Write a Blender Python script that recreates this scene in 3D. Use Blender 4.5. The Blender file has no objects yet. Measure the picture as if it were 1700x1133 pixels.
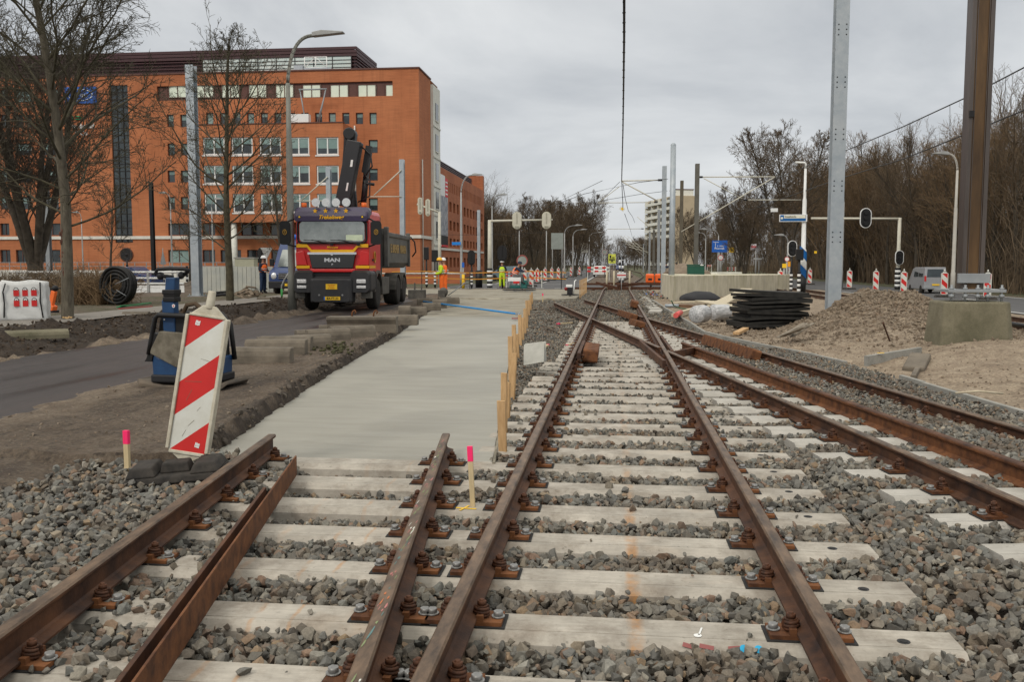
import bpy, bmesh, math, random
import numpy as np
from math import sin, cos, tan, atan, radians, pi, hypot
from mathutils import Vector, Matrix, Euler

random.seed(7); np.random.seed(7)
sc = bpy.context.scene
COL = sc.collection

# ---------------------------------------------------------------- camera
F_PX = 1500.0
PITCH = atan(127 / F_PX)
YAW = atan(171 * cos(PITCH) / F_PX)
CAM_H = 1.60
cam_d = bpy.data.cameras.new("camera"); cam = bpy.data.objects.new("camera", cam_d); COL.objects.link(cam)
cam_d.sensor_width = 36.0; cam_d.lens = 36.0 * F_PX / 1700.0
cam_d.clip_start = 0.1; cam_d.clip_end = 5000
cam.location = (0, 0, CAM_H)
cam.rotation_euler = (pi / 2 - PITCH, 0, YAW)
sc.camera = cam

# ---------------------------------------------------------------- light
SUN_EL, SUN_AZ = radians(38), radians(205)      # azimuth clockwise from +Y: behind and a little to one side
w = bpy.data.worlds.new("World"); sc.world = w; w.use_nodes = True
nt = w.node_tree; N = nt.nodes; L = nt.links
bg = N["Background"]; bg.inputs[1].default_value = 0.10
sky = N.new("ShaderNodeTexSky"); sky.sky_type = 'NISHITA'; sky.sun_disc = False
sky.sun_elevation = SUN_EL; sky.sun_rotation = SUN_AZ
tc = N.new("ShaderNodeTexCoord"); sep = N.new("ShaderNodeSeparateXYZ"); L.new(tc.outputs["Generated"], sep.inputs[0])
def wmath(op, a, b=None, c=None):
    n = N.new("ShaderNodeMath"); n.operation = op
    for i, v in enumerate((a, b, c)):
        if v is None: continue
        if isinstance(v, (int, float)): n.inputs[i].default_value = v
        else: L.new(v, n.inputs[i])
    return n.outputs[0]
zc = wmath('MAXIMUM', sep.outputs[2], 0.0)
den = wmath('ADD', zc, 0.30)
cx = wmath('DIVIDE', sep.outputs[0], den); cy = wmath('DIVIDE', sep.outputs[1], den)
comb = N.new("ShaderNodeCombineXYZ"); L.new(cx, comb.inputs[0]); L.new(cy, comb.inputs[1])
n1 = N.new("ShaderNodeTexNoise"); n1.inputs["Scale"].default_value = 1.15; n1.inputs["Detail"].default_value = 7; n1.inputs["Roughness"].default_value = 0.55
n1.inputs["Distortion"].default_value = 0.4
L.new(comb.outputs[0], n1.inputs["Vector"])
rp = N.new("ShaderNodeValToRGB"); L.new(n1.outputs["Fac"], rp.inputs[0])
rp.color_ramp.elements[0].position = 0.33; rp.color_ramp.elements[0].color = (4.8, 5.05, 5.4, 1)
rp.color_ramp.elements[1].position = 0.68; rp.color_ramp.elements[1].color = (8.6, 8.75, 8.85, 1)
gr_ = N.new("ShaderNodeValToRGB"); L.new(zc, gr_.inputs[0]); grad = gr_.outputs[0]
E_ = gr_.color_ramp.elements; E_[0].position = 0.0; E_[0].color = (.97, .97, .97, 1); E_[1].position = 1.0; E_[1].color = (2.50, 2.33, 2.02, 1); _e = E_.new(0.30); _e.color = (1.0, .995, .98, 1)
gm = N.new("ShaderNodeMix"); gm.data_type = 'RGBA'; gm.blend_type = 'MULTIPLY'; gm.inputs[0].default_value = 1
L.new(rp.outputs[0], gm.inputs[6]); L.new(grad, gm.inputs[7])
mx = N.new("ShaderNodeMix"); mx.data_type = 'RGBA'; mx.inputs[0].default_value = 0.93
L.new(sky.outputs[0], mx.inputs[6]); L.new(gm.outputs[2], mx.inputs[7])
L.new(mx.outputs[2], bg.inputs[0])
sd = bpy.data.lights.new("sun", 'SUN'); sd.energy = 1.35; sd.angle = radians(12); sd.color = (1.0, 0.92, 0.82)
sun = bpy.data.objects.new("sun", sd); COL.objects.link(sun)
sdir = Vector((sin(SUN_AZ) * cos(SUN_EL), cos(SUN_AZ) * cos(SUN_EL), sin(SUN_EL)))
sun.rotation_euler = sdir.to_track_quat('Z', 'Y').to_euler(); sun.location = (0, -20, 40)
sc.view_settings.view_transform = 'Standard'; sc.view_settings.look = 'None'
sc.view_settings.exposure = 0.0; sc.view_settings.gamma = 1.0

# ---------------------------------------------------------------- measuring helpers (metres from photo measurements)
_fw = Vector((-sin(YAW) * cos(PITCH), cos(YAW) * cos(PITCH), -sin(PITCH)))
_rt = Vector((cos(YAW), sin(YAW), 0)); _up = _rt.cross(_fw)
def ray(px, py): return F_PX * _fw + (px - 850) * _rt + (566.5 - py) * _up
def gr(px, py, z=0.0):
    r = ray(px, py); t = (z - CAM_H) / r.z; return Vector((r.x * t, r.y * t, z))
def at(px, py, Y):
    r = ray(px, py); t = Y / r.y; return Vector((r.x * t, Y, CAM_H + r.z * t))
def xat(px, Y, py=439): return at(px, py, Y).x
def zat(py, Y, px=1021): return at(px, py, Y).z

# ---------------------------------------------------------------- materials
MATS = {}
def mat(name, col, rough=0.75, metal=0.0, var=0.12, vs=6.0, bump=0.0, bs=40.0, col2=None, spec=0.4, stretch=None, emit=None, trans=0, island=0.0, ramp=None, alpha=None):
    if name in MATS: return MATS[name]
    m = bpy.data.materials.new(name); m.use_nodes = True; MATS[name] = m
    nt = m.node_tree; N = nt.nodes; L = nt.links; b = N["Principled BSDF"]
    b.inputs["Roughness"].default_value = rough; b.inputs["Metallic"].default_value = metal
    b.inputs["Specular IOR Level"].default_value = spec
    if trans: b.inputs["Transmission Weight"].default_value = trans
    c1 = tuple(col) + (1,)
    tc = N.new("ShaderNodeTexCoord"); src = tc.outputs["Object"]
    if stretch:
        mp = N.new("ShaderNodeMapping"); mp.inputs["Scale"].default_value = stretch; L.new(src, mp.inputs[0]); src = mp.outputs[0]
    if var > 0 or col2:
        if col2 is None:
            c2 = tuple(min(1, c * (1 + var)) for c in col) + (1,); c1 = tuple(c * (1 - var) for c in col) + (1,)
        else: c2 = tuple(col2) + (1,)
        n = N.new("ShaderNodeTexNoise"); n.inputs["Scale"].default_value = vs; n.inputs["Detail"].default_value = 6; n.inputs["Roughness"].default_value = 0.65
        L.new(src, n.inputs["Vector"])
        r = N.new("ShaderNodeValToRGB"); r.color_ramp.elements[0].position = 0.32; r.color_ramp.elements[1].position = 0.68
        r.color_ramp.elements[0].color = c1; r.color_ramp.elements[1].color = c2
        L.new(n.outputs["Fac"], r.inputs[0]); out = r.outputs[0]
        if island:
            g = N.new("ShaderNodeNewGeometry"); r2 = N.new("ShaderNodeValToRGB"); r2.color_ramp.interpolation = 'LINEAR'
            els = ramp or [(0, (1 - island,) * 3), (1, (1 + island,) * 3)]
            while len(r2.color_ramp.elements) < len(els): r2.color_ramp.elements.new(0.5)
            for e, (p, c) in zip(r2.color_ramp.elements, els): e.position = p; e.color = tuple(c) + (1,)
            L.new(g.outputs["Random Per Island"], r2.inputs[0])
            mm = N.new("ShaderNodeMix"); mm.data_type = 'RGBA'; mm.blend_type = 'MULTIPLY'; mm.inputs[0].default_value = 1
            L.new(out, mm.inputs[6]); L.new(r2.outputs[0], mm.inputs[7]); out = mm.outputs[2]
        L.new(out, b.inputs["Base Color"])
    else: b.inputs["Base Color"].default_value = c1
    if bump > 0:
        n2 = N.new("ShaderNodeTexNoise"); n2.inputs["Scale"].default_value = bs; n2.inputs["Detail"].default_value = 5
        L.new(src, n2.inputs["Vector"])
        bp = N.new("ShaderNodeBump"); bp.inputs["Strength"].default_value = 0.6; bp.inputs["Distance"].default_value = bump
        L.new(n2.outputs["Fac"], bp.inputs["Height"]); L.new(bp.outputs[0], b.inputs["Normal"])
    if emit: b.inputs["Emission Color"].default_value = tuple(emit) + (1,); b.inputs["Emission Strength"].default_value = 1.0
    return m
class G:            # short names for a material's nodes
    def __init__(s, name, rough=0.8):
        s.m = bpy.data.materials.new(name); s.m.use_nodes = True; s.nt = s.m.node_tree; s.b = s.nt.nodes["Principled BSDF"]; s.b.inputs["Roughness"].default_value = rough
    def n(s, t, **kw):
        n = s.nt.nodes.new("ShaderNode" + t)
        for k, v in kw.items(): setattr(n, k, v)
        return n
    def l(s, a, b): s.nt.links.new(a, b)
    def noise(s, scale, vec=None, detail=6, rough=0.6, dist=0.0):
        n = s.n("TexNoise"); n.inputs["Scale"].default_value = scale; n.inputs["Detail"].default_value = detail; n.inputs["Roughness"].default_value = rough; n.inputs["Distortion"].default_value = dist
        if vec is not None: s.l(vec, n.inputs["Vector"])
        return n.outputs["Fac"]
    def ramp(s, fac, els):
        r = s.n("ValToRGB"); s.l(fac, r.inputs[0])
        while len(r.color_ramp.elements) < len(els): r.color_ramp.elements.new(0.5)
        for e, (p, c) in zip(r.color_ramp.elements, els):
            e.position = p; e.color = (tuple(c) + (1,)) if isinstance(c, (tuple, list)) else (c, c, c, 1)
        return r.outputs[0]
    def mix(s, f, a, b, mode='MIX'):
        m = s.n("Mix", data_type='RGBA', blend_type=mode)
        for v, i in ((f, 0), (a, 6), (b, 7)):
            if isinstance(v, (int, float)): m.inputs[i].default_value = v
            elif isinstance(v, tuple): m.inputs[i].default_value = v + (1,)
            else: s.l(v, m.inputs[i])
        return m.outputs[2]
    def math(s, op, a, b=0.0):
        m = s.n("Math", operation=op)
        for i, v in enumerate((a, b)):
            if isinstance(v, (int, float)): m.inputs[i].default_value = v
            else: s.l(v, m.inputs[i])
        return m.outputs[0]
    def bump(s, h, dist, strength=0.7):
        bp = s.n("Bump"); bp.inputs["Strength"].default_value = strength; bp.inputs["Distance"].default_value = dist
        s.l(h, bp.inputs["Height"]); s.l(bp.outputs[0], s.b.inputs["Normal"])

# ---------------------------------------------------------------- mesh builder
def rotz(a): return Matrix.Rotation(a, 3, 'Z')
class MB:
    def __init__(s): s.v = []; s.f = []; s.mi = []; s.k = 0; s.sm = []; s.smooth = False; s.M = None
    def add(s, vs, fs, smooth=None):
        n = len(s.v)
        if s.M is not None: vs = [s.M @ Vector(v) for v in vs]
        s.v += [tuple(v) for v in vs]
        for f in fs: s.f.append(tuple(i + n for i in f)); s.mi.append(s.k); s.sm.append(s.smooth if smooth is None else smooth)
        return s
    def hexa(s, p):       # p: 4 bottom ccw, 4 top ccw
        return s.add(p, [(3, 2, 1, 0), (4, 5, 6, 7), (0, 1, 5, 4), (1, 2, 6, 5), (2, 3, 7, 6), (3, 0, 4, 7)], False)
    def box(s, c, d, R=None):
        x, y, z = d[0] / 2, d[1] / 2, d[2] / 2
        p = [(-x, -y, -z), (x, -y, -z), (x, y, -z), (-x, y, -z), (-x, -y, z), (x, -y, z), (x, y, z), (-x, y, z)]
        if isinstance(R, (int, float)): R = rotz(R)
        if R is not None: p = [R @ Vector(q) for q in p]
        c = Vector(c); return s.hexa([Vector(q) + c for q in p])
    def bx(s, x0, x1, y0, y1, z0, z1): return s.box(((x0 + x1) / 2, (y0 + y1) / 2, (z0 + z1) / 2), (x1 - x0, y1 - y0, z1 - z0))
    def beam(s, a, b, w, h, up=(0, 0, 1)):
        a = Vector(a); b = Vector(b); d = (b - a).normalized(); u = Vector(up)
        sx = d.cross(u)
        if sx.length < 1e-4: sx = d.cross(Vector((0, 1, 0)))
        sx.normalize(); u = sx.cross(d)
        sx = sx * w / 2; u = u * h / 2
        return s.hexa([a - sx - u, a + sx - u, b + sx - u, b - sx - u, a - sx + u, a + sx + u, b + sx + u, b - sx + u])
    def prism(s, poly, d0, d1, axis='z'):
        n = len(poly)
        def P(a, b, c):
            return {'z': (a, b, c), 'x': (c, a, b), 'y': (a, c, b)}[axis]
        vs = [P(a, b, d0) for a, b in poly] + [P(a, b, d1) for a, b in poly]
        fs = [tuple(range(n - 1, -1, -1)), tuple(range(n, 2 * n))] + [(i, (i + 1) % n, n + (i + 1) % n, n + i) for i in range(n)]
        return s.add(vs, fs, False)
    def tube(s, pts, r, n=8, cap=True, smooth=True):
        pts = [Vector(p) for p in pts]; k = len(pts)
        if not isinstance(r, (list, tuple)): r = [r] * k
        vs = []; t0 = None; u = None
        for i, p in enumerate(pts):
            a = pts[max(0, i - 1)]; b = pts[min(k - 1, i + 1)]; t = (b - a)
            t = t.normalized() if t.length > 1e-9 else Vector((0, 0, 1))
            if u is None:
                u = t.cross(Vector((0, 0, 1)))
                if u.length < 1e-3: u = t.cross(Vector((0, 1, 0)))
                u.normalize()
            else:
                u = (u - t * u.dot(t)); u.normalize()
            v = t.cross(u)
            for j in range(n):
                an = 2 * pi * j / n; vs.append(p + (u * cos(an) + v * sin(an)) * r[i])
        fs = []
        for i in range(k - 1):
            for j in range(n):
                a = i * n + j; b = i * n + (j + 1) % n; fs.append((a, b, b + n, a + n))
        s.add(vs, fs, smooth)
        if cap:
            n0 = len(s.v) - len(vs)
            for f in (tuple(range(n - 1, -1, -1)), tuple((k - 1) * n + j for j in range(n))):
                s.f.append(tuple(i + n0 for i in f)); s.mi.append(s.k); s.sm.append(False)
        return s
    def cyl(s, a, b, r, n=12, r1=None, cap=True): return s.tube([a, b], [r, r if r1 is None else r1], n, cap)
    def disc(s, c, r, axis='y', n=20, th=0.01):
        c = Vector(c); d = {'x': Vector((1, 0, 0)), 'y': Vector((0, 1, 0)), 'z': Vector((0, 0, 1))}[axis] * th / 2
        return s.cyl(c - d, c + d, r, n)
    def lathe(s, prof, c=(0, 0, 0), n=16, R=None):
        c = Vector(c); vs = []
        for r, z in prof:
            for j in range(n):
                an = 2 * pi * j / n; q = Vector((r * cos(an), r * sin(an), z))
                if R is not None: q = R @ q
                vs.append(c + q)
        k = len(prof); fs = []
        for i in range(k - 1):
            for j in range(n):
                a = i * n + j; b = i * n + (j + 1) % n; fs.append((a, b, b + n, a + n))
        fs += [tuple(range(n - 1, -1, -1)), tuple((k - 1) * n + j for j in range(n))]
        return s.add(vs, fs, True)
    def ball(s, c, r, nu=12, nv=8, sc_=(1, 1, 1)):
        c = Vector(c); vs = [c + Vector((0, 0, -r * sc_[2]))]
        for i in range(1, nv):
            ph = -pi / 2 + pi * i / nv
            for j in range(nu):
                an = 2 * pi * j / nu
                vs.append(c + Vector((r * sc_[0] * cos(ph) * cos(an), r * sc_[1] * cos(ph) * sin(an), r * sc_[2] * sin(ph))))
        vs.append(c + Vector((0, 0, r * sc_[2]))); fs = []
        for j in range(nu): fs.append((0, 1 + (j + 1) % nu, 1 + j))
        for i in range(nv - 2):
            for j in range(nu):
                a = 1 + i * nu + j; b = 1 + i * nu + (j + 1) % nu; fs.append((a, b, b + nu, a + nu))
        o = 1 + (nv - 2) * nu; t = len(vs) - 1
        for j in range(nu): fs.append((o + j, o + (j + 1) % nu, t))
        return s.add(vs, fs, True)
    def text(s, body, size, M, ext=0.004, font_sh=0.0, align='CENTER', bold=0.0):
        cu = bpy.data.curves.new("t", 'FONT'); cu.body = body; cu.size = size; cu.extrude = ext; cu.align_x = align; cu.align_y = 'CENTER'; cu.shear = font_sh; cu.offset = bold; cu.resolution_u = 3
        o = bpy.data.objects.new("t", cu); COL.objects.link(o); dg = bpy.context.evaluated_depsgraph_get(); dg.update()
        me = bpy.data.meshes.new_from_object(o.evaluated_get(dg))
        s.add([M @ v.co for v in me.vertices], [tuple(p.vertices) for p in me.polygons], False)
        bpy.data.objects.remove(o); bpy.data.curves.remove(cu); bpy.data.meshes.remove(me); return s
    def mesh(s, name, mats):
        me = bpy.data.meshes.new(name); me.from_pydata(s.v, [], s.f)
        if not isinstance(mats, (list, tuple)): mats = [mats]
        for m in mats: me.materials.append(m)
        me.polygons.foreach_set("material_index", s.mi); me.polygons.foreach_set("use_smooth", s.sm); me.update()
        return me
    def build(s, name, mats, parent=None, bev=0, loc=None, segs=2):
        o = bpy.data.objects.new(name, s.mesh(name, mats)); COL.objects.link(o)
        if parent is not None: o.parent = parent
        if loc is not None: o.location = loc
        if bev:
            b = o.modifiers.new("bevel", 'BEVEL'); b.width = bev; b.segments = segs; b.limit_method = 'ANGLE'; b.angle_limit = radians(35)
        return o
# text placement: FX = text lies in the xz plane facing -y
def facing(loc, rz=0.0, tilt=0.0): return Matrix.Translation(loc) @ Matrix.Rotation(rz, 4, 'Z') @ Matrix.Rotation(pi / 2 + tilt, 4, 'X')

def tag(o, label, cat, group=None, kind=None):
    if label: o['label'] = label
    if cat: o['category'] = cat
    if group: o['group'] = group
    if kind: o['kind'] = kind
    return o
def thing(name, label, cat, loc=(0, 0, 0), rz=0.0, group=None):
    o = bpy.data.objects.new(name, None); COL.objects.link(o); o.location = loc; o.rotation_euler = (0, 0, rz); o.empty_display_size = 0.2
    return tag(o, label, cat, group)
def struct(o, kind='structure'): o['kind'] = kind; return o
def copy_tree(o, parent=None, loc=None, rz=None, label=None):
    c = o.copy(); COL.objects.link(c)
    if parent is not None: c.parent = parent
    if loc is not None: c.location = loc
    if rz is not None: c.rotation_euler = (0, 0, rz)
    if label: c['label'] = label
    for ch in list(o.children): copy_tree(ch, c)
    return c
_o1 = "first second third fourth fifth sixth seventh eighth ninth tenth eleventh twelfth thirteenth fourteenth fifteenth sixteenth seventeenth eighteenth nineteenth".split()
_t = {2: "twent", 3: "thirt", 4: "fort", 5: "fift", 6: "sixt", 7: "sevent", 8: "eight", 9: "ninet"}
def ordn(n):          # 1 -> first
    if n < 20: return _o1[n - 1]
    if n >= 100: return "hundred" + ("th" if n == 100 else "-" + ordn(n - 100))
    a, b = divmod(n, 10)
    return _t[a] + "ieth" if b == 0 else _t[a] + "y-" + _o1[b - 1]

def fast_mesh(name, V, Fl, k, mats, mi=None, smooth=False):     # V (n,3), Fl (m,k) faces all with k corners
    me = bpy.data.meshes.new(name); me.vertices.add(len(V)); me.vertices.foreach_set("co", np.asarray(V, dtype=np.float32).ravel())
    m = len(Fl); me.loops.add(m * k); me.polygons.add(m)
    me.loops.foreach_set("vertex_index", np.asarray(Fl, dtype=np.int32).ravel())
    me.polygons.foreach_set("loop_start", np.arange(0, m * k, k, dtype=np.int32))
    try: me.polygons.foreach_set("loop_total", np.full(m, k, dtype=np.int32))
    except Exception: pass
    if mi is not None: me.polygons.foreach_set("material_index", np.asarray(mi, dtype=np.int32))
    me.polygons.foreach_set("use_smooth", np.full(m, smooth, dtype=bool))
    for q in (mats if isinstance(mats, (list, tuple)) else [mats]): me.materials.append(q)
    me.update(); me.validate(); return me
# value noise for terrain
_rng = np.random.RandomState(3); _tab = _rng.rand(256, 256)
def vnoise(x, y, s):
    x = np.asarray(x) / s + 100.3; y = np.asarray(y) / s + 57.1
    xi = np.floor(x).astype(int); yi = np.floor(y).astype(int); fx = x - xi; fy = y - yi
    fx = fx * fx * (3 - 2 * fx); fy = fy * fy * (3 - 2 * fy)
    g = lambda i, j: _tab[i % 256, j % 256]
    return (g(xi, yi) * (1 - fx) + g(xi + 1, yi) * fx) * (1 - fy) + (g(xi, yi + 1) * (1 - fx) + g(xi + 1, yi + 1) * fx) * fy - 0.5
def fbm(x, y, s, o=4):
    r = 0; a = 1
    for i in range(o): r = r + vnoise(x + 13 * i, y - 7 * i, s) * a; s /= 2.03; a *= 0.55
    return r
def sstep(a, b, x): t = np.clip((np.asarray(x, dtype=float) - a) / (b - a), 0, 1); return t * t * (3 - 2 * t)
# ================================================================ materials used in several places
M_rust = mat("rail_rust", (0.020, 0.0085, 0.006), 0.72, 0.1, vs=4.0, col2=(0.125, 0.052, 0.022), bump=0.002, bs=60, spec=0.45)
M_railtop = mat("rail_head", (0.050, 0.034, 0.024), 0.5, 0.4, vs=4, col2=(0.215, 0.142, 0.090), bump=0.001, bs=40, stretch=(4, 1.1, 3), spec=0.5)
M_rustor = mat("rust_orange", (0.055, 0.021, 0.010), 0.8, 0.1, vs=9, col2=(0.20, 0.078, 0.027), bump=0.002, bs=50)
M_rustdk = mat("rust_dark", (0.018, 0.009, 0.006), 0.7, 0.1, vs=22, col2=(0.13, 0.048, 0.020), bump=0.001, bs=90)
M_pad = mat("rubber_pad", (0.02, 0.02, 0.02), 0.8)
M_zinc = mat("bolt_zinc", (0.27, 0.27, 0.265), 0.5, 0.5, vs=30, var=0.25)
M_galv = mat("galvanised", (0.30, 0.345, 0.385), 0.55, 0.35, vs=3.0, col2=(0.42, 0.455, 0.48), bump=0.0005, bs=30)
M_galvd = mat("galvanised_weathered", (0.24, 0.26, 0.28), 0.6, 0.3, vs=2.0, col2=(0.33, 0.35, 0.36))
M_white = mat("white_paint", (0.72, 0.73, 0.72), 0.5, vs=8, var=0.06)
M_black = mat("black_paint", (0.0065, 0.0065, 0.0075), 0.5)
M_dark = mat("dark_plastic", (0.012, 0.012, 0.014), 0.6, vs=10, var=0.2)
M_wood = mat("new_timber", (0.38, 0.23, 0.105), 0.75, vs=5, col2=(0.56, 0.37, 0.19), stretch=(6, 6, 1), bump=0.001, bs=30)
M_pinkp = mat("pink_paint", (0.95, 0.03, 0.16), 0.5, var=0.05)
M_redp = mat("red_sheet", (0.55, 0.022, 0.02), 0.42, vs=6, var=0.08)
M_greypost = mat("post_grey", (0.33, 0.335, 0.33), 0.6, 0.2, vs=3, var=0.12)
M_beigepole = mat("post_beige", (0.52, 0.50, 0.42), 0.6, vs=4, var=0.08)
M_orange = mat("orange_plastic", (0.85, 0.16, 0.03), 0.5, vs=5, var=0.08)
M_glass = mat("window_glass", (0.03, 0.04, 0.045), 0.08, 0.0, vs=0.7, var=0.3, spec=0.7)
M_yellow = mat("yellow_sign", (0.80, 0.50, 0.02), 0.5, var=0.04)
M_blue = mat("blue_sign", (0.015, 0.12, 0.50), 0.5, var=0.05)

def concrete_mat(name, a, b, stain=0.0, along='x', dark=0.5, scale=3.0):
    g = G(name, 0.85); tc = g.n("TexCoord"); oi = g.n("ObjectInfo")
    addv = g.n("VectorMath", operation='ADD'); g.l(tc.outputs["Object"], addv.inputs[0])
    sc_ = g.n("VectorMath", operation='SCALE'); g.l(oi.outputs["Location"], sc_.inputs[0]); sc_.inputs[3].default_value = 3.7; g.l(sc_.outputs[0], addv.inputs[1])
    v = addv.outputs[0]
    c = g.mix(g.ramp(g.noise(scale, v, 8, 0.65), [(0.3, 0.0), (0.7, 1.0)]), a, b)
    mp = g.n("Mapping"); mp.inputs["Scale"].default_value = (2.2, 14, 14) if along == 'x' else (14, 2.2, 14); g.l(v, mp.inputs[0])
    c = g.mix(0.55, c, g.ramp(g.noise(3, mp.outputs[0], 6, 0.7), [(0.28, 0.62), (0.62, 1.06)]), 'MULTIPLY')
    spots = g.ramp(g.noise(38, v, 2, 0.5), [(0.66, 1.0), (0.74, 0.55)])
    c = g.mix(0.8, c, spots, 'MULTIPLY')
    if stain:
        s1 = g.ramp(g.noise(1.1, v, 4, 0.6), [(0.60, 0.0), (0.78, 1.0)])
        c = g.mix(g.math('MULTIPLY', s1, stain), c, (0.42, 0.22, 0.07))
    g.l(c, g.b.inputs["Base Color"]); g.bump(g.noise(60, v, 6, 0.7), 0.0025, 0.5); return g.m
def stained(m):
    """iron stains where bars lay across the sleepers"""
    nt = m.node_tree; b = nt.nodes["Principled BSDF"]; src = b.inputs["Base Color"].links[0].from_socket
    class Q(G):
        def __init__(s): s.m = m; s.nt = nt; s.b = b
    g = Q(); geo = g.n("NewGeometry"); sp = g.n("SeparateXYZ"); g.l(geo.outputs["Position"], sp.inputs[0]); P = geo.outputs["Position"]
    xw = g.math("ADD", sp.outputs[0], g.math("MULTIPLY", g.noise(7, P, 4, .6), .05)); tot = None
    for x0, wd_, k in ((.105, .045, .95), (-1.62, .018, .6), (-1.44, .014, .7), (-1.95, .03, .3), (.90, .12, .30), (-.62, .13, .35), (-1.1, .12, .22)):
        d = g.math("ABSOLUTE", g.math("SUBTRACT", xw, x0 + .025)); f = g.ramp(g.math("DIVIDE", d, wd_), [(0.35, k), (1.0, 0.0)]); tot = f if tot is None else g.math("MAXIMUM", tot, f)
    tot = g.math("MULTIPLY", tot, g.math("MULTIPLY", g.ramp(g.noise(5, P, 6, .65), [(.42, .05), (.62, 1.0)]), g.ramp(g.math("DIVIDE", sp.outputs[1], 10.0), [(.42, 1.0), (.80, .25)])))
    c = g.mix(tot, src, (0.42, 0.20, 0.06)); dirt = g.ramp(g.noise(3.2, P, 7, .75), [(.47, 0.0), (.66, .65)]); c = g.mix(dirt, c, (.16, .13, .10)); g.l(c, b.inputs["Base Color"]); return m
M_sleeper = concrete_mat("sleeper_concrete", (0.27, 0.247, 0.212), (0.49, 0.455, 0.395), 0.24); stained(M_sleeper)
M_sleeper2 = concrete_mat("sleeper_concrete_pale", (0.34, 0.325, 0.29), (0.47, 0.45, 0.41), 0.05)
M_curb = concrete_mat("old_kerb_concrete", (0.085, 0.072, 0.055), (0.20, 0.168, 0.128), 0.0)
M_concW = concrete_mat("platform_concrete", (0.50, 0.465, 0.36), (0.64, 0.60, 0.48), 0.10, 'y')
M_conc = concrete_mat("grey_concrete", (0.22, 0.22, 0.20), (0.34, 0.33, 0.30), 0.0)

def platform_mat():
    g = G("platform_concrete", .85); P = g.n("NewGeometry").outputs["Position"]; sp = g.n("SeparateXYZ"); g.l(P, sp.inputs[0])
    c = g.mix(g.ramp(g.noise(1.5, P, 7, .65), [(.3, 0.0), (.7, 1.0)]), (0.47, 0.435, 0.335), (0.64, 0.60, 0.48))
    mp = g.n("Mapping"); mp.inputs["Scale"].default_value = (1.6, 1.6, .22); g.l(P, mp.inputs[0]); st = g.noise(1.6, mp.outputs[0], 6, .65)
    top = g.ramp(g.math("DIVIDE", sp.outputs[2], 1.2), [(.05, .25), (.75, .55), (.95, 1.0)])
    f = g.math("MULTIPLY", g.ramp(st, [(.46, 0.0), (.66, .85)]), top); c = g.mix(f, c, (.25, .235, .10))
    c = g.mix(.7, c, g.ramp(g.noise(3.0, mp.outputs[0], 5, .7), [(.32, .72), (.5, 1.03)]), 'MULTIPLY'); g.l(c, g.b.inputs["Base Color"]); g.bump(g.noise(30, P, 5, .6), .004, .5); return g.m
M_plat = platform_mat()
# ================================================================ layout curves
def slabL(y):
    return np.interp(y, [0, 7.08, 9.17, 12.53, 20, 33.6, 44, 47, 60], [-3.0, -3.28, -3.59, -4.05, -4.85, -6.68, -8.2, -22, -22])
def slabR(y):
    return np.interp(y, [0, 7.2, 9.44, 14.8, 23.8, 41.0, 41.05, 56, 60], [-.98, -.98, -1.2, -1.73, -2.42, -3.75, -1.75, -1.75, -1.75])
def curbX(y):
    return np.interp(y, [-5, 5, 9.7, 13.4, 15, 20.3, 40, 60], [5.2, 4.65, 4.17, 3.8, 3.55, 2.05, 1.60, 2.2])
def r5x(y): return 0.74 + (16 - y) * 0.166
def r7x(y): return 2.26 + (16 - y) * 0.166
R1X, R2X = -0.655, 0.845

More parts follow.
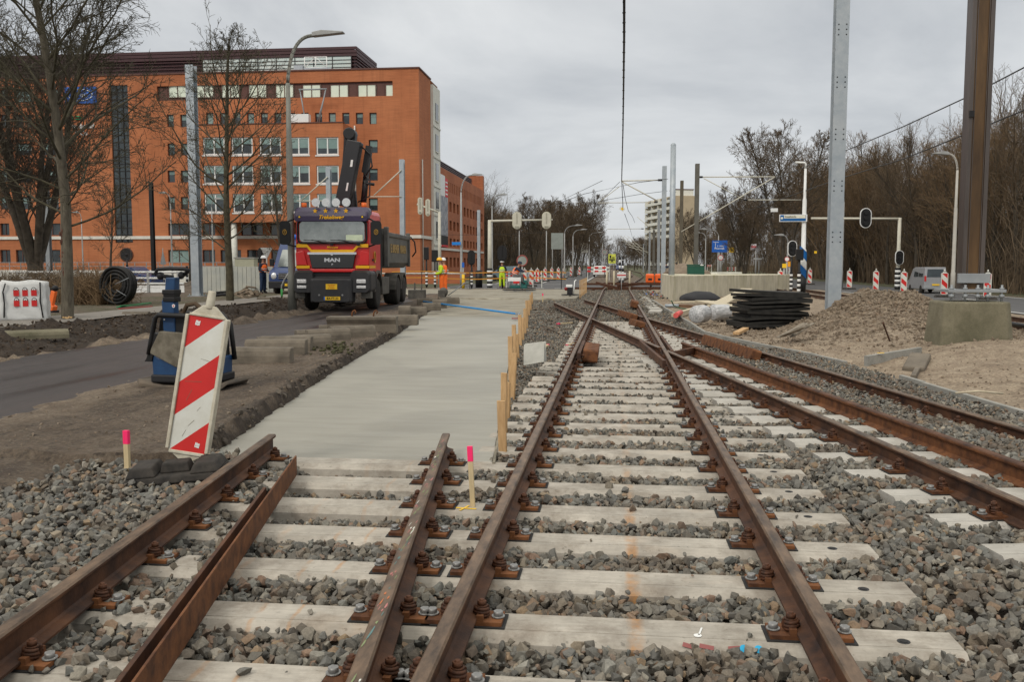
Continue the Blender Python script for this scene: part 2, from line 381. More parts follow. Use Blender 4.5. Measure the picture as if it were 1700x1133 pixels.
def ground_h(x, y):
    x = np.asarray(x, float); y = np.asarray(y, float)
    n1 = fbm(x, y, 3.0); n2 = fbm(x + 50, y, 0.5); n3 = fbm(x, y + 50, 0.16, 3)
    h = 0.03 + 0.02 * n1
    # dirt strip beside the slab, raised a little and torn at its edge
    dl = slabL(y) - x + 0.10 * n2
    left = (x < slabL(y) + .3) & (y < 47)
    bank = 0.14 + 0.03 * n1 + 0.03 * n2 + 0.025 * n3
    cut = sstep(0.02, 0.09, slabL(y) - x + 0.05 * n2)
    hl = -0.07 * (1 - cut) + bank * cut
    h = np.where(left & (y > 6.5), hl, h)
    nl = (y <= 6.5) & (x < 0)
    tb = sstep(-3.3, -4.6, x + 0.25 * n2); h = np.where(nl, -0.14 * (1 - tb) + (0.09 + .03 * n2 + .02 * n3) * tb, h)
    # asphalt left road a little lower and smooth
    road = sstep(-9.7, -9.2, x) * (1 - sstep(-.35, .35, x - np.minimum(-6.0, slabL(y) - 1.35) + .35 * n1 + .15 * n2)) * sstep(6.8, 8.2, y + .4 * n1)
    h = h * (1 - road) + (0.080 + 0.006 * n2) * road
    # verge trench, x -13.4 .. -10
    if True:
        wob = 0.35 * fbm(x, y, 1.6)
        rough = (n2 * 0.22 + n3 * 0.12)
        hv = -0.02 + 0.27 * sstep(-9.9, -11.7, x + wob) + rough * (x > -12.3)
        hv = hv + .16 * np.exp(-((x + 9.5) / .28) ** 2)
        inside = (x < -9.0) & (x > -60) & (y < 60)
        k = sstep(-9.0, -9.35, x) * inside
        h = h * (1 - k) + hv * k
        far = sstep(-12.3, -12.8, x) * inside
        h = h * (1 - far) + (0.21 + 0.05 * n1 + 0.03 * n2 * (x < -14.6)) * far
    # slab bed
    sl = (x > slabL(y)) & (x < slabR(y)) & (y > 7.0) & (y < 56)
    h = np.where(sl, -0.30, h)
    # ballast bed
    ba = (((x > slabR(y)) & (y > 7)) | ((x > -3.2) & (y <= 7))) & (x < curbX(y)) & (y < 57)
    low = sstep(0.0, 0.5, x - slabR(y)) * (1 - sstep(-1.3, -1.0, x)) * (y > 7.5)
    h = np.where(ba, -0.13 - 0.05 * low, h)
    # right side dirt
    ri = (x > curbX(y)) & (x < 12.6) & (y < 58)
    hr = 0.08 + 0.05 * n1 + 0.05 * n2 + 0.02 * n3
    hr = hr * sstep(0.0, 0.25, x - curbX(y)) - 0.04
    m1 = 0.86 * np.exp(-(((x - 6.45) / 1.55) ** 2 + ((y - 22.2) / 2.4) ** 2) ** 1.1) * (1 + 0.18 * n2) + 0.3 * np.exp(-(((x - 5.3) / 1.1) ** 2 + ((y - 19.6) / 2.2) ** 2)) + .10 * n2 * np.exp(-(((x - 6.4) / 1.8) ** 2 + ((y - 22) / 3.2) ** 2))
    m2 = 0.34 * np.exp(-(((x - 6.6) / 1.7) ** 2 + ((y - 15.2) / 2.4) ** 2)) + 0.16 * np.exp(-(((x - 5.5) / .7) ** 2 + ((y - 10.5) / 2.5) ** 2))
    m3 = 0.75 * np.exp(-(((x - 4.0) / 1.2) ** 2 + ((y - 50) / 1.6) ** 2))
    hr = hr + m1 * sstep(0, 1.0, x - curbX(y)) + m2 * sstep(0, .8, x - curbX(y))
    h = np.where(ri, hr, h)
    h = h + 0.30 * np.exp(-(((x + 19) / 2.5) ** 2 + ((y - 49) / 1.5) ** 2)) + np.where(x < -14, .8 * np.exp(-(((x + 25) / 2.0) ** 2 + ((y - 55) / 1.2) ** 2)), 0)
    # dug strip between slab and cross street
    tr = (y > 56) & (y < 58.4) & (x > -22) & (x < -1.4)
    h = np.where(tr, 0.03 + .06 * n2, h)
    h = np.where(y > 58.4, 0.0, h); h = np.where(x > 12.6, 0.0, h)
    h = np.where((y > 58.4) & ((x < -12) | (x > 20)), 0.05 + .04 * n1, h)
    h = np.where((x > 19.6), 0.06 + 0.06 * n1, h)
    return h

def build_ground():
    def axis(parts):
        out = [parts[0][0]]
        for a, b, st in parts:
            n = max(1, int(round((b - a) / st))); out += list(np.linspace(a, b, n + 1)[1:])
        return np.array(out)
    xs = axis([(-1500, -100, 140), (-100, -40, 5), (-40, -14, .5), (-14, -10, .14), (-10, 9, .08), (9, 13, .25), (13, 40, 1.5), (40, 100, 6), (100, 1500, 140)])
    ys = axis([(-60, 0, 6), (0, 2.6, .5), (2.6, 13, .07), (13, 26, .12), (26, 60, .3), (60, 160, 4), (160, 2500, 130)])
    X, Y = np.meshgrid(xs, ys); Z = ground_h(X, Y)
    V = np.stack([X.ravel(), Y.ravel(), Z.ravel()], 1); nx, ny = len(xs), len(ys)
    i = (np.arange(ny - 1)[:, None] * nx + np.arange(nx - 1)[None]).ravel(); Fc = np.stack([i, i + 1, i + nx + 1, i + nx], 1)
    g = G("ground_earth", 0.95); at_ = g.n("Attribute", attribute_name="zone"); sp = g.n("SeparateColor"); g.l(at_.outputs["Color"], sp.inputs[0])
    geo = g.n("NewGeometry"); P = geo.outputs["Position"]
    big = g.noise(0.5, P, 6, 0.6); mid = g.noise(3.5, P, 8, 0.65); fine = g.noise(28, P, 6, 0.7)
    c = g.mix(g.ramp(big, [(0.35, 0.0), (0.65, 1.0)]), (0.085, 0.060, 0.041), (0.145, 0.107, 0.075))
    mp = g.n("Mapping"); mp.inputs["Scale"].default_value = (2.2, .16, 1); mp.inputs["Rotation"].default_value = (0, 0, -.12); g.l(P, mp.inputs[0]); trk = g.noise(1.5, mp.outputs[0], 6, .65)
    c = g.mix(g.ramp(mid, [(0.42, 0.0), (0.68, 0.8)]), c, (0.185, 0.142, 0.102))
    c = g.mix(g.ramp(trk, [(0.36, 0.75), (0.52, 0.0)]), c, (0.060, 0.044, 0.033)); c = g.mix(g.ramp(trk, [(0.56, 0.0), (0.7, 0.6)]), c, (0.20, 0.157, 0.118))
    sand = g.mix(g.ramp(mid, [(0.35, 0.0), (0.65, 1.0)]), (0.26, 0.195, 0.135), (0.46, 0.37, 0.27))
    c = g.mix(sp.outputs[1], c, sand)
    grass = g.mix(g.ramp(fine, [(0.35, 0.0), (0.65, 1.0)]), (0.04, 0.05, 0.018), (0.085, 0.085, 0.035))
    c = g.mix(sp.outputs[2], c, grass)
    c = g.mix(sp.outputs[0], c, g.mix(g.ramp(mid, [(0.4, 0.0), (0.7, 1.0)]), (0.028, 0.019, 0.013), (0.06, 0.043, 0.03)))
    c = g.mix(0.7, c, g.ramp(fine, [(0.28, 0.35), (0.68, 1.4)]), 'MULTIPLY')
    sp1 = g.math('MULTIPLY', g.ramp(g.noise(15, P, 5, .75), [(0.54, 0.0), (0.64, 0.75)]), g.math('SUBTRACT', 1.0, g.math('MULTIPLY', sp.outputs[1], .8))); c = g.mix(sp1, c, g.mix(sp.outputs[0], (0.19, 0.158, 0.12), (0.075, 0.055, 0.04))); sp2 = g.math('MULTIPLY', g.ramp(g.noise(9, P, 5, .7, .5), [(0.34, 0.7), (0.42, 0.0)]), g.math('SUBTRACT', 1.0, g.math('MULTIPLY', sp.outputs[1], .8))); c = g.mix(sp2, c, (0.028, 0.021, 0.016), 'MIX')
    g.l(c, g.b.inputs["Base Color"]); g.bump(g.math('ADD', g.math('ADD', fine, g.math('MULTIPLY', mid, 2.0)), g.math('MULTIPLY', g.noise(75, P, 4, .7), .5)), 0.035, 1.0)
    me = fast_mesh("ground", V, Fc, 4, g.m, smooth=True)
    n2 = fbm(X + 20, Y, 0.8)
    dark = sstep(-12.8, -12.4, X + .3 * n2) * (1 - sstep(-10.1, -9.6, X + .3 * n2)) * (Y < 50) + ((X > -3.3) & (X < curbX(Y)) & (Y < 57)) * 0.6
    dark = np.clip(dark + ((X > slabL(Y) - .12) & (X < slabL(Y) + .2) & (Y > 7) & (Y < 46)) * .9, 0, 1)
    sand_ = ((X > curbX(Y)) & (X < 12.8) & (Y < 60)) * (.75 + .25 * (1 - sstep(16.5, 19.0, Y + 1.5 * n2)) ) + sstep(-5, -6, X) * (1 - sstep(-10.5, -11.3, X)) * (Y < 20) * 0.35
    grass_ = np.clip(((X > 19.8) * 1.0 + (X < -40) + ((Y > 60) & (np.abs(X) < 400) & ((X < -10) | (X > 3))) + ((X < -14.7) & (X > -20) & (fbm(X, Y, 2) > -.1)) * .6 + ((X < -12.2) & (X > -12.9)) * .5), 0, 1) * (1 - (dark > .5))
    colr = np.stack([dark, np.clip(sand_, 0, 1), grass_, np.ones_like(dark)], -1).reshape(-1, 4).astype(np.float32)
    a = me.color_attributes.new("zone", 'FLOAT_COLOR', 'POINT'); a.data.foreach_set("color", colr.ravel())
    o = bpy.data.objects.new("ground", me); COL.objects.link(o); struct(o)
build_ground()

def sheet(name, polyL, polyR, ys, z, m, step=None, curve=None, kind='structure', thick=0.0):   # strip between two x(y) curves
    V = []; Fc = []; k = 9
    for y in ys:
        a, b = float(polyL(y)), float(polyR(y))
        for j in range(k):
            x = a + (b - a) * j / (k - 1); V.append((x, y, z(x, y) if callable(z) else z))
    for i in range(len(ys) - 1):
        for j in range(k - 1):
            q = i * k + j; Fc.append((q, q + 1, q + k + 1, q + k))
    mb = MB(); mb.add(V, Fc, True)
    if thick:
        for side in (0, k - 1):
            for i in range(len(ys) - 1):
                a = V[i * k + side]; b = V[(i + 1) * k + side]
                q = [a, b, (b[0], b[1], b[2] - thick), (a[0], a[1], a[2] - thick)]
                mb.add(q, [(0, 1, 2, 3)], False)
        a = V[:k]; mb.add(a + [(p[0], p[1], p[2] - thick) for p in a], [(j + 1, j, j + k, j + k + 1) for j in range(k - 1)], False)
    o = mb.build(name, m); return struct(o, kind)
# asphalt
def asphalt(name, a, b, wet=0.0):
    g = G(name, 0.85); geo = g.n("NewGeometry"); P = geo.outputs["Position"]
    mp = g.n("Mapping"); mp.inputs["Scale"].default_value = (1.2, 0.12, 1); g.l(P, mp.inputs[0])
    st = g.noise(1.4, mp.outputs[0], 6, 0.6); f = g.noise(45, P, 4, 0.7); mid = g.noise(0.9, P, 6, 0.6)
    c = g.mix(g.ramp(st, [(0.35, 0.0), (0.65, 1.0)]), a, b); c = g.mix(g.ramp(mid, [(0.5, 0.0), (0.75, 0.6)]), c, tuple(v * 1.35 for v in b))
    c = g.mix(0.6, c, g.ramp(f, [(0.3, 0.65), (0.7, 1.25)]), 'MULTIPLY'); g.l(c, g.b.inputs["Base Color"])
    if wet:
        g.l(g.ramp(st, [(0.35, 0.28), (0.62, 0.7)]), g.b.inputs["Roughness"])
    g.bump(f, 0.003, 0.6); return g.m
M_asph = asphalt("asphalt", (0.060, 0.060, 0.063), (0.085, 0.085, 0.088))
M_asphw = asphalt("worn_wet_asphalt", (0.013, 0.0095, 0.009), (0.040, 0.030, 0.028), 1)
wavy = lambda base, amp, s: (lambda y: base + amp * float(vnoise(y * 1.0, base, s)))
sheet("road", wavy(-9.5, .1, 2.), lambda y: min(-5.2, float(slabL(min(y, 43.5))) - .75), list(np.linspace(6.5, 46, 170)), lambda x, y: 0.104 + .010 * float(vnoise(x, y, 2.)), M_asphw)
sheet("cycle_path", lambda y: -14.6, lambda y: -12.75 + .3 * float(vnoise(y, 1, .7)), list(np.linspace(8, 47, 120)), 0.262, concrete_mat("path_tiles", (0.16, 0.145, 0.125), (0.24, 0.22, 0.195), 0.0))
sheet("cross_street", lambda y: -80, lambda y: 90, [58.6, 63, 68, 74], 0.012, M_asph)
sheet("carriageway", lambda y: -10.2, lambda y: -2.4, list(np.linspace(74, 420, 20)), 0.016, M_asph)
sheet("dual_carriageway", lambda y: 12.9, lambda y: 19.2, list(np.linspace(4, 420, 30)), 0.020, M_asph)
# painted markings on the roads
M_mark = mat("road_marking", (0.55, 0.55, 0.53), 0.7, vs=6, var=0.2)
mk = MB()
for y in np.arange(14, 58, 9): mk.bx(15.98, 16.1, y, y + 3, .022, .026)
mk.bx(13.1, 13.22, 8, 58, .022, .026); mk.bx(18.9, 19.02, 8, 58, .022, .026)
for y in np.arange(78, 230, 12): mk.bx(-6.3, -6.15, y, y + 5, .018, .022)
mk.bx(-9.9, -9.78, 75, 250, .018, .022); mk.bx(-2.75, -2.62, 75, 250, .018, .022)
for x in np.arange(-20, -2, 1.6): mk.bx(x, x + .9, 60.2, 60.5, .014, .018)
for x in np.arange(-16, 12, 2.6): mk.bx(x, x + 1.3, 72.6, 72.8, .014, .018)
struct(mk.build("road_markings", M_mark))

# concrete slab, wet and smooth close by, rougher farther on
def slab_mat():
    g = G("fresh_concrete", 0.7); geo = g.n("NewGeometry"); P = geo.outputs["Position"]; sp = g.n("SeparateXYZ"); g.l(P, sp.inputs[0])
    damp = g.ramp(g.noise(.45, P, 5, .6, .8), [(.46, 1.0), (.64, .84)]); grit = g.ramp(g.noise(26, P, 3, .6), [(.70, 1.0), (.78, .85)])
    mp = g.n("Mapping"); mp.inputs["Scale"].default_value = (0.5, 2.6, 1); mp.inputs["Rotation"].default_value = (0, 0, 0.12); g.l(P, mp.inputs[0])
    sw = g.noise(1.6, mp.outputs[0], 7, 0.62, 1.2); cl = g.noise(0.55, P, 4, 0.5); fine = g.noise(70, P, 4, 0.6)
    c = g.mix(g.ramp(sw, [(0.30, 0.0), (0.72, 1.0)]), (0.250, 0.240, 0.200), (0.310, 0.302, 0.262))
    c = g.mix(0.5, c, g.ramp(cl, [(0.35, 0.88), (0.62, 1.08)]), 'MULTIPLY')
    old = g.mix(g.ramp(g.noise(1.5, mp.outputs[0], 8, 0.7, .6), [(0.40, 0.0), (0.56, 1.0)]), (0.15, 0.128, 0.09), (0.31, 0.29, 0.235))
    f = g.ramp(g.math('ADD', g.math('DIVIDE', sp.outputs[1], 100.0), g.math('MULTIPLY', sw, 0.03)), [(0.287, 0.0), (0.297, 1.0)])
    c = g.mix(f, c, old); c = g.mix(1.0, c, damp, 'MULTIPLY'); c = g.mix(.7, c, grit, 'MULTIPLY'); g.l(c, g.b.inputs["Base Color"])
    g.l(g.ramp(g.math('DIVIDE', sp.outputs[1], 100.0), [(0.26, 0.50), (0.28, 0.85)]), g.b.inputs["Roughness"])
    g.bump(g.math('ADD', sw, g.math('MULTIPLY', fine, 0.05)), 0.006, 0.4); return g.m
ysl = sorted(list(np.linspace(7.12, 40.98, 120)) + [41.04] + list(np.linspace(41.3, 47, 20)) + list(np.linspace(47.2, 56, 16)))
sheet("concrete_slab", lambda y: slabL(y) + .03 * float(vnoise(y, 0, .8)) + .02 * float(vnoise(y, 5, .15)) - .06, slabR, ysl, lambda x, y: 0.0 + .01 * float(vnoise(x, y, 1.5)) + (0.07 if y > 41.02 else 0), slab_mat(), thick=0.3)

# ================================================================ sleepers and fastenings
def sleeper_mesh(Lx, m, wd=0.30, h=0.2):
    mb = MB(); c = 0.035
    prof = [(-wd / 2 - .02, -h), (wd / 2 + .02, -h), (wd / 2, -.035), (wd / 2 - .045, 0), (-wd / 2 + .079, 0), (-wd / 2 + .077, -.006), (-wd / 2 + .073, -.006), (-wd / 2 + .071, 0), (-wd / 2 + .045, 0), (-wd / 2, -.035)]
    mb.prism(prof, 0, Lx, 'x'); return mb.mesh("sleeper", m)
# clip, coil bolt, plate
def fastening_meshes():
    pl = MB(); pl.box((0, 0, .003), (.375, .168, .006)); pl.k = 1; pl.box((0, 0, .015), (.345, .138, .018)); pl.box((.075, 0, .035), (.03, .13, .03)); pl.box((-.075, 0, .035), (.03, .13, .03))
    plate = pl.mesh("base_plate", [M_pad, M_rustor])
    cl = MB()
    for r, z in ((.026, .034), (.028, .048), (.026, .062)):
        pts = [(cos(a) * r * 1.15 - .012, sin(a) * r * 1.25, z + .006 * sin(a * .5)) for a in np.linspace(.5, 2 * pi - .2, 12)]
        cl.tube(pts, .0085, 6)
    cl.cyl((-.012, 0, .02), (-.012, 0, .105), .011, 8); cl.cyl((-.012, 0, .078), (-.012, 0, .098), .021, 6); cl.cyl((-.012, 0, .07), (-.012, 0, .078), .027, 10)
    clip = cl.mesh("clip", M_rustdk)
    bo = MB(); bo.cyl((0, 0, .026), (0, 0, .032), .030, 12); bo.cyl((0, 0, .032), (0, 0, .052), .0215, 6); bolt = bo.mesh("bolt", M_zinc)
    fa = MB(); fa.box((0, 0, .008), (.40, .18, .016))
    for s in (-1, 1):
        fa.k = 1; fa.cyl((s * .085, 0, .01), (s * .085, 0, .085), .025, 6); fa.box((s * .1, 0, .02), (.09, .13, .025)); fa.k = 2; fa.cyl((s * .15, 0, .016), (s * .15, 0, .045), .022, 6)
    far = fa.mesh("rail_clamp", [M_rustor, M_rustdk, M_zinc])
    return plate, clip, bolt, far
PLATE, CLIP, BOLT, CLAMP = fastening_meshes()
def child(me, name, parent, loc=(0, 0, 0), rz=0.0):
    o = bpy.data.objects.new(name, me); COL.objects.link(o); o.parent = parent; o.location = loc; o.rotation_euler = (0, 0, rz); return o
SLEEPERS = []      # (x0,x1,y,angle) for keeping ballast off the tops
_slm = {}
def sleeper(x0, x1, y, rz, m, rails, label, group, detail, z=0.0):
    key = (round(x1 - x0, 2), m.name)
    if key not in _slm: _slm[key] = sleeper_mesh(round(x1 - x0, 2), m)
    o = bpy.data.objects.new("concrete_sleeper", _slm[key]); COL.objects.link(o); o.location = (x0, y, z); o.rotation_euler = (0, 0, rz)
    tag(o, label, "sleeper", group); SLEEPERS.append((x0, x1, y, rz, z))
    for rx in rails:       # rail x positions at this y
        d = (rx - x0) / cos(rz)
        if detail:
            p = child(PLATE, "base_plate", o, (d, 0, 0))
            for s in (-1, 1):
                child(CLIP, "clip", p, (s * .088, 0, 0), 0 if s > 0 else pi); child(BOLT, "bolt", p, (s * .150, 0, 0))
        else: child(CLAMP, "rail_clamp", o, (d, 0, 0))
HOLE = MB(); HOLE.disc((0, 0, 0), .027, 'z', 16, .004); HOLE.k = 1; HOLE.disc((0, 0, .0025), .016, 'z', 12, .003); HOLE = HOLE.mesh('insert_hole', [M_black, M_pad])
def r3x(y): return -2.383 - .120 * (y - 3.26)
def r4x(y): return -.873 - .118 * (y - 2.91)
n = 0; y = 2.004
while y < 50:
    n += 1
    if y < 7.3:
        x0 = -2.70 - .12 * (y - 2.9); rails = [R1X, R2X, r4x(y), r3x(y)]
        lab = f"{ordn(n)} long concrete sleeper from the camera, under both rusty tracks"
        grp = "long sleepers shared by the two near tracks"; x1 = 1.46
    else:
        x0 = -1.15 if y < 15 else (-1.0 if y < 24 else -1.1); x1 = 1.46; rails = [R1X, R2X]
        lab = f"{ordn(n)} sleeper from the camera under the straight middle track"; grp = "sleepers of the straight middle track"
    if 15 < y < 34.0: x0, x1 = -.98, 1.4
    zz_ = -.09 if y > 25.5 else 0.0
    if y > 36: x1 = 1.75
    sleeper(x0, x1, y, 0.0, M_sleeper, rails, lab, grp, y < 15.5, z=zz_)
    if y < 11: child(HOLE, 'insert_hole', bpy.data.objects[[o_.name for o_ in COL.objects if o_.get('label') == lab][-1]], (1.235 - x0, .02 * sin(n), .0))
    y += 0.632
ang = -atan(0.166) * 0 + 0.164
n = 0; s = 0.0
while True:
    y5 = 4.6 + s * cos(.164)
    if y5 > 34: break
    n += 1
    x5 = r5x(y5)
    xa = x5 - .46 * cos(.164); ya = y5 - .46 * sin(.164)
    if 16.6 < y5 < 23.6: xa, ya, ln = x5 + .42, y5 + .42 * sin(.164), 1.62 if y5 < 20 else 1.5
    else: ln = 2.45
    if y5 < 24:
        rr = [x5, x5 + 1.5 * cos(.164)] if xa < x5 else [x5 + 1.5 * cos(.164)]
        sleeper(xa, xa + ln, ya, .164, M_sleeper2, rr, f"{ordn(n)} pale concrete sleeper from the camera under the track curving off past the mounds", "pale sleepers of the diverging track", y5 < 13, z=.03 if y5 < 15 else .0)
    s += 0.62

# ================================================================ rails
RAIL = [(-.062, 0), (.062, 0), (.062, .011), (.02, .024), (.009, .034), (.009, .104), (.030, .118), (.034, .128), (.034, .138), (.026, .147), (-.026, .147), (-.034, .138), (-.034, .128), (-.030, .118), (-.009, .104), (-.009, .034), (-.02, .024), (-.062, .011)]
def rail(pts, label, group="rusty rails of the tracks", prof=RAIL, z0=.028, name="rail", mats=None, tilt=0.0, scale=1.0):
    mb = MB(); P = [Vector((p[0], p[1], (p[2] if len(p) > 2 else 0))) for p in pts]; n = len(prof); base = 0; vs = []
    for i, p in enumerate(P):
        t = (P[min(i + 1, len(P) - 1)] - P[max(i - 1, 0)]); t.z = 0; t.normalize(); sx = Vector((t.y, -t.x, 0))
        for a, b in prof: vs.append(p + sx * (a * scale) + Vector((0, 0, z0 + b * scale)))
    fs = []; mi = []
    for i in range(len(P) - 1):
        for j in range(n):
            a = i * n + j; b = i * n + (j + 1) % n
            fs.append((a, b, b + n, a + n)); mi.append(1 if j in (8, 9, 10) else 0)
    fs += [tuple(range(n - 1, -1, -1)), tuple((len(P) - 1) * n + j for j in range(n))]; mi += [0, 0]
    mb.add(vs, fs, False); mb.mi = mi
    o = mb.build(name, mats or [M_rust, M_railtop]); return tag(o, label, "rail", group)
def seg(f, a, b, n): return [(f(t), t) for t in np.linspace(a, b, n)]
farc = lambda off: (lambda t: float(np.interp(t, [52, 60, 75, 97, 120, 162, 250, 335], [0, .15, .75, 1.9, 2.9, 3.7, 2.6, -2.4])) + off)
rail(seg(lambda t: R1X, .4, 52, 30) + seg(farc(R1X), 52.5, 330, 60), "long rusty rail beside the slab, first of the straight track's two", )
rail(seg(lambda t: R2X, .4, 52, 30) + seg(farc(R2X), 52.5, 330, 60), "long rusty rail of the straight track, on its side towards the diverging track")
rail(seg(r3x, .8, 7.25, 12), "short rusty rail running past the tilted beacon to the slab")
rail(seg(r4x, .8, 7.45, 12), "short rusty rail ending at the slab beside the straight track", )
rail(seg(r5x, 3.6, 15.2, 14), "rusty rail diverging from the crossing frog, inner one")
rail(seg(r5x, 15.75, 24.0, 10), "rusty crossing rail slanting between the two straight rails")
rail(seg(r5x, 24.6, 34.2, 10), "rusty rail slanting from the straight track to the concrete slab")
rail(seg(r7x, 4.5, 24.3, 20), "rusty rail diverging along the low kerb, outer one")
rail(seg(r7x, 24.9, 33.3, 10), "rusty crossing rail beyond the frog, farther of the two slanting ones")
rail(seg(r7x, 33.9, 37.0, 6), "short rusty rail stub reaching toward the far slab corner")
rail([(r5x(t) + .64, t) for t in np.linspace(3.6, 16.8, 12)], "rusty loose rail lying on pale sleepers between the diverging rails", z0=.02, scale=1.08, mats=[M_rustor, M_rust])
rail([(9.3, t) for t in np.linspace(8, 330, 20)], "rusty rail of the tram track behind the gravel mound, on the mound's side", "rails behind the mounds", z0=.05)
rail([(10.75, t) for t in np.linspace(8, 330, 20)], "rusty rail of the tram track behind the gravel mound, on the road's side", "rails behind the mounds", z0=.05)
# cross street rails
for q, (yy, what) in enumerate(((57.2, "nearer"), (70.5, "farther"))):
    mb = MB(); mb.bx(-2.5, 6.5, yy - .035, yy + .035, 0.02, .17); mb.bx(-2.5, 6.5, yy - .07, yy + .07, 0.0, .02)
    tag(mb.build("stacked_rail", M_rustdk), f"dark rail lying crosswise by the cross street, {what} of two", "rail", "rails lying crosswise")
# flat steel edge strip beside the near-left rail
sb = MB(); a = Vector((-1.36, 1.4, 0)); b = Vector((-2.40, 6.55, 0)); d = (b - a).normalized(); nx_ = Vector((d.y, -d.x, 0))
sb.k = 0; sb.beam(a + Vector((0, 0, .075)), b + Vector((0, 0, .075)), .012, .15)
sb.k = 1; sb.beam(a - nx_ * .045 + Vector((0, 0, .03)), b - nx_ * .045 + Vector((0, 0, .03)), .09, .012)
e = a + (b - a) * .86
sb.beam(a - nx_ * .10 + Vector((0, 0, .06)), e - nx_ * .10 + Vector((0, 0, .06)), .022, .06)
tag(sb.build("steel_edge_strip", [M_rustor, M_rust], bev=.002), "long upright rusty steel strip across the near sleepers", "steel strip")
# guard blocks near the crossing
def block_set(name, label, x, y, rz, n, pitch, size, group="rusty guard blocks at the crossing", m=M_rustor, tilt=.25):
    t = thing(name, label, "rail fitting", (x, y, .05), rz, group)
    for i in range(n):
        b = MB(); w_, d_, h_ = size
        prof = [(-d_ / 2 + .02, 0), (d_ / 2 - .02, 0), (d_ / 2, .03), (d_ / 2, h_ - .03), (d_ / 2 - .04, h_), (-d_ / 2 + .04, h_), (-d_ / 2, h_ - .03), (-d_ / 2, .03)]
        b.prism([(p, q) for p, q in prof], -w_ / 2, w_ / 2, 'x')
        o = b.build("block", m, t, bev=.006); o.location = (0, i * pitch, 0); o.rotation_euler = (0, tilt, 0)
    return t
block_set("guard_block", "tall rusty block with bolts leaning inside the first straight rail", R1X + .27, 14.4, 0, 5, .26, (.24, .24, .21), tilt=.1)
bb = MB(); bb.beam((R1X + .11, 14.0, .17), (R1X + .11, 16.4, .17), .05, .12)
for i in range(7): bb.k = 1; bb.cyl((R1X + .13, 14.2 + i * .3, .17), (R1X + .19, 14.2 + i * .3, .17), .025, 6)
tag(bb.build("check_rail", [M_rust, M_rustdk]), "short bolted check rail beside the tall rusty block", "rail", "check rails at the crossing")
block_set("guard_block", "pair of low rusty blocks against the slanting rail inside the crossing", r5x(20.7) + .62, 22.6, .164, 2, .5, (.24, .44, .16))
block_set("guard_block", "rusty blocks in a short row where slanting and straight rail meet", r7x(25.4) - .22, 25.6, .164, 5, .42, (.22, .38, .18))
block_set("guard_block", "row of rusty blocks between the loose rail and the outer rail", r7x(15.3) - .17, 15.0, .164, 7, .44, (.16, .42, .19), tilt=.3)
block_set("guard_block", "single brown block inside the far straight rail near the crossing", R2X - .16, 33.0, 0, 2, .8, (.26, .7, .24))
# frog wings
fw = MB()
fw.beam((R2X - .10, 13.6, .11), (r5x(17.2) - .05, 17.2, .11), .05, .12); fw.beam((R2X + .10, 15.0, .11), (R2X + .55, 15.9, .11), .05, .12)
fw.beam((R2X + .12, 15.2, .12), (R2X + .10, 18.5, .12), .05, .10)
tag(fw.build("crossing_frog", [M_rust]), "bent wing rails of the crossing frog beside the loose rail", "rail", "check rails at the crossing")
# ================================================================ stones
def hull_protos(npts, cnt, flat, seed, rough=0.0):
    out = []; rs = np.random.RandomState(seed)
    for k in range(cnt):
        bm = bmesh.new(); p = rs.normal(size=(npts, 3)); p /= np.linalg.norm(p, axis=1)[:, None]
        p *= (0.78 + .3 * rs.rand(npts))[:, None]; s = np.array([1.0, .62 + .3 * rs.rand(), flat * (.7 + .5 * rs.rand())]); p *= s
        for q in p: bm.verts.new(q)
        r = bmesh.ops.convex_hull(bm, input=bm.verts)
        bmesh.ops.delete(bm, geom=[v for v in bm.verts if not v.link_faces], context='VERTS')
        bmesh.ops.triangulate(bm, faces=bm.faces); bm.verts.ensure_lookup_table(); bm.verts.index_update()
        out.append((np.array([v.co[:] for v in bm.verts]), np.array([[v.index for v in f.verts] for f in bm.faces]))); bm.free()
    return out
def scatter(name, P, size, protos, m, lie=0.5, seed=0, kind='stuff', label=None, cat=None):
    rs = np.random.RandomState(seed); n = len(P); pid = rs.randint(0, len(protos), n)
    Vs = []; Fs = []; off = 0
    ax = rs.normal(size=(n, 3)) * np.array([lie, lie, 1.0]); az = rs.rand(n) * 2 * pi
    tx = rs.normal(size=n) * lie; ty = rs.normal(size=n) * lie
    for k, (pv, pf) in enumerate(protos):
        idx = np.where(pid == k)[0]
        if len(idx) == 0: continue
        c, s = np.cos(az[idx]), np.sin(az[idx]); a, b = tx[idx], ty[idx]
        R = np.zeros((len(idx), 3, 3)); ca, sa, cb, sb_ = np.cos(a), np.sin(a), np.cos(b), np.sin(b)
        Rz = np.stack([np.stack([c, -s, 0 * c], -1), np.stack([s, c, 0 * c], -1), np.stack([0 * c, 0 * c, 1 + 0 * c], -1)], 1)
        Rx = np.stack([np.stack([1 + 0 * c, 0 * c, 0 * c], -1), np.stack([0 * c, ca, -sa], -1), np.stack([0 * c, sa, ca], -1)], 1)
        Ry = np.stack([np.stack([cb, 0 * c, sb_], -1), np.stack([0 * c, 1 + 0 * c, 0 * c], -1), np.stack([-sb_, 0 * c, cb], -1)], 1)
        R = Rx @ Ry @ Rz
        V = np.einsum('nij,vj->nvi', R, pv) * size[idx][:, None, None] + P[idx][:, None, :]
        nv = len(pv); Fk = pf[None] + (np.arange(len(idx)) * nv)[:, None, None] + off
        Vs.append(V.reshape(-1, 3)); Fs.append(Fk.reshape(-1, 3)); off += nv * len(idx)
    me = fast_mesh(name, np.concatenate(Vs), np.concatenate(Fs), 3, m)
    o = bpy.data.objects.new(name, me); COL.objects.link(o); struct(o, kind)
    if label: o['label'] = label
    return o
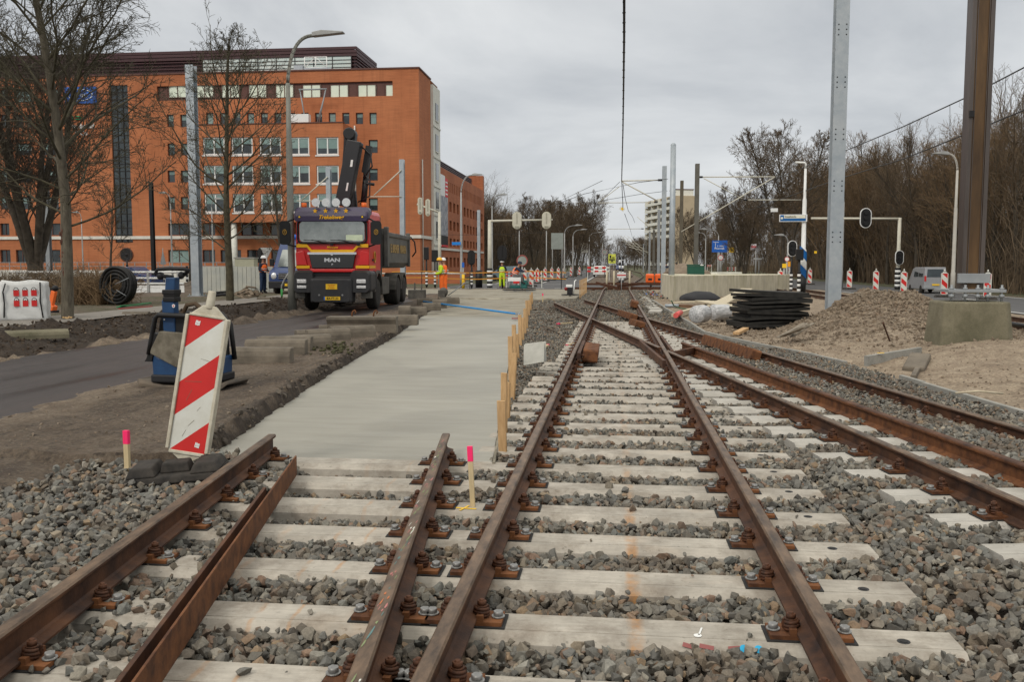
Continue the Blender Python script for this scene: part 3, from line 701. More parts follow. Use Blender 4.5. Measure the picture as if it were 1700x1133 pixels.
def ballast_mat(name, dusty=0.0):
    g = G(name, 0.82); geo = g.n("NewGeometry"); tc = g.n("TexCoord"); P = tc.outputs["Object"]; isl = geo.outputs["Random Per Island"]
    els = [(0.0, (0.06, 0.056, 0.05)), (0.10, (0.165, 0.165, 0.158)), (0.2, (0.125, 0.115, 0.098)), (0.3, (0.21, 0.205, 0.19)), (0.4, (0.16, 0.157, 0.146)), (0.5, (0.235, 0.20, 0.155)), (0.6, (0.15, 0.158, 0.152)), (0.7, (0.30, 0.28, 0.24)), (0.78, (0.18, 0.152, 0.125)), (0.86, (0.25, 0.165, 0.12)), (0.91, (0.32, 0.24, 0.155)), (0.95, (0.38, 0.36, 0.32)), (1.0, (0.19, 0.20, 0.19))]
    c = g.ramp(isl, els)
    if dusty: c = g.mix(dusty, c, (0.27, 0.205, 0.145))
    rust = g.ramp(g.noise(1.6, P, 5, 0.6), [(0.50, 0.0), (0.70, 0.62)])
    c = g.mix(rust, c, (0.115, 0.075, 0.045))
    c = g.mix(1.0, c, (.88, .87, .835), 'MULTIPLY'); c = g.mix(0.65, c, g.ramp(g.noise(65, P, 6, 0.75), [(0.28, 0.40), (0.5, 0.82), (0.72, 1.35)]), 'MULTIPLY')
    g.l(c, g.b.inputs["Base Color"]); g.bump(g.noise(110, P, 5, 0.7), 0.004, 0.6); return g.m
M_bal = ballast_mat("ballast_stone"); M_bald = ballast_mat("dusty_stone", 0.72)
PR_N = hull_protos(16, 26, .68, 1); PR_F = hull_protos(10, 12, .7, 2)

def sleeper_mask(x, y, extra=0.0):
    m = np.zeros(len(x), bool)
    for x0, x1, ys_, rz, z in SLEEPERS:
        if z < -.05: continue
        ex = extra + (.02 if rz else 0)
        c, s = cos(rz), sin(rz); dx, dy = x - x0, y - ys_; u = dx * c + dy * s; v = -dx * s + dy * c
        m |= (u > -ex) & (u < ((x1 - x0) if not (rz and x1 - x0 > 2.4) else 1.10) + ex) & (np.abs(v) < .118 + extra + (.02 if rz else 0))
    return m
def rail_mask(x, y, d=.05):
    m = (np.abs(x - R1X) < d) | (np.abs(x - R2X) < d)
    m |= (np.abs(x - r4x(y)) < d) & (y < 7.5); m |= (np.abs(x - r3x(y)) < d) & (y < 7.3)
    m |= (np.abs(x - r5x(y)) < d) & (y < 34); m |= (np.abs(x - r7x(y)) < d) & (y < 37)
    return m
def bal_left(y): return np.where(y < 7.3, -3.95 + .05 * (y - 3), slabR(y) + .06)
def in_ballast(x, y):
    n = .18 * vnoise(x, y, .6)
    strip = (y > 7.05) & (y < 7.4) & (x < -1.0)
    return (x > bal_left(y) + n + np.where(y < 7.3, .75 * _rng.rand(len(x)) ** 1.6 - .35, 0.0)) & (x < curbX(y) - .02) & (~strip)
def ballast_z(x, y):
    z = -.070 + .028 * fbm(x, y, .7, 2)
    z = z + .045 * sstep(1.45, 1.75, x) * (x < 8)                       # shoulder between the two tracks
    z = z + .02 * sstep(R2X + .1, 1.3, x) * (x < 1.45)
    z = z - .05 * (1 - sstep(-1.45, -1.05, x)) * (y > 7.5)             # dug low beside the slab
    z = z + .03 * sstep(-2.9, -3.6, x) * (y < 7.4)
    z = z + .055 * sstep(.66, .82, x - r5x(y)) * (y < 17)
    z = z + .05 * (y > 33) * 1.0
    z = z - .055 * (x > -2.5) * (x < -1.15) * sstep(4.8, 5.8, y) * (y < 7.4)
    return z
def field(n, y0, y1, x0, x1, rs, power=1.0):
    y = y0 + (y1 - y0) * rs.rand(n); x = x0 + (x1 - x0) * rs.rand(n); return x, y
rs = np.random.RandomState(11)
def layer(n, y0, y1, x0, x1, smin, smax, dz, keep_slp=0.012):
    x, y = field(n, y0, y1, x0, x1, rs)
    # only what the camera can see
    px = 1021 + x / y * 1500; ok = in_ballast(x, y) & (px > -330) & (px < 2500)
    x, y = x[ok], y[ok]
    s = smin * .68 + (smax * 1.06 - smin * .68) * rs.rand(len(x)) ** 1.4
    sm = sleeper_mask(x, y, .012); lf = (x < r3x(y) - .10) & (y < 7.4); mdl = (x > r3x(y) + .1) & (x < -1.36 - .202 * (y - 1.4) - .1) & (y < 7.2); sm = sm & ~lf; keep = ~(sm & (rs.rand(len(x)) > np.where(mdl, .30, keep_slp))); rm = rail_mask(x, y); keep &= ~rm
    under = sm & keep
    z = ballast_z(x, y) + dz * rs.rand(len(x)) + lf * .085; z = np.where(under, .012, z)
    P = np.stack([x, y, z], 1)[keep]; return P, s[keep]
A = [layer(66000, 1.9, 9.5, -4.5, 4.9, .026, .047, .05, .003), layer(9000, 2.2, 9.5, -4.2, 4.6, .010, .018, .06)]
P_ = np.concatenate([a[0] for a in A]); S_ = np.concatenate([a[1] for a in A])
scatter("ballast_gravel", P_, S_, PR_N, M_bal, .8, 5, label="grey crushed stone ballast between the near sleepers")
A = [layer(62000, 9.5, 21, -2.2, 4.3, .022, .040, .045, .02)]
scatter("ballast_gravel", A[0][0], A[0][1], PR_F, M_bal, .8, 6, label="grey crushed stone ballast around the crossing")
A = [layer(46000, 21, 56, -4.0, 2.5, .03, .055, .05, .05)]
scatter("ballast_gravel", A[0][0], A[0][1] * 1.1, PR_F, M_bal, .8, 8, label="grey crushed stone ballast beyond the crossing")
# loose stones and clods on earth and mounds
x, y = field(34000, 3.0, 30, -13, 12, rs)
h = ground_h(x, y)
den = np.where((x > curbX(y)) & (x < 12), .75, 0.0)
den = np.where((x < slabL(y)) & (x > slabL(y) - .6) & (y > 7), .8, den); den = np.where((x < -3.3) & (x > -5.2) & (y < 8), .5, den)
den = np.where((x < -4) & (x > -9) & (y > 4) & (y < 12) & (den == 0), .22, den); den = np.where((x > slabL(y) - 2.2) & (x < slabL(y) - .5) & (y > 8), .13, den)
den = np.where((x < -10.6), .25, den)
ok = rs.rand(len(x)) < den; x, y, h = x[ok], y[ok], h[ok]
scatter("rubble", np.stack([x, y, h + .004], 1), .009 + .024 * rs.rand(len(x)) ** 2.5, PR_F, M_bald, .6, 9, label="small dusty stones strewn over the bare earth")
x, y = field(16000, 10, 48, -12.6, -9.7, rs); h = ground_h(x, y); ok = rs.rand(len(x)) < .8 * sstep(-9.7, -10.1, x + .3 * vnoise(x, y, 1.0)); x, y, h = x[ok], y[ok], h[ok]
scatter("soil_clods", np.stack([x, y, h], 1), .014 + .05 * rs.rand(len(x)) ** 2.5, PR_F, mat("dark_soil", (.028, .018, .011), .95, vs=5, col2=(.07, .048, .031)), .8, 10, label="dark soil clods along the torn verge bank")
# coarse gravel on the mound
n = 30000; x = 6.3 + rs.normal(size=n) * 1.7; y = 22 + rs.normal(size=n) * 2.3; ok = (x > curbX(y) + .05) & (x < 12) & (y > 14)
x, y = x[ok], y[ok]; h = ground_h(x, y); ok = rs.rand(len(x)) < .55 + .4 * (h > .6); x, y, h = x[ok], y[ok], h[ok]
scatter("mound_gravel", np.stack([x, y, h + .008], 1), .014 + .07 * rs.rand(len(x)) ** 3.2, PR_F, M_bald, .8, 12, label="brownish stones and clods covering the tall gravel mound")
# low concrete kerb along the diverging track
t = thing("edging_kerb", "low concrete edging between the ballast and the sandy mounds", "kerb", (0, 0, 0))
ysk = list(np.arange(6.2, 13.0, 1.0)) + [13.0]
def kerb_run(y0, y1, m, z0=-.02):
    yy = y0
    while yy < y1:
        e = min(yy + 1.0, y1); mb = MB(); a = Vector((float(curbX(yy)), yy, 0)); b = Vector((float(curbX(e)), e - .012, 0)); dz = random.uniform(-.01, .01)
        mb.beam(a + Vector((0, 0, z0 + dz)), b + Vector((0, 0, z0 + dz)), .06, .22); mb.build("kerb_block", m, t, bev=.006); yy = e
kerb_run(5.0, 12.7, M_conc, .0); kerb_run(14.6, 40, M_conc, -.01)
mb = MB(); mb.beam((4.0, 12.6, .02), (4.6, 14.2, .03), .07, .2)
tag(mb.build("kerb_slab", M_curb, bev=.01), "mossy kerb slab fallen askew in the gap of the low edging", "kerb")
mb = MB(); mb.beam((3.85, 14.35, .10), (4.95, 15.3, .16), .07, .20); mb.k = 1; mb.box((4.1, 14.48, .235), (.10, .05, .006))
tag(mb.build("kerb_slab", [M_conc, M_yellow], bev=.01), "kerb slab with a yellow paint spot at the foot of the mound", "kerb")
# paint specks on the nearest sleepers
pm = MB()
onc = lambda x: Matrix.Translation((x, 3.7655, -.0125)) @ Matrix.Rotation(radians(38), 4, 'X')
pm.k = 0
for xx in (.555, .615): pm.M = onc(xx); pm.disc((0, 0, 0), .018, 'z', 12, .002)
pm.k = 1
for xx in (.33, .40, .52): pm.M = onc(xx); pm.box((0, 0, 0), (.06, .02, .0015), random.uniform(-.3, .3))
pm.M = None; yc = gr(771, 845, 0)
pm.k = 2; pm.beam((yc.x - .09, yc.y + .01, .003), (yc.x + .08, yc.y - .01, .003), .018, .002); pm.beam((yc.x - .02, yc.y - .06, .0045), (yc.x + .02, yc.y + .06, .0045), .014, .002)
pm.k = 3; pm.beam((.375, 3.85, .003), (.395, 3.93, .003), .008, .002); pm.disc((.37, 3.845, .003), .018, 'z', 8, .002)
mbl = mat("blue_spray", (0.02, 0.36, 0.62), 0.6); mrd = mat("red_spray", (0.26, 0.09, 0.085), 0.8)
struct(pm.build("paint_markings", [mbl, mrd, M_yellow, M_white]))
# ================================================================ buildings
def brick_mat(name, a, b):
    g = G(name, 0.9); tc = g.n("TexCoord"); P = tc.outputs["Object"]
    mp = g.n("Mapping"); mp.inputs["Scale"].default_value = (.5, .5, 9); g.l(P, mp.inputs[0])
    c = g.mix(g.ramp(g.noise(.28, P, 7, .6), [(.35, 0.0), (.65, 1.0)]), a, b)
    c = g.mix(.6, c, g.ramp(g.noise(1.2, mp.outputs[0], 4, .6), [(.3, .70), (.7, 1.15)]), 'MULTIPLY'); mp2 = g.n('Mapping'); mp2.inputs['Scale'].default_value = (2.2, 2.2, .12); g.l(P, mp2.inputs[0]); c = g.mix(.5, c, g.ramp(g.noise(1.0, mp2.outputs[0], 5, .7), [(.30, .62), (.5, 1.02)]), 'MULTIPLY')
    c = g.mix(.4, c, g.ramp(g.noise(16, P, 4, .7), [(.3, .7), (.7, 1.2)]), 'MULTIPLY'); g.l(c, g.b.inputs["Base Color"]); return g.m
M_brick = brick_mat("orange_brick", (0.38, 0.128, 0.052), (0.48, 0.175, 0.075))
M_brickd = brick_mat("red_brick", (0.34, 0.112, 0.05), (0.43, 0.15, 0.066))
M_louv = mat("aubergine_louvre", (0.045, 0.014, 0.018), 0.5, var=.15)
M_panelbr = mat("brown_panel", (0.10, 0.04, 0.03), 0.6, var=.15)
M_winl = mat("window_bright", (0.62, 0.70, 0.58), 0.3, vs=.4, col2=(.75, .8, .68), spec=.6)
M_wing = mat("window_blinds", (0.13, 0.21, 0.20), 0.25, vs=.5, col2=(.25, .35, .33), spec=.6)
M_wind = mat("window_dark", (0.006, 0.008, 0.010), 0.10, vs=.6, col2=(.045, .065, .075), spec=.7)
M_cream = mat("cream_render", (0.66, 0.66, 0.60), 0.8, vs=2, var=.08)
M_band = mat("white_band", (0.62, 0.60, 0.55), 0.7, vs=2, var=.08)
def facade(mb, X0, X1, Z0, Z1, rects, Yp, depth=.35):     # a wall facing -y with recesses cut
    xs = sorted({X0, X1} | {min(max(v, X0), X1) for r in rects for v in (r[0], r[1])}); zs = sorted({Z0, Z1} | {min(max(v, Z0), Z1) for r in rects for v in (r[2], r[3])})
    for i in range(len(xs) - 1):
        for j in range(len(zs) - 1):
            cxx, czz = (xs[i] + xs[i + 1]) / 2, (zs[j] + zs[j + 1]) / 2
            if any(r[0] < cxx < r[1] and r[2] < czz < r[3] for r in rects): continue
            mb.add([(xs[i], Yp, zs[j]), (xs[i + 1], Yp, zs[j]), (xs[i + 1], Yp, zs[j + 1]), (xs[i], Yp, zs[j + 1])], [(0, 1, 2, 3)], False)
    for a, b, c, d in rects:
        f = [(a, Yp, c), (b, Yp, c), (b, Yp, d), (a, Yp, d)]; k = [(p[0], p[1] + depth, p[2]) for p in f]
        mb.add(f + k, [(0, 4, 5, 1), (1, 5, 6, 2), (2, 6, 7, 3), (3, 7, 4, 0), (4, 7, 6, 5)], False)
def window_part(parent, x0, x1, z0, z1, Yp, kind='d', frame=None, split=1, depth=.35, name="window", blind=0.0):
    mb = MB(); y = Yp + depth - .14; fr = .06 if frame is None else .12
    mb.k = 0; mb.bx(x0 + .01, x1 - .01, y, y + .04, z0 + .01, z1 - .01)
    mb.k = 1; yf = y - .05
    mb.bx(x0 + .012, x1 - .012, yf, y - .002, z0 + .012, z0 + fr); mb.bx(x0 + .012, x1 - .012, yf, y - .002, z1 - fr, z1 - .012)
    for i in range(split + 1):
        xc = x0 + .02 + fr / 2 + (x1 - x0 - .04 - fr) * i / split; mb.bx(xc - fr / 2, xc + fr / 2, yf - .004, y - .003, z0 + fr + .001, z1 - fr - .001)
    if blind:
        mb.k = 2
        for i in range(split):
            a = x0 + fr + (x1 - x0 - fr) * i / split + .03; b = x0 + (x1 - x0 - fr) * (i + 1) / split - .02; bl = blind * random.uniform(.55, 1.3)
            mb.bx(a, b, y - .012, y - .004, z1 - fr - (z1 - z0) * min(.85, bl), z1 - fr - .01)
    if frame is not None: mb.k = 1; mb.bx(x0 - .06, x1 + .06, Yp - .07, Yp - .004, z0 - .13, z0 - .02)
    g = {'d': M_wind, 'l': M_winl, 'g': M_wing}[kind]
    return mb.build(name, [g, M_panelbr if frame is None else frame, M_wing], parent)
YB = 85.0
ob = thing("office_building", "long orange brick office building with aubergine louvred top storey behind the truck", "office building", (-18.46, YB, 0))
ob.location = (0, 0, 0)
FXp = lambda px, Y=YB: xat(px, Y); FZp = lambda py, Y=YB: zat(py, Y, 400)
zr = lambda y0, y1, Y=YB, px=400: (at(px, y1, Y).z, at(px, y0, Y).z)
topZ = 19.95; XR = -18.46; XL = -75.0
wins = []   # x0,x1,z0,z1,kind,frame,split
def addw(px0, px1, py0, py1, kind='d', split=1, Y=YB, blind=0): 
    z0, z1 = zr(py0, py1, Y, (px0 + px1) / 2); wins.append((xat(px0, Y, py0), xat(px1, Y, py0), z0, z1, kind, split, blind))
for p in (278, 323, 366, 411, 456, 501, 547, 593): addw(p, p + 31, 139.5, 162, 'l', 2)
addw(639, 654, 139.5, 162, 'l')
for a, b in ((-52, -25), (0, 11), (24, 52), (79, 96)): addw(a, b, 148, 170, 'g', 2 if b - a > 20 else 1)
for a, b in ((277, 288), (299, 310)): addw(a, b, 190, 211, 'd', blind=.4)
for i in range(13): addw(342 + 22.6 * i, 354 + 22.6 * i, 187, 206, 'd' if i % 3 else 'g', blind=.3)
for a, b in ((-40, -18), (0, 14), (23, 38), (44, 52), (84, 94)): addw(a, b, 190, 212)
for r in ((238, 258), (283, 303), (327, 348)):
    for a, b in ((-40, -18), (0, 14), (25, 52), (68, 97), (278, 290), (300, 312)): addw(a, b, r[0], r[1], 'd', blind=.45)
for r in ((232, 254), (280, 300), (329, 350)): addw(612, 627, r[0], r[1], 'd', blind=.4)
for a, b in ((0, 15), (25, 45), (70, 100), (279, 313), (336, 357), (400, 436), (448, 484), (500, 540)): addw(a, b, 371, 391, 'd', 2)
for a, b in ((0, 17), (26, 45), (69, 100), (279, 313), (336, 357), (366, 400), (410, 440), (450, 480)): addw(a, b, 415, 437, 'g' if a == 279 else 'd', 2)
strip = (xat(270, YB), xat(655, YB), *zr(138.5, 163, YB, 460))
stair = (xat(193, YB), xat(222, YB), *zr(141, 403, YB, 207))
rects = []
wb = MB(); others = [w_ for w_ in wins if not (w_[4] == 'l')]
facade(wb, XL, XR, 0, topZ, [strip, stair] + [w_[:4] for w_ in others], YB)
wb.add([(XR, YB, 0), (XR, 90.4, 0), (XR, 90.4, topZ), (XR, YB, topZ)], [(0, 1, 2, 3)], False)
wb.add([(XL, YB, topZ), (XR, YB, topZ), (XR, 94, topZ), (XL, 94, topZ)], [(0, 1, 2, 3)], False)
wb.add([(XR, 94, topZ), (XL, 94, topZ), (XL, 94, 11), (XR, 94, 11)], [(0, 1, 2, 3)], False)
wb.add([(XL, YB, 0), (XL, 94, 0), (XL, 94, topZ), (XL, YB, topZ)], [(3, 2, 1, 0)], False)
wb.build("wall", M_brick, ob)
pn = MB(); pn.bx(strip[0] + .02, strip[1] - .02, YB + .22, YB + .30, strip[2] + .02, strip[3] - .02)
for i in range(26):
    xx = strip[0] + (strip[1] - strip[0]) * i / 26; pn.bx(xx + .02, xx + .07, YB + .19, YB + .218, strip[2] + .03, strip[3] - .03)
pn.build("brown_panel", M_panelbr, ob)
sg = MB(); sg.bx(stair[0] + .02, stair[1] - .02, YB + .16, YB + .22, stair[2] + .02, stair[3] - .02); sg.k = 1
for i in range(22):
    zz = stair[2] + (stair[3] - stair[2]) * i / 22; sg.bx(stair[0] + .03, stair[1] - .03, YB + .10, YB + .158, zz + .02, zz + .09)
for i in range(1, 3):
    xx = stair[0] + (stair[1] - stair[0]) * i / 3; sg.bx(xx - .04, xx + .04, YB + .09, YB + .155, stair[2] + .03, stair[3] - .03)
sg.build("stair_window", [M_wind, M_black], ob)
wins.sort(key=lambda w_: -(w_[1] - w_[0]) * (w_[3] - w_[2]))
for w_ in wins: window_part(ob, *w_[:4], YB, w_[4], split=w_[5], blind=w_[6], depth=.28 if w_[4] == 'l' else .35)
# white band and plinth
bd = MB(); zb = at(300, 397, YB).z; bd.bx(XL, XR + .12, YB - .14, YB - .01, zb, zb + .3); bd.bx(XR + .012, XR + .14, YB, 90.3, zb, zb + .3); bd.build("band_course", M_band, ob)
pf = MB(); pf.bx(XL, XR + .09, YB - .09, YB + .5, topZ + .005, topZ + .14); pf.bx(XR - .5, XR + .09, YB + .505, 90.4, topZ + .005, topZ + .14); pf.build("parapet_cap", M_panelbr, ob)
dp = MB(); xx = XR + .1
dp.cyl((XR + .09, 85.9, at(697, 263, YB).z), (XR + .09, 85.9, .2), .06, 6); dp.build("downpipe", M_band, ob)
# bay in front
YF = 82.3; bx0, bx1 = xat(330, YF), xat(573, YF); bz0, bz1 = at(450, 369, YF).z, at(573, 203.5, YF).z
bw = MB(); brs = []
for (a, b) in ((342, 378), (389, 424), (435, 470.5), (481.5, 517), (528, 565)):
    for (c, d) in ((227.5, 257), (274.5, 305), (321.5, 353)):
        z0, z1 = zr(c, d, YF, (a + b) / 2); brs.append((xat(a, YF), xat(b, YF), z0, z1))
facade(bw, bx0, bx1, bz0, bz1, brs, YF, .3)
bw.add([(bx1, YF, bz0), (bx1, YB - .01, bz0), (bx1, YB - .01, bz1), (bx1, YF, bz1)], [(0, 1, 2, 3)], False)
bw.add([(bx0, YF, bz0), (bx0, YB - .01, bz0), (bx0, YB - .01, bz1), (bx0, YF, bz1)], [(3, 2, 1, 0)], False)
bw.add([(bx0, YF, bz1), (bx1, YF, bz1), (bx1, YB - .01, bz1), (bx0, YB - .01, bz1)], [(0, 1, 2, 3)], False)
bw.add([(bx0, YF, bz0), (bx1, YF, bz0), (bx1, YB - .01, bz0), (bx0, YB - .01, bz0)], [(3, 2, 1, 0)], False)
bw.build("bay_wall", M_brick, ob)
bc = MB(); bc.bx(bx0 - .05, bx1 + .06, YF - .06, YF + .4, bz1 + .004, bz1 + .1); bc.build("bay_cap", M_panelbr, ob)
for r in brs: window_part(ob, *r, YF, 'd', frame=M_white, split=2, depth=.3, name="bay_window", blind=.45)
for px in (390, 478, 560):
    c = MB(); xx = xat(px, YF + .5); c.cyl((xx, YF + .5, 0), (xx, YF + .5, bz0), .28, 12); c.build("round_column", M_cream, ob)
pp = MB(); zt = at(588, 209, YB).z; pp.cyl((bx1 + .35, YB - .15, 3), (bx1 + .35, YB - .15, zt), .07, 6); pp.build("downpipe", M_band, ob)
# penthouse with louvres
YP = 88.0; pz0, pz1 = topZ, at(597, 77, YP).z; px1 = xat(597, YP); 
ph = MB(); ph.bx(XL, px1 - .4, YP + .4, 96, pz0, pz1 - .1); ph.build("penthouse_wall", M_louv, ob)
gl = MB(); gx0 = xat(347, YP); gz1 = at(470, 98, YP).z; gl.bx(gx0, px1 - .5, YP - .14, YP - .06, pz0 + .16, gz1 + .1); gl.k = 1
for i in range(6): zz = pz0 + .2 + (gz1 - pz0 - .1) * i / 5; gl.bx(gx0, px1 - .5, YP - .17, YP - .141, zz - .035, zz + .035)
for i in range(9): xx = gx0 + (px1 - .5 - gx0) * i / 8.0; gl.bx(xx - .04, xx + .04, YP - .18, YP - .171, pz0 + .16, gz1 + .1)
gl.build("penthouse_glazing", [mat("pale_glazing", (.45, .56, .55), .3, vs=.3, col2=(.6, .68, .66), spec=.6), M_dark], ob)
nl = 9
for i in range(nl):
    z = pz0 + .15 + (pz1 - pz0 - .25) * i / (nl - 1); l_ = MB()
    th = .13 if z > gz1 else .045
    l_.bx(XL, px1, YP - .05, YP + .12, z - th, z + th); l_.bx(px1 - .15, px1 + .01, YP + .125, 95.6, z - th, z + th); l_.build("louvre_slat", M_louv, ob)
cr = thing("roof_crane", "white rooftop access cradle on the office building's top parapet", "roof crane", (xat(530, 86.5), 86.5, topZ + .145))
c = MB(); 
for a in (-1.1, 0, 1.1): c.cyl((a, 0, .0), (a, 0, 1.5), .05, 6)
for z in (.5, 1.0, 1.5): c.cyl((-1.1, 0, z), (1.1, 0, z), .04, 6)
c.cyl((-1.1, .0, .5), (0, 0, 1.5), .035, 6); c.cyl((1.1, 0, .5), (0, 0, 1.5), .035, 6)
c.build("frame", M_white, cr); c = MB(); c.bx(-2.1, -1.2, -.3, .3, .15, .7); c.bx(-1.2, 1.6, -.2, .2, 0, .45); c.build("carriage", M_galv, cr)
cr = thing("roof_hoist", "grey hoist with angled arms on the roof of the projecting bay", "roof crane", (xat(522, 83.5), 83.5, bz1 + .105))
c = MB(); c.cyl((-.6, 0, .2), (-1.1, 0, 3.2), .06, 6); c.cyl((.7, 0, .2), (1.4, 0, 3.2), .06, 6); c.cyl((-1.2, 0, 3.2), (1.5, 0, 3.2), .08, 6); c.cyl((0.5, 0, .1), (1.2, 0, 2.4), .04, 6); c.build("frame", M_galvd, cr)
c = MB(); c.bx(-1.9, -.2, -.35, .35, .05, .9); c.build("winch_box", M_white, cr)
# building sign boards
bs = thing("building_sign", "blue sign with a white oval emblem behind branches on the brick wall", "sign", (xat(146, YB), YB - .06, zr(144, 172)[0] + 0))
bs.location.z = at(146, 158, YB).z
c = MB(); c.box((0, -.05, 0), (3.3, .1, 1.6)); c.build("panel", M_blue, bs)
c = MB(); R_ = 1.25
pts = [(R_ * cos(a), -.12, .55 * sin(a)) for a in np.linspace(0, 2 * pi, 28)]; c.tube(pts, .05, 5, False); c.text("Ormit", .62, facing(Vector((0, -.125, 0))), .01, .3); c.build("emblem", M_white, bs)
bs = thing("building_lettering", "green emblem over white lettering fixed to the brick wall behind branches", "sign", (xat(146, YB), YB - .02, at(146, 208, YB).z))
c = MB(); pts = [(x_, -.08, z_) for x_, z_ in ((-1.4, .62), (-.9, .62), (-.9, .85), (-1.4, .85))]; c.tube(pts, .06, 5); pts = [(x_, -.08, z_) for x_, z_ in ((-.7, .85), (-.2, .85), (0, .72), (-.2, .58), (-.7, .58))]; c.tube(pts, .06, 5)
c.build("emblem", mat("green_paint", (0.0, .35, .16), .5), bs); c = MB(); c.text("Hardeveld", .62, facing(Vector((0, -.08, -.1))), .02, bold=.012); c.text("& Co", .6, facing(Vector((-.1, -.08, -.78))), .02, bold=.012); c.build("letters", M_white, bs)
# white concrete tower strip and the long wing
wt = MB(); wt.bx(-21, -18.2, 90.42, 94.0, 0, 19.55); wt.build("stair_tower", M_cream, ob)
for i, z in enumerate((1.0, 4.3, 7.3, 10.2, 13.1, 16.2)):
    c = MB(); c.bx(-18.198, -18.15, 91.5, 92.9, z, z + 1.7); c.k = 1; c.bx(-18.147, -18.10, 91.35, 93.0, z - .12, z - .02); c.build("tower_window", [M_wind, M_cream], ob)
    c = MB(); c.bx(-18.197, -18.12, 90.44, 93.98, z - .75, z - .6); c.build("tower_band", M_cream, ob)
wg = MB(); XW = -18.4
rw = []
for i in range(26): rw.append((95.2 + i * 1.15, 95.6 + i * 1.15, 9.65, 10.75))
for z0, z1 in ((7.5, 8.6), (5.45, 6.5), (3.65, 4.55), (1.3, 2.4)):
    for i in range(13): rw.append((95.4 + i * 2.4, 96.75 + i * 2.4, z0, z1))
tmp = MB(); facade(tmp, 94.0, 126.0, 0, 11.9, rw, 0.0, .4)
wg.M = Matrix.Translation((XW, 0, 0)) @ Matrix.Rotation(pi / 2, 4, 'Z')
wg.add([(v[0], v[1], v[2]) for v in tmp.v], tmp.f, False); wg.M = None
wg.bx(-40, XW - .6, 94.2, 125.9, 0, 11.85); wg.bx(-40, -18.4, 126.02, 127.2, 0, 13.95)
wg.build("wing_wall", M_brickd, ob)
for k_, r in enumerate(rw):
    if k_ >= 26 or k_ % 1 == 0:
        c = MB(); c.bx(XW - .30, XW - .26, r[0] + .02, r[1] - .02, r[2] + .02, r[3] - .02)
        if k_ >= 26: c.build("wing_window", M_wind, ob)
        else:
            if k_ == 0: slot = MB()
            slot.v_ = None; slot.bx(XW - .30, XW - .26, r[0] + .02, r[1] - .02, r[2] + .02, r[3] - .02)
slot.build("slot_window", M_wind, ob)
c = MB(); c.bx(XW + .01, XW + .12, 94.05, 126, 3.15, 3.4); c.build("wing_band", M_band, ob)
for i in range(7):
    c = MB(); z = 11.95 + i * .2; c.bx(-26, -19.6, 99.0, 124, z, z + .11); c.build("louvre_slat", M_louv, ob)
c = MB(); c.bx(-24, -20.6, 99.5, 103, 13.4, 15.6); c.build("roof_box", M_louv, ob)
bn = thing("facade_banner", "tall advertising banner, white and red above a dark picture, hung on the brick wing", "banner", (XW + .1, 96.4, 0))
c = MB(); c.bx(0, .04, -2.1, .5, 8.9, 11.1); c.build("white_field", M_white, bn); c = MB(); c.bx(0, .045, .51, 2.1, 8.9, 10.9); c.build("red_field", mat("banner_red", (.6, .03, .04), .6), bn)
c = MB(); c.bx(0, .04, -2.1, 2.1, 4.7, 8.88); c.build("picture", mat("banner_picture", (.10, .12, .17), .6, vs=1.4, col2=(.5, .5, .52)), bn)
c = MB(); c.bx(0, .04, -2.1, 2.1, 3.5, 4.68); c.k = 1; c.bx(.041, .06, -2.0, 2.0, 3.5, 3.7); c.build("dark_field", [M_dark, mat("banner_red", (.6, .03, .04), .6)], bn)
c = MB()
for i in range(4): c.bx(.046, .06, .7, 1.9, 9.15 + i * .42, 9.3 + i * .42)
c.build("letters", M_white, bn)
# low white wall and railing before the office
ww = thing("boundary_wall", "low cream wall with a thin railing along the foot of the brick office", "wall", (-38, 70, 0))
c = MB(); c.bx(-50, 8.5, 0, .3, 0, 1.15); c.build("wall", M_band, ww, bev=.02)
c = MB()
for z in (1.45, 1.75): c.bx(-50, 8.5, .1, .15, z, z + .04)
for i in range(60): c.bx(-50 + i, -49.95 + i, .1, .15, 1.15, 1.75)
c.build("railing", M_galvd, ww)
bw2 = thing("brick_wall", "low red brick wall by the crossing below the office corner", "wall", (-14.5, 72, 0)); c = MB(); c.bx(-5, 2.5, 0, .4, 0, .85); c.build("wall", M_brickd, bw2, bev=.02); c = MB(); c.bx(-5.05, 2.55, -.05, .45, .852, .93); c.build("coping", M_band, bw2)
# tower block
at1 = thing("apartment_tower", "tall beige apartment tower with rows of white balconies above the bare trees", "apartment block", (22.4, 352, 0), 0)
A = Vector((xat(1117, 352), 352, 0)); B = Vector((xat(1074, 384), 384, 0)); ux = (B - A).normalized(); uy = Vector((ux.y, -ux.x, 0)); L_ = (B - A).length
if uy.x < 0: uy = -uy
at1.location = A; at1.rotation_euler = (0, 0, math.atan2(ux.y, ux.x)); H_ = 27.8
inv = (Matrix.Translation(A) @ Matrix.Rotation(math.atan2(ux.y, ux.x), 4, 'Z')).inverted()
sgn = -1    # the block lies on local -y
Wd = 9.0
c = MB(); c.bx(0, L_, -Wd, 0, 0, H_); c.build("wall", mat("beige_brick", (.44, .36, .25), .9, vs=.4, var=.1), at1)
c = MB(); c.bx(2, 9, -Wd + .5, -1.5, H_, H_ + 2.4); c.k = 1; c.bx(1.8, 9.2, -Wd + .3, -1.3, H_ + 2.4, H_ + 2.7); c.build("roof_house", [M_cream, M_panelbr], at1)
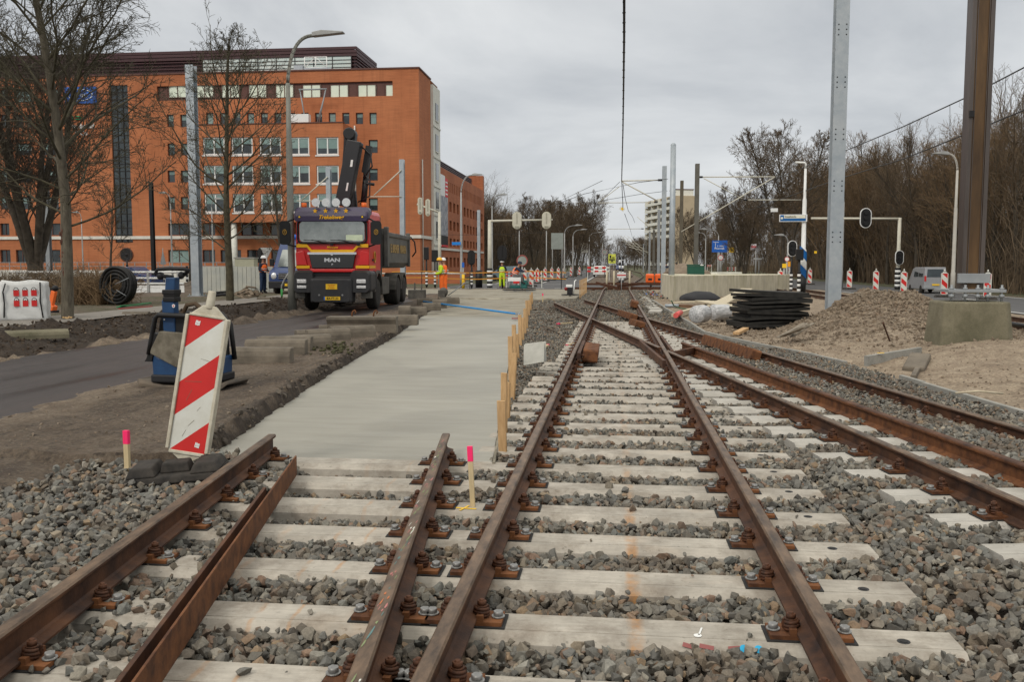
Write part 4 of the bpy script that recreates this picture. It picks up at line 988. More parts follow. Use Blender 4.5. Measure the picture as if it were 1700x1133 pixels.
for i in range(10):
    z = 1.2 + i * 2.68
    c = MB(); c.bx(.3, L_ - .3, .02, 1.3, z, z + .2); c.bx(.3, L_ - .3, 1.22, 1.3, z + .2, z + 1.1)
    for j in range(5): c.bx(.3 + j * (L_ - .6) / 4 - .1, .3 + j * (L_ - .6) / 4 + .1, .02, 1.2, z + .2, z + 2.4)
    c.build("balcony", M_cream, at1)
    c = MB()
    for j in range(8): a_ = .9 + j * (L_ - 1.5) / 8; c.bx(a_, a_ + (L_ - 1.5) / 8 * .65, .015, .05, z + .35, z + 2.1)
    c.build("window", M_wind, at1)

# ================================================================ poles and lamps
def hbeam(mb, h, b=.46, t=.05, wd=.42):
    mb.box((0, -b / 2 + t / 2, h / 2), (wd, t, h)); mb.box((0, b / 2 - t / 2, h / 2), (wd, t, h)); mb.box((0, 0, h / 2), (t * .7, b - 2 * t, h - .01))
def hpole(loc, h, m, label, b=.46, wd=.42, rz=0, group="catenary poles", holes=False, name="catenary_pole"):
    t = thing(name, label, "catenary pole", loc, rz, group); c = MB(); hbeam(c, h, b, .04, wd); c.build("column", m, t, bev=.004)
    c = MB(); c.box((0, 0, .02), (b + .25, b + .25, .04))
    for sx in (-1, 1):
        for sy in (-1, 1): c.cyl((sx * (b / 2 + .05), sy * (b / 2 + .05), .03), (sx * (b / 2 + .05), sy * (b / 2 + .05), .12), .025, 6)
    c.build("foot_plate", M_galvd, t)
    if holes:
        c = MB()
        for z in np.arange(2.2, h, 1.35):
            for dz in (0, .13, .26):
                for sx in (-.1, .1): c.disc((sx, -b / 2 - .002, z + dz), .018, 'y', 8, .01)
        c.build("bolt_hole", M_black, t)
    return t
g0 = gr(328, 491, .22); hpole((g0.x, g0.y, .18), 10.1, M_galv, "thick galvanised steel column beside the grey panel fence and tree", .40, .36)
hpole((5.85, 25.2, .0), 12.6, M_galv, "tall pale galvanised column rising behind the gravel mound", .36, .34, holes=True)
# big brown pole on its foundation
Yb = 16.2; xb = xat(1606, Yb, 560)
fb = tag(MB().build("tmp", M_conc), "x", "x"); bpy.data.objects.remove(fb)
def frustum(w0, w1, d0, d1, h, n=4):
    c = MB(); p = []
    for (ww_, dd, z) in ((w0, d0, 0), (w1, d1, h)):
        k = .12
        p.append([(-ww_ / 2 + k, -dd / 2, z), (ww_ / 2 - k, -dd / 2, z), (ww_ / 2, -dd / 2 + k, z), (ww_ / 2, dd / 2 - k, z), (ww_ / 2 - k, dd / 2, z), (-ww_ / 2 + k, dd / 2, z), (-ww_ / 2, dd / 2 - k, z), (-ww_ / 2, -dd / 2 + k, z)])
    v = p[0] + p[1]; c.add(v, [tuple(range(7, -1, -1)), tuple(range(8, 16))] + [(i, (i + 1) % 8, 8 + (i + 1) % 8, 8 + i) for i in range(8)], False); return c
mossc = concrete_mat("mossy_concrete", (0.085, 0.08, 0.045), (0.23, 0.205, 0.14), 0.0, 'y', scale=1.6)
c = frustum(1.22, 1.06, 1.1, .95, 1.0); fo = tag(c.build("foundation_block", mossc, bev=.03), "mossy tapered concrete foundation carrying the rust brown column", "foundation"); fo.location = (xb, Yb, -.02)
bp_ = thing("steel_column", "huge rust brown steel column bolted on the mossy concrete foundation", "catenary pole", (xb + .0, Yb, 1.15), 0)
M_cort = mat("brown_steel", (0.055, 0.032, 0.015), 0.5, 0.3, vs=1.2, col2=(0.15, 0.085, 0.035), stretch=(3, 3, .5), spec=.5)
M_cort2 = mat("grey_brown_steel", (0.07, 0.06, 0.055), 0.4, 0.5, vs=1.2, col2=(0.13, 0.11, 0.10), stretch=(3, 3, .4), spec=.5)
c = MB(); H2 = 9.0
c.k = 0; c.box((0, -.10, H2 / 2), (.22, .03, H2)); c.k = 1; c.box((-.145, -.0, H2 / 2), (.07, .26, H2)); c.box((.145, 0, H2 / 2), (.07, .26, H2)); c.box((-.09, -.126, H2 / 2), (.012, .02, H2)); c.box((.09, -.126, H2 / 2), (.012, .02, H2))
c.build("column", [M_cort, M_cort2], bp_, bev=.006)
c = MB(); c.box((0, -.17, .22), (.52, .06, .16)); c.box((0, 0, .01), (.92, .7, .05)); c.build("base_plate", M_galvd, bp_, bev=.005)
c = MB()
for sx in (-.40, -.18, .02, .18, .40): c.cyl((sx, -.31, -.16), (sx, -.31, .11), .02, 8); c.cyl((sx, -.31, -.10), (sx, -.31, -.05), .045, 6); c.cyl((sx, -.31, .035), (sx, -.31, .065), .038, 6)
c.build("anchor_bolt", M_galvd, bp_); c = MB(); c.box((-.14, -.15, 2.95), (.07, .05, .10)); c.build("bracket", M_black, bp_)

def roundpole(px, Y, ptop, r0, r1, m, label, name="tram_pole", group=None, pbase=None, cat="pole", rz=0):
    x = xat(px, Y, 439); h = zat(ptop, Y, px)
    t = thing(name, label, cat, (x, Y, 0), rz, group); c = MB(); c.cyl((0, 0, 0), (0, 0, h - r1), r0, 14, r1); c.ball((0, 0, h - r1), r1, 14, 8); c.build("shaft", m, t); c = MB(); c.cyl((0, 0, 0), (0, 0, .12), r0 * 1.5, 14); c.build("foot", M_dark, t); return t
def squarepole(px, Y, ptop, b, m, label, group="catenary poles"):
    x = xat(px, Y); h = zat(ptop, Y, px); t = thing("catenary_pole", label, "catenary pole", (x, Y, 0), 0, group); c = MB(); hbeam(c, h, b, b * .1, b * .9); c.build("column", m, t); return t
M_olive = mat("brown_pole", (0.10, 0.085, 0.06), 0.7, vs=2, var=.2)
M_olive2 = mat("greybrown_pole", (0.12, 0.115, 0.10), 0.65, .2, vs=2, var=.2)
p_big = roundpole(1115, 41.5, 237, .14, .12, M_galv, "tall round-capped grey pole in front of the concrete platform corner", pbase=480)
p_h = squarepole(1101, 50, 276, .26, M_galv, "slim galvanised column carrying the bracket over the straight track")
p_br = squarepole(1130, 62, 300, .24, M_olive, "plain brown column between the grey poles and tower block")
p_br2 = squarepole(1155, 55, 272, .28, M_olive2, "dark grey-brown column carrying brackets toward the road")
for i, (px, Y, pt) in enumerate(((1093, 78, 348), (1085, 96, 382), (1078, 118, 384), (1072, 150, 398), (1068, 190, 405))):
    squarepole(px, Y, pt, .26, [M_galvd, M_olive2][i % 2], f"{ordn(i + 1)} receding catenary column after the round-capped pole")
squarepole(255, 60, 303, .26, M_dark, "dark slim column standing before the brick office near the round window")
squarepole(82, 55, 275, .3, M_galvd, "grey column behind the thick multi-stemmed tree")
k1 = squarepole(669, 52, 265, .30, M_galv, "blue-grey column with slanting stay just behind the tipper truck")
k2 = squarepole(548, 50, 277, .28, M_galv, "grey column with slanting stay seen above the truck cab")
for k_, dxp in ((k1, -47), (k2, -47)):
    Y = k_.location.y; s = Y / 1500
    c = MB(); c.cyl((0, -.2, zat(283 if k_ is k1 else 293, Y, 660)), (dxp * s, -.2, zat(325 if k_ is k1 else 333, Y, 620)), .035, 6); c.cyl((0, -.2, zat(327 if k_ is k1 else 333, Y, 660)), (dxp * s * 1.15, -.2, zat(327 if k_ is k1 else 333, Y, 620)), .03, 6)
    c.build("stay", M_beigepole, k_)
t = squarepole(795, 62, 349, .22, M_galv, "blue-grey round column beside the zebra-striped signal post"); c = MB(); c.cyl((0, 0, 0), (0, 0, 1.2), .24, 12); c.build("black_sleeve", M_black, t)

def lamp(px, Y, ptop, arm_px, label, m=None, r=.07, base=0.0, headl=.7, group="street lamps", bend=.8, drop=0):
    m = m or M_greypost; x = xat(px, Y); h = zat(ptop, Y, px) - base; a = arm_px * Y / 1500; s = 1 if a > 0 else -1
    t = thing("street_lamp", label, "street lamp", (x, Y, base), 0, group)
    c = MB(); c.tube([(0, 0, 0), (0, 0, 1.2), (0, 0, 1.25), (0, 0, h * .62), (0, 0, h * .63), (0, 0, h - bend)], [r * 1.25, r * 1.2, r, r * .9, r * .75, r * .6], 10); c.build("post", m, t)
    al = abs(a) - headl; pts = [(0, 0, h - bend)]
    for u in np.linspace(.08, 1, 12): pts.append((s * max(al, bend * .6) * u ** 1.5, 0, h - bend + (bend - .05) * (1 - (1 - u) ** 2.4))); c = MB(); c.tube(pts, r * .5, 8); c.build("arm", m, t)
    c = MB(); c.M = Matrix.Translation((s * (max(al, bend * .6) - .05), 0, h - .03)) @ Matrix.Rotation(-s * .06, 4, 'Y')
    c.prism([(0, -.06), (s * headl, -.04), (s * headl, .0), (s * headl * .3, .10), (0, .06)][::s], -.13, .13, 'y'); c.build("lamp_head", M_greypost, t, bev=.01); return t
lamp(484, 28.2, 57, 98, "tall curved street lamp standing beside the truck cab", mat("lamp_post_olive", (.20, .20, .175), .6, .2, vs=3, var=.12), .115, .05, 1.0, bend=1.5)
lamp(766, 62, 290, 37, "street lamp with blue street-name sign near the long brick wing", r=.09, bend=1.2)
lamp(817, 82, 323, 27, "pale thin street lamp behind the signal gantry", r=.08, bend=1.0)
lamp(286, 62, 320, -20, "small street lamp before the brick office, bent toward the big trees", r=.06, bend=.6, headl=.5)
lamp(354, 64, 330, 20, "small street lamp seen through the trunk of the slender tree", r=.06, bend=.6, headl=.5)
lamp(138, 66, 352, -14, "little street lamp mostly hidden behind the scarred tree trunk", r=.05, bend=.5, headl=.5)
for i, (px, Y, pt, a) in enumerate(((937, 92, 374, 30), (951, 110, 381, 24), (978, 130, 386, 22), (1000, 170, 398, 18))):
    lamp(px, Y, pt, a, f"{ordn(i + 1)} lamp in the receding row along the empty carriageway", r=.08, bend=.8)
lamp(1192, 95, 380, -32, "street lamp beyond the blue direction board", r=.08, bend=.7)
lamp(1171, 110, 386, -20, "street lamp just before the blue direction board, half hidden", r=.08, bend=.7)
lamp(1583, 45, 254, -32, "pale street lamp between the grey van and the rusty column", mat("lamp_pale", (.42, .40, .36), .6, vs=3, var=.1), .09, bend=.8)
lamp(1398, 62, 320, -22, "thin street lamp behind the galvanised column near the overhead signal", r=.07, bend=.6)
lamp(1307, 70, 390, -20, "short street lamp behind the oval signal", r=.07, bend=.6)

# overhead signal gantries
def tl_back(parent, x, y, z, m, w=.42, h=.98, name="signal_head", face=None):
    c = MB(); pts = [];  r = w / 2
    pl_ = [(r * cos(a), h / 2 - r + r * sin(a)) for a in np.linspace(0, pi, 10)] + [(r * cos(a), -h / 2 + r + r * sin(a)) for a in np.linspace(pi, 2 * pi, 10)]
    c.k = 0; c.prism([(p[0] + x, p[1] + z) for p in pl_], y - .03, y + .03, 'y')
    c.k = 1; pl2 = [((p[0]) * .86 + x, p[1] * .93 + z) for p in pl_]; c.prism(pl2, y - .05, y - .031, 'y')
    if face:
        c.k = 2
        for dz in (h * .27, 0, -h * .27): c.cyl((x, y - .052, z + dz), (x, y - .17, z + dz), w * .2, 12)
    else:
        c.k = 2; c.bx(x - w * .18, x + w * .18, y + .031, y + .14, z - h * .42, z + h * .42)
        c.bx(x - w * .2, x + w * .2, y - .10, y - .051, z - h * .4, z - h * .33); c.bx(x - .03, x + .03, y - .09, y - .051, z - h * .2, z + h * .42)
    return c.build(name, [m, M_black if (face or m is M_black) else M_beigepole, M_black if (face or m is M_black) else mat("signal_grey", (.34, .33, .26), .6)], parent)
M_cr = mat("signal_cream", (0.50, 0.49, 0.38), .6, var=.05)
def stripes(parent, x, y, z0, z1, r, n, a=M_black, b=M_white, name="striped_sleeve"):
    c = MB()
    for i in range(n): c.k = i % 2; c.cyl((x, y, z0 + (z1 - z0) * i / n), (x, y, z0 + (z1 - z0) * (i + 1) / n), r, 12)
    return c.build(name, [a, b], parent)
Yg = 61; sg_ = Yg / 1500
gt = thing("signal_gantry", "cream signal gantry with two oval heads on its arm above the concrete pavers' roller", "traffic signal", (xat(813, Yg), Yg, 0))
gt['label'] = "cream gantry arm carrying two oval signal backs above the working men"
c = MB(); hz = zat(366, Yg, 813); c.cyl((0, 0, 0), (0, 0, hz), .16, 12, .12); c.build("post", M_beigepole, gt); c = MB(); c.cyl((-.1, 0, hz - .05), (105 * sg_, 0, hz + .02), .085, 10, .05); c.build("arm", M_beigepole, gt)
tl_back(gt, 46 * sg_, -.12, hz - .02, M_cr, .62, 1.15); tl_back(gt, 95 * sg_, -.12, hz - .02, M_cr, .62, 1.15); stripes(gt, 0, 0, .0, 1.35, .19, 9)
gt = thing("signal_gantry", "cream signal post with a side arm and two backs beside the white office tower", "traffic signal", (xat(730, 63), 63, 0))
c = MB(); hz = zat(352, 63, 730); c.cyl((0, 0, 0), (0, 0, hz), .13, 12, .10); c.build("post", M_beigepole, gt); c = MB(); c.cyl((0, 0, hz - .05), (-38 * 63 / 1500, 0, hz + .55), .07, 8); c.build("arm", M_beigepole, gt)
tl_back(gt, -1.35, -.1, hz + .42, M_cr, .34, 1.2); tl_back(gt, -.8, -.1, hz + .3, M_cr, .34, 1.2)
Yg = 58; gt = thing("signal_gantry", "cream gantry with one black oval signal over the road before the woods", "traffic signal", (xat(1491, Yg), Yg, 0)); s2 = Yg / 1500
c = MB(); hz = zat(362, Yg, 1490); c.cyl((0, 0, 0), (0, 0, hz), .13, 12, .10); c.build("post", M_beigepole, gt); c = MB(); c.cyl((.1, 0, hz - .05), (-136 * s2, 0, hz), .07, 8); c.build("arm", M_beigepole, gt)
tl_back(gt, -53 * s2, -.15, hz - .0, M_white, .68, 1.22, face=1); tl_back(gt, .0, -.2, zat(428, Yg, 1490), M_white, .5, .9, face=1); stripes(gt, 0, 0, .1, 1.4, .17, 9)
def signal_post(px, Y, pyc, label, w=.5, h=.95, cream=False, zs=1.2, face=True, pole_r=.055, backm=None, blk=False):
    x = xat(px, Y); t = thing("traffic_signal", label, "traffic signal", (x, Y, 0), 0, "traffic signals on striped posts"); zc_ = zat(pyc, Y, px)
    c = MB(); c.cyl((0, 0, 0), (0, 0, zc_), pole_r, 8); c.build("post", M_black, t)
    if blk:
        c = MB(); c.bx(-w / 2, w / 2, -.15, .15, zc_ - h / 2, zc_ + h / 2); c.build("signal_head", M_black, t, bev=.03)
    else: tl_back(t, 0, -.12, zc_, backm or (M_white if face else M_black), w, h, face=face)
    if zs: stripes(t, 0, 0, .15, zs, pole_r * 1.5, 9)
    return t
signal_post(1314, 50, 413, "black oval signal with white rim beside the white and blue banded mast", .48, .86)
t = signal_post(1327, 46, 423, "dark side-facing signal on a black and white post touching the banded mast", .34, .55, blk=True, zs=1.25); 
signal_post(708, 60, 421, "slim black pedestrian signal on a striped post by the brick wall", .3, .85, blk=True)
signal_post(783, 60, 428, "black signal head beside the blue-grey column at the crossing", .5, 1.0, face=False, backm=M_black)
signal_post(722, 60, 425, "black signal head hidden behind the two workers at the slab", .4, .8, blk=True)
t = signal_post(834, 59, 421, "large black signal back right above the worker in yellow", .62, 1.05, face=False, zs=0, backm=M_black)
signal_post(211, 60, 424, "short striped post before the round dark opening of the brick office", .12, .2, blk=True, zs=1.6)
signal_post(310, 58, 448, "short striped post near the thick galvanised column", .2, .2, zs=1.5, blk=True)
signal_post(1029, 72, 428, "tall black and white striped post beside the track closure board, slimmer one", .12, .2, zs=2.2, blk=True)
signal_post(1034, 70, 434, "tall black and white striped post beside the track closure board, thicker one", .14, .2, zs=2.2, blk=True)
# white mast with street-name light box
mt = thing("street_mast", "white mast with blue and white bands carrying the illuminated street-name sign", "street lamp", (xat(1333, 47), 47, 0))
Ym = 47; ht = zat(270, Ym, 1337); z1 = zat(415, Ym, 1335)
c = MB(); c.cyl((0, 0, 0), (0, 0, zat(455, Ym)), .17, 12); c.k = 1; c.tube([(0, 0, zat(455, Ym)), (0, 0, z1), (0, 0, z1 + .05), (0, 0, zat(335, Ym)), (0, 0, zat(330, Ym)), (0, 0, ht - .3)], [.17, .15, .115, .10, .07, .06], 12); c.build("post", [M_black, M_white], mt)
c = MB(); c.tube([(0, 0, ht - .3), (0, 0, ht - .05), (-.08, 0, ht), (-.5, 0, ht + .02)], .05, 8); c.build("lamp_arm", M_white, mt)
c = MB()
for k_, (a, b) in enumerate(((z1 + .02, z1 - .42), (z1 - .46, z1 - .84), (z1 - .88, z1 - 1.30))):
    c.k = 0 if k_ != 1 else 1
    vs = []
    for j in range(16):
        an = 2 * pi * j / 16; r = .178; sl = -.18 * cos(an); vs.append((r * cos(an), r * sin(an), b + sl))
    for j in range(16):
        an = 2 * pi * j / 16; r = .178; sl = -.18 * cos(an); vs.append((r * cos(an), r * sin(an), a + sl))
    c.add(vs, [(j, (j + 1) % 16, 16 + (j + 1) % 16, 16 + j) for j in range(16)], True)
c.build("colour_band", [mat("mast_blue", (.0, .10, .33), .5), M_white], mt)
sgn_ = thing("street_name_sign", "white and blue illuminated street-name box fixed to the banded mast", "sign", (xat(1314, Ym), Ym - .12, zat(362.5, Ym, 1314)))
c = MB(); w_, h_ = 1.34, .36; c.k = 0; c.box((0, 0, 0), (w_, .14, h_)); c.k = 1; c.box((-.02, -.075, 0), (w_ * .93, .012, h_ * .82)); c.k = 2; c.box((.06, -.085, .065), (w_ * .78, .012, .16)); c.k = 3; c.text("Staalkade", .15, facing(Vector((-.15, -.095, .065))), .003)
c.k = 2; c.disc((-w_ * .42, -.086, 0), .06, 'y', 12, .012)
c.build("light_box", [M_white, mat("mast_blue", (.0, .10, .33), .5), mat("cream_face", (.66, .65, .54), .5), M_dark], sgn_, bev=.01)
# wires and brackets over the tracks
def bracket(px0, py0, px1, py1, Y, px2, py2, px3, py3, label, Y2=None):
    Y2 = Y2 or Y
    t = thing("catenary_bracket", label, "catenary bracket", at(px0, py0, Y), 0, "catenary brackets"); o = at(px0, py0, Y)
    c = MB(); c.cyl((0, 0, 0), at(px1, py1, Y2) - o, .035, 6); c.build("top_tube", M_beigepole, t)
    c = MB(); c.cyl(at(px2, py2, Y2) - o, at(px3, py3, Y) - o, .035, 6); c.build("stay_tube", M_beigepole, t)
    c = MB(); c.cyl((-.25, 0, 0), (.05, 0, 0), .06, 8); c.build("insulator", M_dark, t); return t
bracket(1100, 299, 1031, 300.5, 50, 1033, 302, 1092, 334, "bracket reaching from the slim grey column to the wires above the crossing")
bracket(1091, 336, 992, 337, 78, 1028, 310, 994, 336, "second long bracket crossing the wires farther along the track")
bracket(1165, 294, 1287, 293.5, 55, 1286, 294, 1131, 385, "long bracket from the dark column toward the road")
bracket(1240, 332, 1330, 332, 70, 1168, 296, 1232, 330, "bracket beneath, seen before the bare woods")
bracket(1068, 380, 1008, 380.5, 110, 1058, 360, 1080, 380, "third bracket above the far end of the straight track")
for i, (Y, px) in enumerate(((130, 1052), (150, 1046), (175, 1040))):
    bracket(px + 28, 420 - 6 * i, px - 8, 410 - 5 * i, Y, px - 10, 392, px + 28, 425, f"{ordn(i + 4)} small bracket receding above the distant track")
def wire(pts, label, r=.012, group="overhead wires", name="overhead_wire"):
    c = MB(); c.tube(pts, r, 5, True); return tag(c.build(name, mat("wire_dark", (.02, .02, .02), .6)), label, "wire", group)
def linew(a, b, n=8, sag=0.0): a = Vector(a); b = Vector(b); return [a.lerp(b, t) - Vector((0, 0, sag * 4 * t * (1 - t))) for t in np.linspace(0, 1, n)]
pA = [at(1036, -60, 14.5), at(1036, 60, 18.5), at(1035, 150, 26), at(1034, 220, 35), at(1032, 300, 50)]
o1 = wire(pA, "thick wire bundle with clips hanging above the straight track", .026)
c = MB()
for i in range(26):
    t_ = (i / 26) * (len(pA) - 1); k_ = int(t_); q = pA[k_].lerp(pA[k_ + 1], t_ - k_); c.box(q, (.05, .04, .025), random.random()); 
c.build("clip", M_black, o1)
wire([at(1032, 300, 50), at(1034, 338, 52), at(1034, 346, 52)], "drop wire holding the small yellow warning tag", .02)
tgz = thing("warning_tag", "small tilted white and yellow warning tag dangling from the wire", "sign", at(1033, 347, 52)); c = MB(); R4 = Matrix.Rotation(.6, 3, 'Y'); c.box((0, 0, 0), (.3, .02, .22), R4); c.k = 1; c.box((0, -.015, 0), (.14, .01, .12), R4); c.build("plate", [M_white, M_yellow], tgz)
wire([at(1034, 305, 50), at(1038, 330, 60), at(1043, 350, 72), at(1050, 360, 90), at(1054, 370, 110)], "contact wire sweeping down toward the far brackets", .018)
wire([at(1037, 355, 60), at(1046, 380, 110), at(1050, 395, 170)], "thin wire running on toward the vanishing track", .018)
wire([at(1109, 297, 50), at(1060, 303, 44), at(970, 322, 44), at(905, 346, 60)], "stay wire slanting from the slim column toward the woods", .014)
wire([at(1108, 317, 50), at(1060, 323, 50), at(1000, 333, 55)], "lower stay wire below the slanting one", .012)
wire([at(1029, 302, 50), at(994, 336, 60)], "short slanting wire at the end of the first bracket", .012)
wU = [at(1180, 340, 100), at(1390, 256, 40), at(1500, 210, 30), at(1610, 159, 25.0), at(1700, 112, 22), at(1780, 70, 20)]
wLo = [at(1180, 372, 100), at(1390, 298, 40), at(1500, 264, 30), at(1610, 220, 25.0), at(1700, 183, 22), at(1780, 148, 20)]
wire(wU, "upper catenary wire rising past the rusty column", .018); o2 = wire(wLo, "lower contact wire rising past the rusty column", .018)
for i, (px, Y) in enumerate(((1416, 37.3), (1458, 33.5), (1510, 29.3), (1577, 26.6))):
    f = lambda W, p: None
    def yat(a, b, pxq):
        import bisect
        xs_ = [1390, 1500, 1610, 1700]; 
        return np.interp(pxq, xs_, a)
    u = at(px, float(np.interp(px, [1390, 1500, 1610, 1700], [256, 210, 159, 112])), Y); l_ = at(px, float(np.interp(px, [1390, 1500, 1610, 1700], [298, 264, 220, 183])), Y)
    wire([u, l_], f"{ordn(i + 1)} dropper between the two wires, counted from the galvanised column", .007, "droppers between the wires", "dropper")
wire([at(1670, 127, 23), at(1668, 170, 23), at(1664, 188, 23)], "loose dropper wire dangling beyond the rusty column", .007, "droppers between the wires", "dropper")
wire(linew(at(560, 384, 52), at(905, 386, 66), 6, .2), "thin span wire across the brick office above the truck bed", .01)
wire(linew(at(905, 346, 60), at(1000, 300, 30), 6, .0), "thin wire fading toward the round pole", .008)
# ================================================================ bare trees
def tubes_np(branches):
    by = {}
    for pts, rad, n in branches: by.setdefault((len(pts), n), []).append((pts, rad))
    Vs = []; Fs = []; off = 0
    for (k, n), L_ in by.items():
        P = np.array([b[0] for b in L_]); R = np.array([b[1] for b in L_]); m = len(L_)
        T = np.empty_like(P); T[:, 1:-1] = P[:, 2:] - P[:, :-2]; T[:, 0] = P[:, 1] - P[:, 0]; T[:, -1] = P[:, -1] - P[:, -2]
        T /= (np.linalg.norm(T, axis=2, keepdims=True) + 1e-9)
        ref = np.zeros((m, 1, 3)); main = P[:, -1] - P[:, 0]; vert = np.abs(main[:, 2]) > .9 * np.linalg.norm(main, axis=1); ref[:, 0] = [0, 0, 1]; ref[vert, 0] = [1, 0, 0]
        U = np.cross(T, np.broadcast_to(ref, T.shape)); U /= (np.linalg.norm(U, axis=2, keepdims=True) + 1e-9); W = np.cross(T, U)
        an = 2 * pi * np.arange(n) / n
        V = P[:, :, None] + (U[:, :, None] * np.cos(an)[None, None, :, None] + W[:, :, None] * np.sin(an)[None, None, :, None]) * R[:, :, None, None]
        Vs.append(V.reshape(-1, 3)); i = np.arange(k - 1)[:, None] * n; j = np.arange(n)[None]; j2 = (j + 1) % n
        f = np.stack([i + j, i + j2, i + j2 + n, i + j + n], -1).reshape(-1, 4); f = f[None] + (np.arange(m) * k * n)[:, None, None] + off
        Fs.append(f.reshape(-1, 4)); off += m * k * n
    return np.concatenate(Vs), np.concatenate(Fs)
def perp(d, rs):
    a = rs.normal(size=3); a -= d * a.dot(d); return a / (np.linalg.norm(a) + 1e-9)
def gen_tree(seed, H=11.0, r0=.18, nl=(18, 8, 7, 4), start=.28, limb=.42, ang=(1.15, .55), up=.12, wob=.05, stems=1, spread=.25, sides=(10, 6, 4, 3, 3), twig=.008, lean=(0, 0), decay=.52):
    rs = np.random.RandomState(seed); tr = []; cr = []
    def path(p, d, L_, k, w, upf):
        pts = [p]; d = d / np.linalg.norm(d)
        for i in range(k - 1):
            d = d + rs.normal(size=3) * w + np.array([0, 0, upf]); d /= np.linalg.norm(d); pts.append(pts[-1] + d * L_ / (k - 1))
        return np.array(pts)
    def rec(p, d, L_, r, lev):
        k = (9, 7, 5, 4, 3)[lev]; pts = path(p, d, L_, k, wob * (1, 1.6, 2.2, 2.6, 3)[lev], up * (0, .8, .6, .35, .2)[lev]); last = lev >= len(nl)
        r1 = max(twig * .6, r * (.22 if lev == 0 else .3)); rad = np.linspace(r, r1, k)
        (tr if lev < 1 or (lev == 1 and stems > 1) else cr).append((pts, rad, sides[lev]))
        if last: return
        n = nl[lev]; n = max(1, int(n * (.7 + .6 * rs.rand()))) if lev else n
        for i in range(n):
            t = (start + (1 - start) * (i + rs.rand() * .8) / n) if lev == 0 else (.18 + .8 * (i + rs.rand()) / n)
            t = min(t, .985); f = t * (k - 1); j = int(f); q = pts[j] + (pts[min(j + 1, k - 1)] - pts[j]) * (f - j); dd = pts[min(j + 1, k - 1)] - pts[j]; dd = dd / (np.linalg.norm(dd) + 1e-9)
            if lev == 0: a = ang[0] + (ang[1] - ang[0]) * (t - start) / (1 - start) + rs.normal() * .08; tt_ = (t - start) / (1 - start); Lc = H * limb * (.62 + .55 * sin(pi * min(1, tt_ * .85 + .12)) - .55 * tt_ ** 2) * (.7 + .5 * rs.rand())
            else: a = .55 + .35 * rs.rand(); Lc = L_ * decay * (1.1 - .6 * t) * (.7 + .5 * rs.rand())
            pr = perp(dd, rs)
            if lev == 0: az = i * 2.399 + rs.rand() * .6; pr = np.array([cos(az), sin(az), 0.0])
            nd = dd * cos(a) + pr * sin(a); rr = np.interp(f, range(k), rad) * (.55 if lev == 0 else .6); rr = max(twig, min(rr, .0105 * Lc if lev == 0 else rr))
            rec(q, nd, Lc, rr, lev + 1)
    if stems == 1: rec(np.array([0., 0, -.1]), np.array([lean[0], lean[1], 1.0]), H, r0, 0)
    else:
        tr.append((np.array([[0, 0, -.1], [0, 0, .5], [0.02, 0, H * .14]]), np.array([r0 * 1.25, r0, r0 * .95]), 12))
        for s in range(stems):
            az = 2 * pi * s / stems + rs.rand() * .5; rec(np.array([.0, 0, H * .10]) + np.array([cos(az), sin(az), 0]) * r0 * .4, np.array([cos(az) * spread, sin(az) * spread, 1.0]), H * (.75 + .3 * rs.rand()), r0 * .55, 0)
    return tr, cr
M_bark = mat("bark_grey", (0.06, 0.05, 0.036), 0.9, vs=6, col2=(0.15, 0.132, 0.098), stretch=(2, 2, .6), bump=.01, bs=16)
M_barkg = mat("bark_greenish", (0.035, 0.030, 0.018), 0.9, vs=5, col2=(0.10, 0.088, 0.055), bump=.01, bs=16)
M_barkd = mat("bark_dark", (0.03, 0.025, 0.018), 0.9, vs=3, col2=(0.09, 0.074, 0.055))
M_twigb = mat("twig_brown", (0.055, 0.039, 0.025), 0.9, vs=.5, col2=(0.165, 0.12, 0.075))
M_twigo = mat("twig_ochre", (0.08, 0.053, 0.029), 0.9, vs=.5, col2=(0.24, 0.16, 0.088))
def tree_proto(seed, mt, mc, **kw):
    tr, cr = gen_tree(seed, **kw); V, F_ = tubes_np(tr); a = fast_mesh("trunk", V, F_, 4, mt, smooth=True); V, F_ = tubes_np(cr); b = fast_mesh("crown", V, F_, 4, mc, smooth=True); return a, b
def put_tree(pr, loc, rz, s, label, group=None, name="bare_tree", sz=None):
    t = thing(name, label, "tree", loc, rz, group); t.scale = (s, s, sz or s)
    child(pr[0], "trunk", t); child(pr[1], "crown", t); return t
# the near roadside trees
g1 = gr(112, 532, .22)
pr = tree_proto(5, M_bark, M_barkg, H=12.0, r0=.15, nl=(44, 11, 8, 5), start=.20, limb=.29, ang=(1.2, .5), up=.12, twig=.006, wob=.07, lean=(.01, 0))
T1 = put_tree(pr, (g1.x, g1.y, .18), .4, 1.0, "scarred roadside tree by the cycle path, torn bark low on its trunk")
c = MB()
for i in range(46):
    z = random.uniform(1.05, 2.25); xx = random.gauss(0, .035); c.ball((xx, -.128, z), random.uniform(.012, .03), 6, 4, (1, .8, 2.4))
for i in range(9): c.k = 1; c.ball((random.uniform(-.13, .13), -.17, .10 + random.uniform(-.02, .03)), .03, 6, 4, (1, .4, .8))
c.build("torn_bark", [mat("raw_wood", (.10, .045, .03), .9, vs=20, var=.3), mat("cut_wood", (.5, .33, .16), .8)], T1)
g2 = gr(382, 501, .22)
pr = tree_proto(21, M_barkg, M_barkg, H=9.7, r0=.15, nl=(34, 9, 6, 4), start=.20, limb=.32, ang=(1.25, .45), up=.10, twig=.007)
put_tree(pr, (g2.x, g2.y, .15), 2.1, 1.0, "slender roadside tree in front of the brick office, next to the galvanised column")
